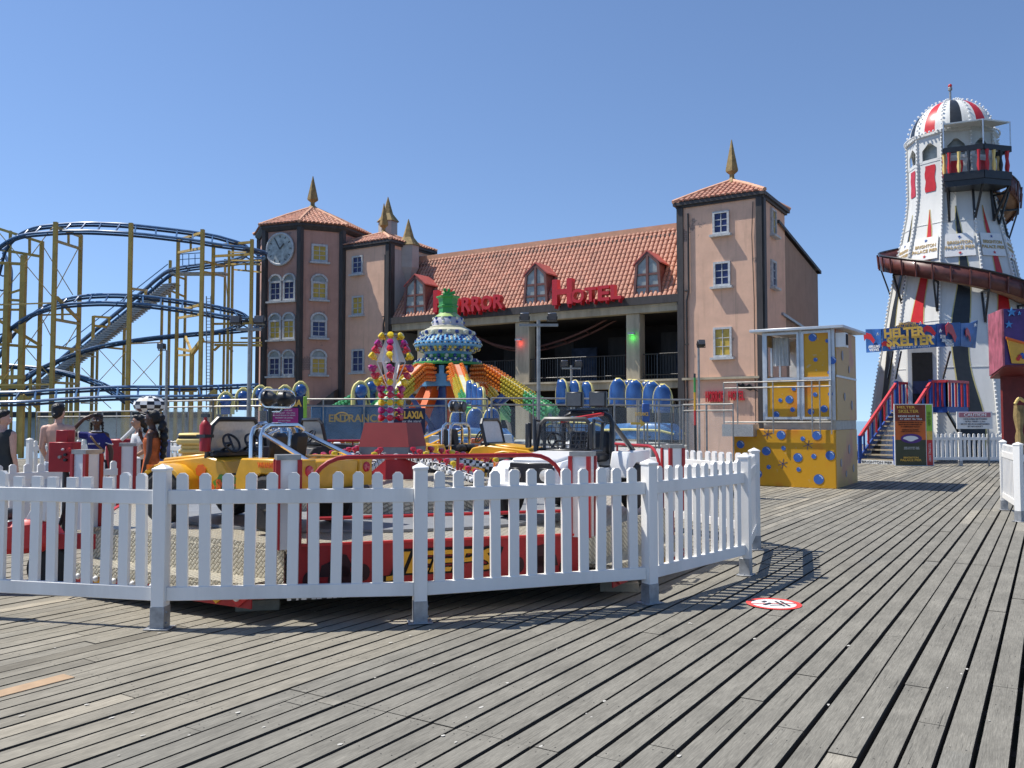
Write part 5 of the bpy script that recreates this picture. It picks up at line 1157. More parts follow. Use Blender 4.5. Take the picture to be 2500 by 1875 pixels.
JC = Vector((-1.45, 10.2, 0)); JAP = 3.05; JR = JAP / math.cos(R(22.5)); J0 = math.atan2(-.96, .28); JZ = 0.6
ride = thing('buggy_ride', 'octagonal buggy ride platform with red apron, lamp tower and white pillars', 'ride', JC)
jv = [JC + Vector((JR * math.cos(J0 + R(-22.5 + 45 * k)), JR * math.sin(J0 + R(-22.5 + 45 * k)), 0)) for k in range(8)]
up_ = lambda p, z: Vector((p.x, p.y, z))
b = MB(); b.add([up_(p, JZ - .07) for p in jv] + [up_(p, JZ) for p in jv], [tuple(range(7, -1, -1)), tuple(range(8, 16))] + [(i, (i + 1) % 8, 8 + (i + 1) % 8, 8 + i) for i in range(8)]); b.build('platform', 'chequer_plate', ride)
MB().lathe([(2.55, JZ + .004), (2.55, JZ + .03), (0, JZ + .03)], 40, JC).build('turntable', 'grey_paint', ride)
MB().lathe([(1.25, JZ + .03), (1.25, JZ + .3), (1.1, JZ + .32), (0.3, JZ + .33)], 24, JC).build('hub_drum', 'chequer_plate', ride)
for k in range(8):
    p, q = jv[k], jv[(k + 1) % 8]; d = (q - p).normalized(); n = Vector((d.y, -d.x, 0)); L = (q - p).length; M = frame(p, d, -n)
    if k % 2 == 0:                                                     # red apron, chequer foot strip and arched handrail
        ap = MB(M).box((L / 2, -.02, .40), (L, .03, .38)).build('apron', 'red_paint', ride); MB(M).box((L / 2, -.018, .185), (L, .025, .045)).build('apron_foot', 'chequer', ap)
        MB(M).box((L / 2, -.03, .6), (L, .04, .02)).build('apron_edge', 'bright_red', ap)
        if k == 0:
            o = M @ Vector((L * .505, -.045, .40))
            text('apron_lettering', 'JEEPS', o + n * -.004, d, (0, 0, 1), 1.04, .28, 'dark', ap, ext=.006, bold=.075, shear=.25)
            text('apron_lettering', 'JEEPS', o + n * .006, d, (0, 0, 1), .98, .235, 'yellow_paint', ap, ext=.008, bold=.03, shear=.25)
            for fx, s in ((.145, 1), (.86, -1)):                        # printed black silhouette of a car with fat tyres
                c = Vector((L * fx, -.04, .38)); f = lambda pts: [(c.x + s * a, c.z + bb) for a, bb in pts]
                for poly in ([(-.12, -.04), (-.10, .05), (-.03, .08), (.0, .15), (.1, .13), (.14, .05), (.12, -.05)], [(.05 + .1 * math.cos(R(20 * i)), -.07 + .12 * math.sin(R(20 * i))) for i in range(18)], [(-.19 + .06 * math.cos(R(30 * i)), -.07 + .08 * math.sin(R(30 * i))) for i in range(12)], [(.24 + .05 * math.cos(R(30 * i)), -.02 + .07 * math.sin(R(30 * i))) for i in range(12)]):
                    pp = f(poly); pp = pp if s > 0 else pp[::-1]
                    MB(M).prism([(a, bb) for a, bb in pp], .004, (0, -.04, 0), (1, 0, 0), (0, 0, 1)).build('car_print', 'car_ink', ap, smooth=0) if 'car_ink' in MATS else (mat('car_ink', (0.035, 0.008, 0.012), .5), MB(M).prism(pp, .004, (0, -.04, 0), (1, 0, 0), (0, 0, 1)).build('car_print', 'car_ink', ap, smooth=0))
        if k == 6: continue
        x0, x1, r = .17, L - .14, .3; zt = 1.30
        pts = [(x0, .06, JZ), (x0, .06, zt - r)] + [(x0 + r - r * math.cos(R(15 * i)), .06, zt - r + r * math.sin(R(15 * i))) for i in range(1, 7)] + [(x1 - r + r * math.sin(R(15 * i)), .06, zt - r + r * math.cos(R(15 * i))) for i in range(0, 7)] + [(x1, .06, JZ)]
        hr = MB(M).tube(pts, .019, 8).build('handrail', 'red_paint', ride); MB(M).tube([(x0, .06, .80), (x1, .06, .80)], .016, 6).build('mid_rail', 'red_paint', hr); MB(M).tube([(L * .56, .06, JZ), (L * .56, .06, zt)], .014, 6).build('upright', 'red_paint', hr)
    else:                                                              # chequer-plate steps with painted trim and a row of lamps
        s1 = MB(M).box((L / 2, -.006, .42), (L - .05, .02, .26)).build('riser', 'chequer_plate', ride)
        MB(M).box((L / 2, -.14, .30), (L - .3, .26, .035)).build('step', 'chequer_plate', ride); MB(M).box((L / 2, -.26, .255), (L - .3, .03, .07)).build('step_edge', 'chequer_plate', ride)
        nb = 9
        for i in range(nb):
            w = (L - .3) / nb; x = .15 + w * i
            MB(M).prism([(x, .215), (x + w, .215), (x + w * .5, .13)], .02, (0, -.25, 0), (1, 0, 0), (0, 0, 1)).build('trim_triangle', 'yellow_paint' if i % 2 else 'bright_red', ride, smooth=0)
            MB(M).ball((x + w * .5, -.275, .2), .028, 8, 6).build('trim_bulb', 'bulb_white', ride)
        MB(M).box((L / 2, -.235, .17), (L - .3, .015, .1)).build('trim_board', 'red_paint', ride)
for k in range(8):                                                     # white pillars with red corner strips and metal caps
    c = jv[k] + (jv[k] - JC).normalized() * .02; a = math.atan2((jv[k] - JC).y, (jv[k] - JC).x); M = Matrix.Translation(c) @ Matrix.Rotation(a + R(28), 4, 'Z'); s = .105
    pz0, pz1 = JZ - .02, 1.29
    tri = [(s * .8, -s * .8), (s * .8, s * .8), (-s * .8, s * .8), (-s * .8, -s * .8)]
    b = MB(M); nn = len(tri); b.add([(x, y, pz0) for x, y in tri] + [(x, y, pz1) for x, y in tri], [tuple(range(nn - 1, -1, -1)), tuple(range(nn, 2 * nn))] + [(i, (i + 1) % nn, nn + (i + 1) % nn, nn + i) for i in range(nn)])
    pi = b.build('pillar', 'pillar_white', ride, smooth=20)
    for x, y in tri: MB(M).box((x, y, (pz0 + pz1) / 2), (.036, .036, pz1 - pz0)).build('corner_strip', 'red_paint', pi)
    b = MB(M); b.add([(x * 1.12, y * 1.12, pz1) for x, y in tri] + [(x * 1.12, y * 1.12, pz1 + .04) for x, y in tri], [tuple(range(nn - 1, -1, -1)), tuple(range(nn, 2 * nn))] + [(i, (i + 1) % nn, nn + (i + 1) % nn, nn + i) for i in range(nn)]); b.build('pillar_cap', 'dull_steel', pi, smooth=20)
# hub: column, grey box, red frustum
HZ = P(966, 1091, 9.95).z; HT = P(966, 1032, 9.95).z; hr0 = R(-58)
MB().lathe([(.42, JZ + .3), (.38, HZ - .14)], 8, JC).build('hub_column', 'red_paint', ride)
HMx = Matrix.Translation(JC + Vector((.03, 0, 0)))
MB(HMx).lathe([(.43, HZ - .13), (.43, HZ)], 4, a0=hr0).build('hub_box', 'grey_paint', ride, smooth=20)
MB(HMx).lathe([(.44, HZ), (.365, HT)], 4, a0=hr0).build('hub_cover', 'hub_red', ride, smooth=20)
for a in (-75, -105, -20, -160): c = JC + Vector((.42 * math.cos(R(a)), .42 * math.sin(R(a)), HZ - .1)); MB().cyl(c, c + Vector((.07 * math.cos(R(a)), .07 * math.sin(R(a)), 0)), .035).build('hub_lamp', 'chrome', ride)
# lamp tower
LC = JC + Vector((0, 0, 0)); lpx = lambda y: P(955, y, 10.2).z
LC = Vector((P(955, 900, 10.2).x, 10.2, 0))
MB().tube([up_(LC, HT - .02), up_(LC, lpx(945))], .035, 8).build('lamp_pole', 'steel', ride)
rows = [(824, .13), (842, .18), (857, .215), (873, .255), (897, .255), (915, .215), (931, .18), (947, .14), (965, .115), (983, .115), (1002, .115), (1020, .115)]
cols_ = ['lamp_yellow', 'lamp_magenta', 'lamp_red']
bm_ = MB().lathe([(.012, 0), (.016, .03), (.036, .045), (.042, .065), (.036, .088), (.0, .096)], 10).build('bulb', 'lamp_red'); bulb_me = {}
for cname in cols_:
    me = bm_.data.copy(); me.materials.clear(); me.materials.append(MATS[cname]); bulb_me[cname] = me
bpy.data.objects.remove(bm_)
for m_ in range(6):
    a = R(-90 + 60 * m_ + 4)
    d = Vector((math.cos(a), math.sin(a), 0))
    for i, (y, r) in enumerate(rows):
        tilt = .75 if i < 4 else (-.5 if 4 <= i < 8 else 0)
        dir_ = (d + Vector((0, 0, tilt))).normalized(); M = frame(LC + d * (r - .05) + Vector((0, 0, lpx(y) - .03 * tilt)), dir_.cross(Vector((0, 0, 1))).normalized(), None, dir_)
        share(bulb_me[cols_[i % 3]], 'bulb', ride, M)
    a2 = a + R(30); d2 = Vector((math.cos(a2), math.sin(a2), 0)); t2 = Vector((-d2.y, d2.x, 0))
    fr = [(.05, 822), (.17, 884), (.03, 952)]
    b = MB()
    for (r0, y0_), (r1, y1_) in zip(fr, fr[1:]): b.bar(LC + d2 * r0 + Vector((0, 0, lpx(y0_))), LC + d2 * r1 + Vector((0, 0, lpx(y1_))), .01, .03, up=t2)
    b.build('lamp_frame', 'white_paint', ride)
    b = MB(); b.add([LC + d2 * .05 + Vector((0, 0, lpx(822))), LC + d2 * .165 + Vector((0, 0, lpx(884))), LC + d2 * .03 + Vector((0, 0, lpx(884))), LC + d2 * .02 + Vector((0, 0, lpx(822)))], [(0, 1, 2, 3)]); b.build('lamp_fin', 'white_paint', ride, smooth=0, thick=.006)
    for z in (952, 1018): MB().tube([LC + d2 * .0 + Vector((0, 0, lpx(z))), LC + d * .075 + Vector((0, 0, lpx(z)))], .008, 5).build('lamp_strut', 'steel', ride)
MB().lathe([(.12, lpx(820)), (.12, lpx(820) + .02)], 12, LC).build('lamp_top_ring', 'dull_steel', ride)
# radial arms with chequered sides and lamps
joff = [Vector((-1.05, -2.0, 0)), Vector((2.1, -1.1, 0)), Vector((.95, 2.0, 0)), Vector((-1.55, 1.75, 0))]
for o in joff:
    d = o.normalized(); s = Vector((-d.y, d.x, 0))
    for off in (-22, 22):
        c_, s_ = math.cos(R(off)), math.sin(R(off)); dd = Vector((d.x * c_ - d.y * s_, d.x * s_ + d.y * c_, 0)); ss = Vector((-dd.y, dd.x, 0))
        a, e = JC + dd * .42 + Vector((0, 0, HZ - .1)), JC + dd * 1.72 + Vector((0, 0, .98))
        ar = MB().bar(a, e, .1, .075).build('arm', 'chequer', ride)
        for i in range(10):
            p = a.lerp(e, (i + .5) / 10)
            share(bulb_me[('lamp_red', 'lamp_red', 'lamp_yellow', 'lamp_red')[i % 4]], 'bulb', ar, Matrix.Translation(p + Vector((0, 0, .03))) @ Matrix.Scale(.9, 4))
            MB().ball(p + ss * .055 + Vector((0, 0, 0)), .024, 6, 5).build('side_bulb', 'bulb_white', ar); MB().ball(p - ss * .055, .024, 6, 5).build('side_bulb', 'bulb_white', ar)
# ---------------------------------------------------------------- the jeeps
mat('jeep_green', (0.10, 0.26, 0.03), .4); mat('jeep_white', (0.80, 0.80, 0.79), .3, var=.04, coat=.3)
def jeep(label, off, paint, dark_frame, group='buggies on the ride'):
    hd = Vector((off.y, -off.x, 0)).normalized(); rz = math.atan2(hd.y, hd.x); base = JC + off + Vector((0, 0, JZ + .03))
    t = thing('ride_buggy', label, 'buggy', base, rz, group); M = ROOT[t.name]; B = lambda: MB(M)
    prof = [(-1.03, .27), (-1.05, .62), (-.48, .62), (-.40, .47), (-.02, .47), (.08, .60), (.28, .64), (.92, .575), (1.0, .52), (1.0, .30), (.8, .27)]
    body = B().prism(prof, .60, (0, 0, 0), (1, 0, 0), (0, 0, 1)).build('body', paint, t, bevel=.015)
    B().box((.62, 0, .615), (.62, .50, .04), ry=R(5.5)).build('bonnet', paint, t, bevel=.015)
    B().box((-.22, 0, .475), (.42, .52, .02)).build('cockpit_floor', 'seat_black', t)
    for s in (-1, 1):
        rf = B().prism([(-1.06, .36), (-1.06, .64), (-.36, .64), (-.30, .50), (-.30, .36), (-.42, .36), (-.48, .46), (-.60, .51), (-.74, .50), (-.86, .42), (-.90, .36)], .2, (0, s * .40, 0), (1, 0, 0), (0, 0, 1)).build('rear_wing', paint, t, bevel=.012)
        arcp = [(.66 + .33 * math.cos(R(a)), .27 + .30 * math.sin(R(a))) for a in range(10, 171, 20)] + [(.66 + .28 * math.cos(R(a)), .27 + .25 * math.sin(R(a))) for a in range(170, 9, -20)]
        B().prism(arcp, .2, (0, s * .40, 0), (1, 0, 0), (0, 0, 1)).build('front_wing', paint if not dark_frame else paint, t, bevel=.008)
        B().prism([(.66 + .29 * math.cos(R(a)), .27 + .265 * math.sin(R(a))) for a in range(0, 181, 15)], .17, (0, s * .405, 0), (1, 0, 0), (0, 0, 1)).build('wheel_arch', 'black_rubber', t)
        B().box((.80, s * .49, .53), (.1, .02, .05)).build('indicator', 'amber', t)
        for x in (.66, -.66):
            w = MB(M @ Matrix.Translation((x, s * .43, .25)) @ Matrix.Rotation(R(90), 4, 'X')).lathe([(.12, -.08), (.21, -.085), (.245, -.06), (.25, 0), (.245, .06), (.21, .085), (.12, .08)], 28).build('wheel', 'black_rubber', t)
            MB(M @ Matrix.Translation((x, s * .45, .25)) @ Matrix.Rotation(R(90), 4, 'X')).lathe([(0, -.07), (.05, -.07), (.07, -.05), (.125, -.055), (.125, .055), (.07, .05), (0, .05)], 16).build('rim', 'dull_steel' if dark_frame else 'black_paint', w)
        MB(M @ Matrix.Translation((-1.06, s * .40, .54)) @ Matrix.Rotation(R(90), 4, 'Y')).lathe([(0, -.02), (.045, -.015), (.05, 0)], 14).build('tail_light', 'lamp_red', t)
        hl = B().box((1.0, s * .16, .45), (.05, .17, .17)).build('headlight', 'black_paint', t, bevel=.02); MB(M @ Matrix.Translation((1.03, s * .16, .45)) @ Matrix.Rotation(R(90), 4, 'Y')).lathe([(.062, -.01), (.055, .012), (0, .022)], 14).build('lens', 'screen_pane', hl)
        B().box((-.30, s * .14, .58), (.34, .2, .10)).build('seat', 'seat_black', t, bevel=.03); B().box((-.46, s * .14, .72), (.08, .2, .28), ry=R(-8)).build('seat_back', 'seat_black', t, bevel=.03)
        st = MB(M @ Matrix.Translation((.12, s * .14, .76)) @ Matrix.Rotation(R(-60), 4, 'Y')); st.tube([(.095 * math.cos(R(20 * i)), .095 * math.sin(R(20 * i)), 0) for i in range(18)], .012, 6, closed=True)
        st.bar((-.09, 0, 0), (.09, 0, 0), .02, .01).bar((0, 0, 0), (0, .09, 0), .02, .01); st.cyl((0, 0, 0), (0, 0, -.15), .012); st.build('steering_wheel', 'black_paint', t)
    B().box((1.06, 0, .33), (.06, .86, .1)).build('front_bumper', 'chrome' if not dark_frame else 'white_paint', t, bevel=.02); B().box((-1.09, 0, .33), (.05, .8, .09)).build('rear_bumper', 'black_paint', t, bevel=.02)
    g = B().box((1.005, 0, .45), (.03, .46, .24)).build('grille', 'black_paint', t, bevel=.01)
    B().box((.24, 0, .655), (.1, .56, .07)).build('dashboard', 'black_paint', t, bevel=.02)
    # windscreen
    WM = M @ Matrix.Translation((.29, 0, .64)) @ Matrix.Rotation(R(-14), 4, 'Y')
    hw, hh = .29, .36
    loop = [(0, -hw, 0), (0, -hw, hh - .06), (0, -hw + .06, hh), (0, hw - .06, hh), (0, hw, hh - .06), (0, hw, 0)]
    wf = MB(WM).tube(loop, .026, 6, closed=True).build('windscreen_frame', 'black_paint', t)
    if not dark_frame: MB(WM).box((0, 0, hh / 2), (.008, 2 * hw - .04, hh - .03)).build('windscreen_pane', 'screen_pane', wf)
    else:
        b = MB(WM)
        for i in range(1, 12): y = -hw + 2 * hw * i / 12; b.tube([(0, y, 0), (0, y, hh)], .004, 4)
        for i in range(1, 8): z = hh * i / 8; b.tube([(0, -hw, z), (0, hw, z)], .004, 4)
        b.build('windscreen_mesh', 'black_paint', wf, kind='stuff')
        for s in (-1, 1):
            b = B(); b.tube([(.28, s * .31, .66), (.24, s * .34, .98), (-.0, s * .34, .96), (.02, s * .33, .66)], .02, 6, closed=True); b.build('door_window_frame', 'black_paint', t)
            q = B().box((.34, s * .36, .82), (.07, .05, .26)).build('air_snorkel', 'black_paint', t, bevel=.01)
    # roll bar and lamps
    rm = 'chrome' if not dark_frame else 'black_paint'; rr = .022 if not dark_frame else .028; zt = .93 if not dark_frame else 1.05; xr = -.40
    hoop = [(xr, -.29, .5), (xr, -.29, zt - .1), (xr, -.26, zt - .03), (xr, -.19, zt), (xr, .19, zt), (xr, .26, zt - .03), (xr, .29, zt - .1), (xr, .29, .5)]
    rb = B().tube(hoop, rr, 8).build('roll_bar', rm, t)
    if not dark_frame: B().tube([(x + .12, y, z) for x, y, z in hoop], rr, 8).build('roll_hoop', rm, rb)
    for s in (-1, 1): B().tube([(xr, s * .27, zt - .07), (-.99, s * .33, .62)], rr, 8).build('stay', rm, rb)
    if not dark_frame:
        B().tube([(xr + .06, .12, zt), (xr + .06, .12, zt + .16)], .018, 6).build('lamp_stalk', 'black_paint', rb)
        lz = zt + .25; b = B(); ov = [(xr + .06, -.13, lz + .08), (xr + .06, .17, lz + .08)] + [(xr + .06, .17 + .08 * math.sin(R(20 * i)), lz + .08 * math.cos(R(20 * i))) for i in range(1, 9)] + [(xr + .06, .17, lz - .08), (xr + .06, -.13, lz - .08)] + [(xr + .06, -.13 - .08 * math.sin(R(20 * i)), lz - .08 * math.cos(R(20 * i))) for i in range(1, 9)]
        B().tube(ov, .012, 6, closed=True).build('lamp_guard', 'chrome', rb)
        for y in (-.1, .14): 
            L = MB(M @ Matrix.Translation((xr + .08, y, lz)) @ Matrix.Rotation(R(90), 4, 'Y')); lo = L.lathe([(0, -.11), (.04, -.1), (.075, -.03), (.08, .03), (.07, .04)], 16).build('spot_lamp', 'black_paint', rb); MB(L.M).lathe([(.068, .038), (0, .05)], 14).build('lens', 'dark_glass', lo)
    else:
        B().tube([(xr, -.25, zt + .04), (xr, .25, zt + .04)], .014, 6).build('lamp_bar', 'black_paint', rb)
        for y in (-.14, .14): lo = B().box((xr + .02, y, zt + .16), (.06, .2, .17)).build('spot_lamp', 'black_paint', rb, bevel=.01); B().box((xr + .055, y, zt + .16), (.01, .17, .14)).build('lens', 'dark_glass', lo)
        B().tube([(xr, .2, zt), (.2, -.05, .97)], .02, 6).build('roof_brace', 'bright_red', rb)
    return t, M
j1, M1 = jeep('yellow buggy with chrome roll bar, silver windscreen and red fire extinguisher', joff[0], 'yellow_paint', False)
ex_ = MB(M1).lathe([(.0, .68), (.05, .69), (.052, .93), (.03, .965), (.015, .98), (.015, 1.01)], 14, (.22, .37, 0)).build('fire_extinguisher', 'red_paint', j1); MB(M1).box((.22, .37, 1.02), (.09, .03, .03)).build('valve', 'black_paint', ex_); MB(M1).box((.22, .37, .83), (.11, .11, .03)).build('strap', 'black_paint', ex_)
lt_ = frame(M1 @ Vector((.2, .305, .42)), -(M1.to_3x3() @ Vector((1, 0, 0))), None)
xd = -(M1.to_3x3() @ Vector((1, 0, 0)))
nl = M1.to_3x3() @ Vector((0, 1, 0))
blob = [(.16 * math.cos(R(24 * i)) * (1 + .15 * (i % 2)), .09 * math.sin(R(24 * i)) * (1 + .2 * (i % 2))) for i in range(15)]
MB().prism(blob, .006, M1 @ Vector((-.0, .305, .38)), xd, (0, 0, 1)).build('painted_splash', 'jeep_green', j1, smooth=0)
text('painted_lettering', 'SMASH', M1 @ Vector((-.0, .312, .38)), xd, Vector((0, 0, 1)) + xd * -.0, .27, .1, 'orange_paint', j1, ext=.004, bold=.04)
text('painted_lettering', 'WHAMMY', M1 @ Vector((-.70, .507, .585)), xd, (0, 0, 1), .26, .05, 'orange_paint', j1, ext=.004, bold=.03)
for x, z in ((.30, .40), (.22, .33), (.34, .5)): MB().prism([(a * .4, c * .6) for a, c in blob], .006, M1 @ Vector((x, .306, z)), xd, (0, 0, 1)).build('painted_splash', 'orange_paint', j1, smooth=0)
jeep('white buggy with black wire-mesh windscreen, black roll bar and square lamps', joff[1], 'jeep_white', True)
j3, M3 = jeep('yellow buggy on the far side of the ride behind the hub', joff[2], 'yellow_paint', False)
j4, M4 = jeep('black buggy half hidden behind the yellow buggy with the extinguisher', joff[3], 'seat_black', False)
# ---------------------------------------------------------------- timber packing, control box, tow frame, small kiosk
mat('block_timber', (0.30, 0.27, 0.21), .85, var=.2, bump=.4)
for lab, px, py, rz_ in (('weathered timber block under the ride near the left post', 628, 1492, .2), ('weathered timber block under the ride right of the apron', 1512, 1446, -.1)):
    q = G(px, py); bt = thing('timber_block', lab, 'block', q, rz_, 'packing blocks'); MB(ROOT[bt.name]).box((0, .06, .045), (.36, .12, .09)).build('block', 'block_timber', bt, bevel=.006)
    MB(ROOT[bt.name]).cyl((0, .06, .09), (0, .06, .17), .03).build('jack_screw', 'orange_paint', bt); MB(ROOT[bt.name]).box((0, .06, .1), (.12, .1, .012)).build('jack_plate', 'bright_red', bt)
cb = thing('control_box', 'red metal control box with knobs on a post by the left fence', 'control box', (P(158, 1028, 9.3).x, 9.3, 0))
q0, q1, q2, q3 = P(131, 1079, 9.3), P(186, 1151, 9.3), P(141, 1050, 9.3), P(169, 1080, 9.3)
MB().box(((q0.x + q1.x) / 2, 9.3, (q0.z + q1.z) / 2), (q1.x - q0.x, .2, q0.z - q1.z)).build('box', 'red_paint', cb, bevel=.006); MB().box(((q2.x + q3.x) / 2, 9.34, (q2.z + q3.z) / 2), (q3.x - q2.x, .16, q2.z - q3.z)).build('upper_box', 'red_paint', cb, bevel=.006)
for i, (px, py, r, m) in enumerate(((154, 1097, .012, 'letter_white'), (169, 1098, .024, 'bright_red'), (160, 1110, .018, 'black_paint'), (160, 1123, .018, 'black_paint'), (147, 1116, .018, 'dull_steel'))):
    c = P(px, py, 9.19); MB().cyl(c + Vector((0, .02, 0)), c - Vector((0, .025, 0)), r, r * .85).build('knob', m, cb)
MB().tube([((q0.x + q1.x) / 2, 9.32, 0), ((q0.x + q1.x) / 2, 9.32, q1.z)], .03, 8).build('post', 'black_paint', cb); MB().box(((q0.x + q1.x) / 2, 9.32, .015), (.3, .3, .03)).build('base_plate', 'black_paint', cb)
MB().tube([((q0.x + q1.x) / 2 + .03, 9.3, q1.z), ((q0.x + q1.x) / 2 + .08, 9.28, q1.z - .15), ((q0.x + q1.x) / 2 - .06, 9.3, .4), ((q0.x + q1.x) / 2 - .1, 9.4, .02)], .014, 6).build('cable', 'black_rubber', cb)
tw_ = thing('ride_motorbike', 'red and white small ride motorbike standing behind the left fence panel', 'ride bike', (-4.85, 8.1, 0)); TB = lambda: MB(Matrix.Translation((-4.85, 8.1, 0)))
TB().prism([(-.6, .42), (-.55, .62), (-.1, .58), (.15, .66), (.45, .7), (.6, .5), (.5, .38), (-.2, .34)], .3, (0, 0, 0), (1, 0, 0), (0, 0, 1)).build('body', 'bright_red', tw_, bevel=.05)
TB().box((.9, .0, .47), (1.3, .1, .14)).build('tow_beam', 'red_paint', tw_)
for x in (-.35, .5):
    w = MB(Matrix.Translation((-4.85 + x, 8.1, .22)) @ Matrix.Rotation(R(90), 4, 'X')).lathe([(.15, -.05), (.2, -.05), (.22, 0), (.2, .05), (.15, .05)], 24).build('wheel', 'black_rubber', tw_); MB(Matrix.Translation((-4.85 + x, 8.1, .22)) @ Matrix.Rotation(R(90), 4, 'X')).lathe([(.0, -.03), (.15, -.02), (.15, .02), (0, .03)], 16).build('rim', 'chrome', w)
TB().box((-.1, 0, .72), (.5, .26, .1)).build('seat', 'seat_black', tw_, bevel=.03); TB().prism([(.3, .68), (.45, .95), (.52, .95), (.5, .66)], .2, (0, 0, 0), (1, 0, 0), (0, 0, 1)).build('screen', 'white_paint', tw_, bevel=.01); TB().tube([(.35, -.25, .86), (.4, 0, .84), (.35, .25, .86)], .015, 6).build('handlebar', 'chrome', tw_)
ks = thing('cream_kiosk', 'small cream yellow moulded kiosk behind the yellow buggy', 'kiosk', (P(486, 1028, 14.2).x, 14.2, 0)); kx = P(486, 1028, 14.2).x
zk = lambda y: P(486, y, 14.2).z
kb = MB(Matrix.Translation((kx, 14.2, 0)))
def rr_box(z0, z1, w, d, nm, m, bev=.02): return MB(Matrix.Translation((kx, 14.2, 0))).box((0, 0, (z0 + z1) / 2), (w, d, z1 - z0)).build(nm, m, ks, bevel=bev)
rr_box(0, zk(1130), .62, .6, 'plinth', 'yellow_paint'); rr_box(zk(1130), zk(1106), .42, .42, 'column', 'cream_yellow'); rr_box(zk(1106), zk(1096), .5, .5, 'moulding', 'cream_yellow'); rr_box(zk(1096), zk(1085), .44, .44, 'column', 'cream_yellow'); rr_box(zk(1085), zk(1069), .56, .54, 'roof', 'cream_yellow', .03); rr_box(zk(1069), zk(1065), .5, .5, 'roof_groove', 'charcoal_trim', 0); rr_box(zk(1065), zk(1057), .52, .5, 'roof_cap', 'cream_yellow', .03)
MB().box((kx + .15, 14.2 - .31, .85), (.16, .02, .3)).build('picture_panel', 'orange_paint', ks)
# chequered ball ride figure on a white boom
hb_ = thing('chequered_ball', 'black and white chequered ball on a white boom above the crowd', 'ride figure', (P(366, 1028, 15.5).x, 15.5, 0))
qc = P(366, 989, 15.5); N1, N2 = 14, 8
rows_ = []
for i in range(N2 + 1):
    t = -math.pi / 2 + math.pi * i / N2; rows_.append([qc + Vector((.285 * math.cos(t) * math.cos(2 * math.pi * k / N1), .285 * math.cos(t) * math.sin(2 * math.pi * k / N1), .17 * math.sin(t))) for k in range(N1 + 1)])
for par, m in ((0, 'white_paint'), (1, 'black_paint')):
    b = MB()
    for i in range(N2):
        for k in range(N1):
            if (i + k) % 2 == par: b.add([rows_[i][k], rows_[i][k + 1], rows_[i + 1][k + 1], rows_[i + 1][k]], [(0, 1, 2, 3)])
    b.build('chequer_panels', m, hb_, smooth=0, kind='stuff')
MB().tube([P(348, 1013, 15.6), P(322, 1050, 15.6), P(297, 1074, 15.6)], .035, 8).build('boom', 'white_paint', hb_)
q = P(290, 1072, 15.7); MB().box((q.x, 15.8, q.z / 2), (.4, .4, q.z)).build('pedestal', 'red_paint', hb_, bevel=.02)
MB().box((q.x + .55, 15.9, q.z / 2 - .02), (.5, .4, q.z)).build('pedestal', 'blue_paint', hb_, bevel=.02)
# ---------------------------------------------------------------- spinning ride with bulb-studded arms in front of the hotel
mat('arm_orange', (0.66, 0.14, 0.02), .35, var=.1); mat('arm_yellow', (0.70, 0.50, 0.02), .35, var=.1); mat('arm_green', (0.10, 0.42, 0.12), .35, var=.1); mat('arm_stripe', (0.72, 0.36, 0.22), .4, var=.06)
mat('gondola_blue', (0.018, 0.075, 0.25), .25, var=.25, coat=.5); mat('gondola_pale', (0.05, 0.15, 0.34), .3, var=.6, scale=3, coat=.3); mat('rim_yellow', (0.66, 0.56, 0.20), .4, var=.1)
mat('dome_lilac', (0.48, 0.46, 0.50), .4, var=.2, scale=4); mat('tier_cream', (0.56, 0.53, 0.38), .4, var=.15); mat('tier_blue', (0.13, 0.36, 0.58), .35, var=.25, scale=3); mat('bulb_blue', (0.02, 0.045, 0.22), .2, coat=.4); mat('bulb_cream', (0.72, 0.70, 0.52), .25, coat=.3)
mat('bulb_yellow', (0.58, 0.44, 0.05), .25, coat=.3); mat('bulb_orange', (0.72, 0.20, 0.02), .25, coat=.3); mat('bulb_green', (0.10, 0.40, 0.16), .25, coat=.3)
GC = P(1093, 1028, 24.0); GC.z = 0
gx = thing('spinning_ride', 'spinning ride with blue and green tiered tower and orange-yellow bulb arms', 'ride', GC)
gz = lambda y: P(1093, y, 24.0).z
pr = lambda w: w / 2 * 24.0 / F
GM = Matrix.Translation(GC)
MB(GM).lathe([(6.6, 0), (6.6, .95), (0, .97)], 40).build('platform', 'booth_grey', gx)
# tower tiers (width in photo pixels, photo row)
def tier(rows, m, nm, n=36, sm=35): return MB(GM).lathe([(pr(w), gz(y)) for w, y in rows], n).build(nm, m, gx, smooth=sm)
MB(GM).lathe([(.55, .95), (.55, gz(925))], 16).build('shaft', 'blue_paint', gx)
tier([(150, 945), (150, 896)], 'tier_blue', 'window_drum', 16)
for k in range(16):
    a = R(22.5 * k + 4); r = pr(152); c = Vector((r * math.cos(a), r * math.sin(a), (gz(912) + gz(900)) / 2)); MB(GM).box(c, (.03, .19, gz(899) - gz(918)), rz=a).build('drum_opening', 'dark', gx)
tier([(120, 894), (171, 893), (171, 888), (140, 880), (112, 874), (112, 866)], 'green_paint', 'lower_skirt')
tier([(112, 867), (122, 858), (150, 852), (163, 847)], 'tier_blue', 'middle_bowl'); tier([(163, 848), (165, 842), (163, 837)], 'tier_blue', 'rim_band'); tier([(163, 838), (140, 826), (126, 822)], 'tier_blue', 'upper_slope'); tier([(126, 823), (127, 810), (100, 803), (88, 802)], 'tier_cream', 'cream_drum')
tier([(90, 803), (90, 799), (78, 797)], 'tier_cream', 'dome_collar'); tier([(78, 798), (76, 787), (66, 775), (44, 766), (40, 764)], 'dome_lilac', 'dome')
tier([(70, 776), (44, 766), (38, 763)], 'pale_green', 'dome_cap')
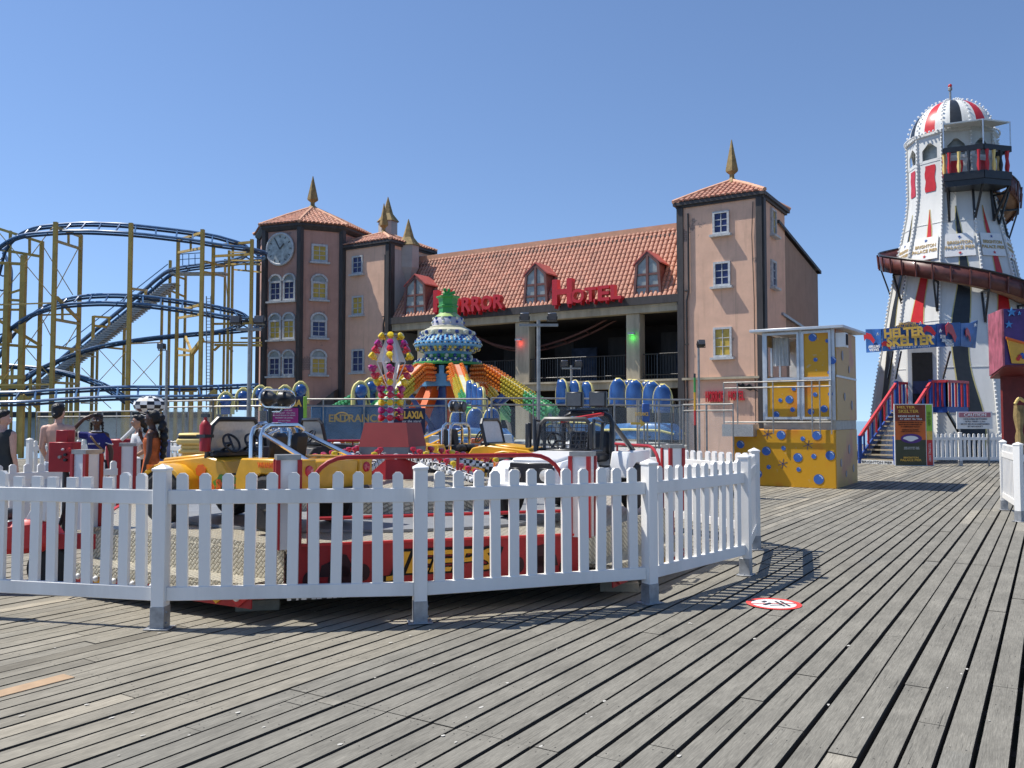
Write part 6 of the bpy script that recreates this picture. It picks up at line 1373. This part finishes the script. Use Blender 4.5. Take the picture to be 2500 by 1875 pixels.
MB(GM).lathe([(pr(46), gz(766)), (pr(44), gz(752)), (pr(50), gz(750)), (pr(50), gz(747)), (pr(44), gz(745)), (pr(48), gz(730)), (pr(58), gz(727)), (pr(58), gz(724)), (0, gz(724))], 6, a0=R(-60)).build('lantern', 'green_paint', gx, smooth=15)
b = MB(GM); z = gz(722)
b.ball((-.04, 0, z + .06), .11, 8, 6, (1, .9, .7)).ball((-.09, -.06, z + .16), .05, 6, 5).ball((.03, -.06, z + .15), .05, 6, 5).bar((-.12, 0, z), (.2, 0, z + .1), .16, .07); b.build('crown_figure', 'green_paint', gx)
def studs(y, w, n, r, mats, ph=0.0, tilt=0.0):
    for j, mm in enumerate(mats):
        b = MB(GM)
        for k in range(n):
            if k % len(mats) == j: a = 2 * math.pi * k / n + ph; b.ball((pr(w) * math.cos(a), pr(w) * math.sin(a), gz(y)), r, 6, 5)
        b.build('bulb_row', mm, gx, kind='stuff')
studs(815, 128, 20, .06, ('bulb_blue', 'bulb_cream'), .1); studs(789, 76, 14, .045, ('bulb_blue', 'bulb_cream', 'steel')); studs(779, 70, 12, .045, ('bulb_cream', 'bulb_blue'), .2)
for y, w in ((825, 134), (830, 146), (835, 156)): studs(y, w, 44, .045, ('bulb_blue', 'bulb_blue', 'bulb_cream', 'bulb_cream'), y)
studs(842, 166, 64, .025, ('bulb_cream', 'dark')); studs(853, 152, 40, .045, ('bulb_yellow', 'bulb_blue', 'bulb_yellow'), .3); studs(858, 130, 40, .045, ('bulb_yellow', 'bulb_cream', 'bulb_blue'), .1); studs(872, 114, 18, .06, ('bulb_blue', 'bulb_cream'), .2)
for y, w in ((880, 142), (885, 160)): studs(y, w, 56, .04, ('bulb_blue', 'bulb_blue', 'bulb_cream'), y * .3)
# arms
def arm_path(f):
    r = .85 + 2.35 * f; return r, gz(914) if f < .2 else gz(914) - (gz(914) - 1.78) * ((f - .2) / .8) ** 1.0
for ai, ad in enumerate((-30, 15, 60, 105, 150, 195, 240, 285)):
    a = R(ad); d = Vector((math.cos(a), math.sin(a), 0)); s = Vector((-d.y, d.x, 0)); pt = lambda f: GC + d * arm_path(f)[0] + Vector((0, 0, arm_path(f)[1]))
    root = None
    for (f0, f1, m, bmx) in ((0, .2, 'arm_orange', 'bulb_orange'), (.2, .42, 'arm_orange', 'bulb_orange'), (.42, .72, 'arm_yellow', 'bulb_yellow'), (.72, 1, 'arm_green', 'bulb_green')):
        ab = MB().bar(pt(f0), pt(f1), .30, .34).build('arm', m, gx)
        MB().bar(pt(f0) + Vector((0, 0, .185)), pt(f1) + Vector((0, 0, .185)), .12, .03).build('arm_stripe', 'arm_stripe' if m == 'arm_orange' else 'bulb_cream', ab)
        nb = max(3, int((f1 - f0) * 30)); b = MB()
        for i in range(nb):
            p = pt(f0 + (f1 - f0) * (i + .5) / nb)
            for sg in (-1, 1):
                for dz in (.12, .0, -.12, -.2): b.ball(p + s * sg * (.19 - .02 * (dz < -.1)) + Vector((0, 0, dz)), .048, 6, 4)
            for sg in (-1, 1): b.ball(p + s * sg * .14 + Vector((0, 0, .21)), .042, 6, 4)
        b.build('bulbs', bmx, ab, kind='stuff')
    MB().tube([pt(0) + s * .1, pt(0) + s * .25 - d * .1 + Vector((0, 0, -.25)), pt(0) - d * .3 + Vector((0, 0, -.5))], .02, 6).build('cable', 'walkway_grey', gx)
    MB().tube([pt(1), pt(1) + d * .25 + Vector((0, 0, -.35)), pt(1) + d * .3 + Vector((0, 0, -.8))], .06, 8).build('arm_strut', 'dull_steel', gx)
    MB().tube([pt(.45) - Vector((0, 0, .15)), GC + d * .6 + Vector((0, 0, 1.3))], .07, 8).build('lift_cylinder', 'blue_paint', gx)
for k in range(8): a = R(45 * k + 10); MB(GM).bar((1.5 * math.cos(a), 1.5 * math.sin(a), .95), (.55 * math.cos(a), .55 * math.sin(a), 2.6), .22, .3).build('buttress', 'orange_paint', gx)
# gondolas: rows of blue seat shells with yellow rims on a moulded tub
def seat_shell():
    w, h = .17, .30; b = MB(); rows = []
    for i in range(9):
        t = i / 8; z = -.25 + .55 * t; ww = w * math.sqrt(max(.02, 1 - max(0, (t - .45) / .55) ** 2.2)); rows.append([(ww * (k / 4 - 1), .07 * (1 - (k / 4 - 1) ** 2), z) for k in range(9)])
    b.sheet(rows); o = b.build('seat_back', 'gondola_blue', thick=.05); me = o.data; bpy.data.objects.remove(o)
    out = [(-w, 0, -.25)] + [r[0] for r in rows[1:]] + [r[-1] for r in rows[:0:-1]] + [(w, 0, -.25)]
    o = MB().tube(out, .055, 6).build('seat_rim', 'rim_yellow'); m2 = o.data; bpy.data.objects.remove(o)
    o = MB().ball((0, -.07, .10), .145, 14, 10, (1, .85, 1.1)).build('headrest', 'gondola_blue'); m3 = o.data; bpy.data.objects.remove(o)
    return me, m2, m3
SB, SR_, SH = seat_shell()
def gondola(label, pts, face, ball=False, sc=1.0, drop=.62):
    """pts: photo pixel and depth of each seat; face: heading of the seats."""
    ps = [P(x, y, Y) for x, y, Y in pts]; c = sum(ps, Vector()) / len(ps); t = thing('gondola', label, 'gondola', (c.x, c.y, .97), 0, 'gondolas of the spinning ride')
    ax = (ps[-1] - ps[0]); ax.z = 0; ax.normalize(); zlow = min(p.z for p in ps)
    for p in ps:
        M = Matrix.Translation(p) @ Matrix.Rotation(face, 4, 'Z') @ Matrix.Scale(sc, 4)
        o = share(SB, 'seat_back', t, M); o.modifiers.new('thickness', 'SOLIDIFY').thickness = .05
        share(SR_, 'seat_rim', o, M)
        if ball: share(SH, 'headrest', o, M)
        q = Matrix.Translation(p) @ Matrix.Rotation(face, 4, 'Z')
        MB(q).tube([(-.17, -.1, .05), (-.2, -.3, -.05), (-.17, -.38, -.3)], .02, 6).build('restraint', 'black_paint', t)
    L = (ps[-1] - ps[0]).length; side = Vector((-ax.y, ax.x, 0))
    prof = [(-.40, 0), (-.44, .22), (-.3, .40), (.0, .3), (.3, .42), (.44, .24), (.38, 0)]
    a, e = c - ax * (L / 2 + .45), c + ax * (L / 2 + .45); z0 = zlow - drop - .32; rows = []
    for f, k in ((0, .5), (.12, .9), (.5, 1), (.88, .9), (1, .5)): rows.append([a.lerp(e, f) + side * (x * k) + Vector((0, 0, z0 - c.z + a.lerp(e, f).z * 0 + c.z + z * k - 0)) * 1 if False else Vector((a.lerp(e, f) + side * (x * k)).to_tuple()[:2] + (z0 + z * k,)) for x, z in prof])
    tb = MB(); tb.sheet(rows); n = len(prof); tb.add(rows[0], [tuple(range(n))]); tb.add(rows[-1], [tuple(range(n - 1, -1, -1))]); tub = tb.build('tub', 'gondola_pale', t, smooth=50)
    MB().tube([r[1] + Vector((0, 0, .02)) for r in rows], .03, 6).build('tub_trim', 'rim_yellow', tub); MB().tube([r[5] + Vector((0, 0, .02)) for r in rows], .03, 6).build('tub_trim', 'rim_yellow', tub)
    MB().tube([Vector((c.x, c.y, z0 + .1)), Vector((c.x, c.y, .97))], .09, 8).build('pedestal', 'dull_steel', t)
    for f in (.25, .75): q = a.lerp(e, f); MB().bar(Vector((q.x, q.y, z0 + .25)) + side * .46, Vector((q.x, q.y, z0 + .05)) - side * .46, .04, .04).build('tub_band', 'dark', t)
    return t
gondola('right gondola nearest the tall mast with three tall blue seats', [(1373, 962, 23), (1404, 965, 22.9), (1434, 968, 22.8)], R(125), sc=1.2)
gondola('right gondola nearest the entrance arrow with five blue seats', [(1509, 962, 21.6), (1538, 964, 21.9), (1550, 966, 21.2), (1580, 968, 21.5), (1592, 970, 20.9), (1618, 978, 20.6)], R(150), sc=1.18)
gondola('left gondola at the outer end with round blue headrests', [(551, 988, 22.2), (594, 978, 22.6), (636, 970, 23.6)], R(20), True, 1.0)
gondola('left gondola below the clock turret with round blue headrests', [(655, 978, 22.4), (696, 972, 23), (734, 962, 23.6)], R(20), True, 1.05)
gondola('left gondola under the long bulb arm beside the lamp tower', [(880, 966, 21.5), (905, 958, 21.9), (925, 966, 22.6)], R(25), True, 1.1)
gondola('front gondola facing the camera under the tower with three blue seats', [(1150, 962, 20.6), (1163, 970, 20.2), (1176, 980, 19.8)], R(110))
gondola('front gondola tub behind the black lamps with pale blue shell', [(1120, 1030, 18.6), (1160, 1030, 18.5), (1200, 1030, 18.4)], R(180), False, .9, .2)
# ---- orange and yellow skirt boards
sk = thing('skirt_boards', 'orange and yellow painted skirt boards behind the glass railing', 'boards', (P(900, 1028, 17.6).x, 17.6, 0))
xs = [640 + 34 * i for i in range(27)]
for i in range(len(xs) - 1):
    Y = 17.5; p, q = P(xs[i], 1066 + 6 * math.sin(i), Y), P(xs[i + 1] - 2, 1066 + 6 * math.sin(i), Y)
    if xs[i] > 1240: continue
    MB().box(((p.x + q.x) / 2, Y, p.z / 2 + .15), (q.x - p.x, .05, p.z - .3)).build('board', ('orange_paint', 'gold_paint', 'white_paint', 'gold_paint', 'sky_blue_paint')[i % 5], sk, bevel=.01)
# ---- steel railing with glass panels
mat('rail_glass', (0.90, 0.94, 0.95), .08, trans=.94, var=.02, ior=1.03)
def railing(label, nodes, z0, z1, step=.8, posts=.022, glass=True):
    t = thing('glass_railing', label, 'railing', (nodes[0].x, nodes[0].y, 0), 0, 'steel railings round the spinning ride')
    for a, b in zip(nodes, nodes[1:]):
        L = (b - a).length; n = max(1, round(L / step)); d = (b - a).normalized()
        for z in (z1, z1 - .13, z0): MB().tube([up_(a, z), up_(b, z)], posts * .8, 6).build('rail', 'dull_steel', t)
        for i in range(n + 1):
            p = a.lerp(b, i / n); MB().tube([up_(p, 0 if i % 2 == 0 else z0), up_(p, z1)], posts if i % 2 == 0 else posts * .7, 6).build('post', 'dull_steel', t)
            if i < n and glass:
                q = a.lerp(b, (i + 1) / n); g0, g1 = p + d * .05, q - d * .05
                MB().add([up_(g0, z0 + .04), up_(g1, z0 + .04), up_(g1, z1 - .17), up_(g0, z1 - .17)], [(0, 1, 2, 3)]).build('glass_panel', 'rail_glass', t, smooth=0, thick=.008)
    return t
W = lambda px, Y: Vector((P(px, 1028, Y).x, Y, 0))
railing('steel and glass railing along the left front of the spinning ride', [W(402, 18.6), W(520, 17.6), W(690, 16.8), W(1190, 16.6)], 1.15, 2.03)
railing('steel and glass railing along the right front of the spinning ride', [W(1200, 16.7), W(1500, 17.2), W(1660, 18.3)], 1.12, 2.05, .75)
railing('steel gates and bars at the ride exit beside the yellow booth', [W(1668, 18.4), W(1725, 18.0), W(1790, 17.6)], .75, 1.95, .42)
railing('tall steel gate frames behind the small entrance sign', [W(1560, 19.6), W(1640, 19.8), W(1700, 19.9)], .7, 2.1, .5)
railing('steel railing with glass under the coaster track', [W(90, 24), W(250, 22.5), W(400, 20)], .9, 1.85, .9)
# concrete step slab under the exit gates
MB().box((P(1680, 1028, 18.9).x, 18.9, .35), (1.7, 1.0, .7)).build('exit_step', 'booth_grey', gx)
# ---- entrance panels, name boards, height pole
mat('panel_blue', (0.05, 0.14, 0.26), .35, var=.4, scale=2.5)
def panel_px(name, label, x0, x1, y0, y1, Y, m, cat='sign'):
    a, c = P(x0, y0, Y), P(x1, y1, Y); t = thing(name, label, cat, ((a.x + c.x) / 2, Y, 0)); bd = MB().box(((a.x + c.x) / 2, Y, (a.z + c.z) / 2), (c.x - a.x, .04, a.z - c.z)).build('board', m, t, bevel=.01)
    for x in (a.x + .04, c.x - .04): MB().tube([(x, Y + .04, 0), (x, Y + .04, c.z + .05)], .018, 6).build('leg', 'dull_steel', t)
    return t, bd
def ptext(par, s, px, py, Y, w, h, m, bold=.02, ext=.01): k = Y / F; q = P(px, py, Y); return text('lettering', s, q, (1, 0, 0), (0, 0, 1), w * k, h * k, m, par, ext=ext, bold=bold)
t, bd = panel_px('entrance_sign', 'blue entrance panel with gold lettering behind the left railing', 760, 955, 992, 1078, 16.9, 'panel_blue'); ptext(bd, 'ENTRANCE', 868, 1021, 16.86, 130, 19, 'letter_gold'); MB().tube([P(835 + 16 * math.cos(R(20 * i)), 1018 + 11 * math.sin(R(20 * i)), 16.86) for i in range(18)], .015, 5, closed=True).build('swirl', 'letter_gold', bd)
t, bd = panel_px('entrance_sign', 'small blue house-shaped entrance sign with orange arrow by the right railing', 1568, 1586, 985, 1030, 17.0, 'blue_paint'); ptext(bd, 'ENTRANCE', 1567, 1011, 16.96, 32, 9, 'letter_gold')
q = P(1560, 1034, 16.9); k = 17 / F; MB().prism([(-20 * k, -3 * k), (4 * k, -3 * k), (2 * k, -10 * k), (17 * k, 0), (2 * k, 10 * k), (4 * k, 3 * k), (-20 * k, 3 * k)], .02, q, (1, 0, 0), (0, 0, 1)).build('arrow', 'gold_paint', bd, smooth=0)
t, bd = panel_px('ride_rules_board', 'black ride board with magenta and blue notices and lime edge', 652, 746, 968, 1108, 15.4, 'navy'); ptext(bd, 'GALAXIA', 697, 984, 15.36, 80, 17, 'letter_gold', .04)
def pbox(par, x0, x1, y0, y1, Y, m, nm): a, c = P(x0, y0, Y), P(x1, y1, Y); return MB().box(((a.x + c.x) / 2, Y, (a.z + c.z) / 2), (c.x - a.x, .02, a.z - c.z)).build(nm, m, par, bevel=.004)
pbox(bd, 741, 748, 968, 1108, 15.36, 'lime_paint', 'height_strip'); mg = pbox(bd, 664, 728, 996, 1033, 15.37, 'magenta', 'notice'); bl = pbox(bd, 664, 728, 1035, 1072, 15.37, 'sky_blue_paint', 'notice')
for y, s, w in ((1002, 'RIDERS MUST', 40), (1008, 'BE AT LEAST 1.4m TALL', 54), (1014, 'NO LOOSE ARTICLES ON THE RIDE', 54), (1020, 'PREGNANT OR UNWELL', 44), (1027, 'DO NOT RIDE', 30)): ptext(bd, s, 694, y, 15.35, w, 3.2, 'letter_white', 0, .006)
for y, s, w in ((1041, 'PLEASE KEEP ARMS', 44), (1047, 'INSIDE AT ALL TIMES', 54), (1053, 'CHILDREN MUST BE', 50), (1060, 'ACCOMPANIED BY AN ADULT', 54)): ptext(bd, s, 694, y, 15.35, w, 3.2, 'letter_white', 0, .006)
t, bd = panel_px('ride_name_board', 'dark rounded name board in gold letters right of the red hub', 958, 1038, 996, 1062, 14.8, 'navy'); ptext(bd, 'GALAXIA', 998, 1013, 14.76, 72, 19, 'letter_gold', .04); ptext(bd, 'for the stars!', 1005, 1028, 14.76, 46, 6, 'letter_white', .0)
hp_ = thing('height_pole', 'thin pole banded green, yellow and red beside the exit gates', 'pole', (P(1697, 1028, 16.9).x, 16.9, 0)); hx_ = P(1697, 1028, 16.9).x; hz_ = lambda y: P(1697, y, 16.9).z
for y0, y1, m in ((912, 922, 'black_paint'), (922, 958, 'green_paint'), (958, 1002, 'yellow_paint'), (1002, 1038, 'bright_red'), (1038, 1227, 'black_paint')): MB().tube([(hx_, 16.9, max(0, hz_(y1))), (hx_, 16.9, hz_(y0))], .022, 8).build('band', m, hp_)
# ---------------------------------------------------------------- people at the left
mat('skin_pale', (0.56, 0.33, 0.25), .5, var=.06, scale=12); mat('skin_dark', (0.075, 0.036, 0.024), .42, var=.1, scale=12); mat('skin_tan', (0.42, 0.23, 0.15), .5, var=.06)
mat('hair_black', (0.010, 0.008, 0.008), .45, var=.3, scale=40, bump=.5, bscale=60); mat('shirt_charcoal', (0.03, 0.034, 0.036), .85, var=.15); mat('shorts_pale', (0.46, 0.50, 0.58), .85, var=.08); mat('tee_blue', (0.015, 0.02, 0.16), .8, var=.15); mat('tee_white', (0.72, 0.72, 0.72), .85, var=.05)
mat('dress_orange', (0.58, 0.13, 0.03), .7, var=.5, scale=8); mat('denim_dark', (0.015, 0.018, 0.028), .85, var=.3); mat('strap_tan', (0.25, 0.16, 0.08), .7); mat('shorts_grey', (0.20, 0.20, 0.19), .85); mat('shoe_white', (0.6, 0.6, 0.58), .7)
def remesh(o, v=.011, sm=5):
    r = o.modifiers.new('skin', 'REMESH'); r.mode = 'VOXEL'; r.voxel_size = v; r.use_smooth_shade = True
    s = o.modifiers.new('soft', 'SMOOTH'); s.iterations = sm; s.factor = .5
    return o
def rings(b, rs, n=16):
    """Closed lofted volume from rings (cx, cy, z, rx, ry)."""
    rows = [[(cx + rx * math.cos(2 * math.pi * k / n), cy + ry * math.sin(2 * math.pi * k / n), z) for k in range(n)] for cx, cy, z, rx, ry in rs]
    vs = [p for r in rows for p in r]; fs = [(i * n + k, i * n + (k + 1) % n, (i + 1) * n + (k + 1) % n, (i + 1) * n + k) for i in range(len(rows) - 1) for k in range(n)]
    fs += [tuple(range(n - 1, -1, -1)), tuple((len(rows) - 1) * n + k for k in range(n))]; b.add(vs, fs)
def limb(b, pts, rs):
    for i in range(len(pts) - 1): b.tube([pts[i], pts[i + 1]], [rs[i], rs[i + 1]], 12)
    for p, r in zip(pts, rs): b.ball(p, r * .99, 10, 8)
def hand(b, w, d, spread, s=1.0):
    d = Vector(d).normalized(); t = Vector(spread).normalized(); c = Vector(w) + d * .05 * s
    b.tube([Vector(w), c, c + d * .045 * s], [.022 * s, .032 * s, .03 * s], 10)
    for i, (o, L) in enumerate(((-.027, .055), (-.009, .068), (.009, .065), (.027, .05))):
        p = c + d * .035 * s + t * o * s; b.tube([p, p + d * L * .55 * s, p + d * L * s + d.cross(t) * .012 * s], [.0105 * s, .0098 * s, .008 * s], 7)
    p = c - d * .02 * s + t * -.028 * s; b.tube([p, p + (d - t).normalized() * .035 * s, p + (d * 1.3 - t * .6).normalized() * .065 * s], [.013 * s, .0115 * s, .009 * s], 7)
def person(label, px, Y, H, head, skin, arms, yaw=0.0, slim=1.0, female=False):
    """arms: for each side (-1 left of the body as built, +1 right): shoulder offset points elbow and wrist, hand direction. Front of the body is -y."""
    loc = Vector((P(px, 1028, Y).x, Y, 0)); t = thing('person', label, 'person', loc, head, 'people at the fence'); M = ROOT[t.name]; k = H / 1.75; b = MB(M @ Matrix.Scale(k, 4))
    w = slim
    rings(b, [(0, .0, .84, .15 * w, .10), (0, 0, .92, .165 * w, .115), (0, 0, 1.0, .155 * w, .105), (0, -.005, 1.1, .13 * w, .09), (0, -.005, 1.2, .145 * w, .10), (0, 0, 1.3, .165 * w, .105), (0, .005, 1.38, .175 * w, .095), (0, .01, 1.44, .14 * w, .075), (0, .01, 1.48, .075, .06)])
    limb(b, [(0, .012, 1.44), (0, .0, 1.53), (0, -.01, 1.58)], [.058, .05, .05])
    hm = Matrix.Rotation(yaw, 4, 'Z'); hp3 = lambda x, y, z: tuple((hm @ Vector((x, y, 0)))[:2]) + (z,)
    b.ball(hp3(0, -.005, 1.655), .1, 16, 12, (.78, .95, 1.12)); b.ball(hp3(0, -.03, 1.60), .07, 12, 10, (.85, .95, .95))
    b.tube([hp3(0, -.09, 1.67), hp3(0, -.118, 1.635), hp3(0, -.10, 1.622)], [.011, .018, .012], 8)
    for s in (-1, 1): b.ball(hp3(s * .08, .0, 1.64), .028, 8, 6, (.4, .7, 1.1))
    b.tube([hp3(-.022, -.098, 1.592), hp3(0, -.106, 1.594), hp3(.022, -.098, 1.592)], [.006, .01, .006], 6)
    for s in (-1, 1):
        limb(b, [(s * .085, 0, .88), (s * .095, -.01, .5), (s * .1, .01, .1)], [.088 * w, .056, .036]); limb(b, [(s * .1, .0, .06), (s * .11, -.1, .035), (s * .115, -.17, .03)], [.04, .036, .03])
        el, wr, hd, sp = arms[s]; sh = Vector((s * .175 * w, .01, 1.405)); limb(b, [sh, el, wr], [.052 * (w if not female else .85), .040, .027]); limb(b, [(s * .12 * w, .01, 1.42), sh], [.055, .052]); hand(b, wr, hd, sp)
    body = remesh(b.build('body', skin, t), .0095 * k, 4)
    for s in (-1, 1):
        e = MB(M @ Matrix.Scale(k, 4)).ball(hp3(s * .032, -.088, 1.655), .013, 8, 6).build('eye', 'letter_white', t); MB(M @ Matrix.Scale(k, 4)).ball(hp3(s * .032, -.0975, 1.655), .006, 6, 5).build('pupil', 'dark', e)
        MB(M @ Matrix.Scale(k, 4)).tube([hp3(s * .016, -.098, 1.678), hp3(s * .032, -.1, 1.682), hp3(s * .05, -.088, 1.677)], .005, 5).build('eyebrow', 'hair_black', t)
    return t, M @ Matrix.Scale(k, 4), k
def hang(s, f=.0): return (Vector((s * .225, .02, 1.13)), Vector((s * .235, -.04 - f, .88)), (0, -.1, -1), (0, -1, 0))
def garment(t, M, rs, m, nm, limbs=(), v=.012):
    b = MB(M); rings(b, rs)
    for pts, rr in limbs: limb(b, pts, rr)
    return remesh(b.build(nm, m, t), v, 3)
TORSO = lambda e, z0, z1, w=1.0: [(0, 0, z, (rx * w) + e, ry + e) for z, rx, ry in ((.84, .15, .10), (.92, .165, .115), (1.0, .155, .105), (1.1, .13, .09), (1.2, .145, .10), (1.3, .165, .105), (1.38, .175, .095), (1.44, .14, .08), (1.465, .10, .07)) if z0 <= z <= z1]
def hair_cap(t, M, yaw, extra=(), top=1.70):
    b = MB(M); hm = Matrix.Rotation(yaw, 4, 'Z'); q = lambda x, y, z: tuple((hm @ Vector((x, y, 0)))[:2]) + (z,)
    b.ball(q(0, .022, top), .1, 14, 10, (.93, .98, .85)); b.ball(q(0, .05, top - .06), .09, 12, 8, (.93, .75, .9)); b.ball(q(0, -.03, top + .045), .07, 10, 8, (1, .9, .6))
    for p, r in extra: b.ball(q(*p), r, 8, 6)
    return remesh(b.build('hair', 'hair_black', t), .012, 3)
# man with bare back
t, M, k = person('shirtless dark-haired man in pale shorts standing with his back turned', 143, 13.3, 1.84, R(180), 'skin_pale', {-1: (Vector((-.225, .03, 1.13)), Vector((-.20, -.10, .93)), (.2, -.5, -.8), (0, -1, 0)), 1: (Vector((.225, .03, 1.13)), Vector((.20, -.10, .93)), (-.2, -.5, -.8), (0, -1, 0))}, slim=1.12)
hair_cap(t, M, 0, [((0, .09, 1.6), .05)], 1.71)
garment(t, M, TORSO(.012, .84, .93, 1.1), 'shorts_pale', 'shorts', [([(s * .09, 0, .88), (s * .11, -.01, .48)], [.105, .1]) for s in (-1, 1)])
# man at the left edge
t, M, k = person('man in sleeveless charcoal top cut off by the left edge', 8, 12.9, 1.74, R(165), 'skin_pale', {s: hang(s) for s in (-1, 1)}, yaw=R(-40), slim=1.1)
hair_cap(t, M, R(-40), [((0, .07, 1.62), .05)])
garment(t, M, TORSO(.022, .84, 1.44, 1.12), 'shirt_charcoal', 'sleeveless_top', [([(s * .12, .01, 1.42), (s * .185, .01, 1.40)], [.07, .062]) for s in (-1, 1)]); garment(t, M, TORSO(.014, .84, .92, 1.1), 'shorts_grey', 'shorts', [([(s * .09, 0, .86), (s * .11, -.01, .48)], [.105, .1]) for s in (-1, 1)])
# woman in blue tee shading her eyes
t, M, k = person('woman in blue cropped tee with one hand raised to her head', 237, 13.9, 1.70, R(12), 'skin_dark', {-1: (Vector((-.40, -.10, 1.44)), Vector((-.16, -.14, 1.69)), (.9, .2, .35), (0, 0, 1)), 1: hang(1)}, slim=.84, female=True)
hair_cap(t, M, 0, [((s * .088, .0, z), .026) for s in (-1, 1) for z in (1.62, 1.57, 1.52, 1.47, 1.42)], 1.705)
tee = garment(t, M, TORSO(.014, 1.1, 1.45, .84), 'tee_blue', 'cropped_tee', [([(-.11, .01, 1.40), (-.25, -.04, 1.415)], [.066, .058]), ([(.11, .01, 1.40), (.185, .012, 1.28)], [.066, .056])])
MB(M).tube([(-.262, -.042 + .06 * math.cos(R(30 * i)), 1.415 + .06 * math.sin(R(30 * i))) for i in range(12)], .01, 5, closed=True).build('sleeve_trim', 'tee_white', tee); MB(M).tube([(.188 + .062 * math.cos(R(30 * i)), .01 + .062 * math.sin(R(30 * i)), 1.272 - .02 * math.cos(R(30 * i))) for i in range(12)], .01, 5, closed=True).build('sleeve_trim', 'tee_white', tee)
MB(M).tube([(.085 * math.cos(R(20 * i)), .005 + .07 * math.sin(R(20 * i)), 1.475) for i in range(18)], .009, 5, closed=True).build('neck_trim', 'tee_white', tee)
for i in range(6): MB(M).box((-.09 + .032 * i, -.117, 1.27), (.02, .012, .025)).build('print_letter', 'letter_white', tee)
MB(M).tube([(-.12, .03, 1.46), (-.06, -.1, 1.38), (.04, -.125, 1.25), (.14, -.07, 1.14)], .018, 6).build('bag_strap', 'strap_tan', t)
garment(t, M, TORSO(.014, .84, 1.0, .95), 'denim_dark', 'shorts', [([(s * .085, 0, .88), (s * .1, -.01, .62)], [.1, .098]) for s in (-1, 1)])
# woman in orange dress, side on
t, M, k = person('woman in orange halter dress with long black hair seen from the side', 372, 12.9, 1.74, R(-82), 'skin_dark', {-1: (Vector((-.2, -.06, 1.13)), Vector((-.16, -.2, 1.36)), (.2, -.2, .9), (1, 0, 0)), 1: hang(1)}, slim=.86, female=True)
hair_cap(t, M, 0, [((x, y, z), r) for x, y, z, r in ((0, .13, 1.66, .06), (.02, .16, 1.56, .06), (-.02, .17, 1.46, .065), (.02, .18, 1.36, .065), (0, .18, 1.26, .06), (.02, .17, 1.16, .055), (-.01, .16, 1.07, .05), (.05, .14, 1.5, .05), (-.06, .14, 1.42, .05))], 1.695)
garment(t, M, [(0, -.005, .62, .23, .17), (0, 0, .78, .2, .15)] + [(0, 0, z, rx * .86 + .015, ry + .015) for z, rx, ry in ((.92, .165, .115), (1.0, .155, .105), (1.1, .13, .09), (1.2, .145, .105), (1.3, .16, .115), (1.36, .15, .1))], 'dress_orange', 'dress')
for s in (-1, 1): MB(M).tube([(s * .08, -.1, 1.33), (s * .05, -.03, 1.48), (0, .055, 1.5)], .009, 6).build('halter_strap', 'dress_orange', t)
MB(M).tube([(-.1, -.05, 1.745), (0, -.07, 1.765), (.1, -.05, 1.745)], .015, 6).build('sunglasses', 'black_paint', t)
# person behind her in white tee
t, M, k = person('person in white tee mostly hidden behind the woman in orange', 338, 14.4, 1.68, R(-60), 'skin_tan', {-1: (Vector((-.25, .1, 1.16)), Vector((-.12, -.14, 1.02)), (.8, -.5, 0), (0, 0, 1)), 1: (Vector((.27, .08, 1.15)), Vector((.15, -.16, 1.0)), (-.8, -.5, 0), (0, 0, 1))}, slim=.9, female=True)
hair_cap(t, M, 0, [((0, .1, 1.6), .06), ((0, .12, 1.5), .05)])
garment(t, M, TORSO(.018, 1.0, 1.45, .95), 'tee_white', 'tee', [([(s * .13, .01, 1.41), (s * .2, .04, 1.29)], [.07, .064]) for s in (-1, 1)]); garment(t, M, TORSO(.014, .84, 1.0, .95), 'denim_dark', 'trousers', [([(s * .085, 0, .88), (s * .1, -.01, .5), (s * .1, .01, .12)], [.1, .075, .06]) for s in (-1, 1)])
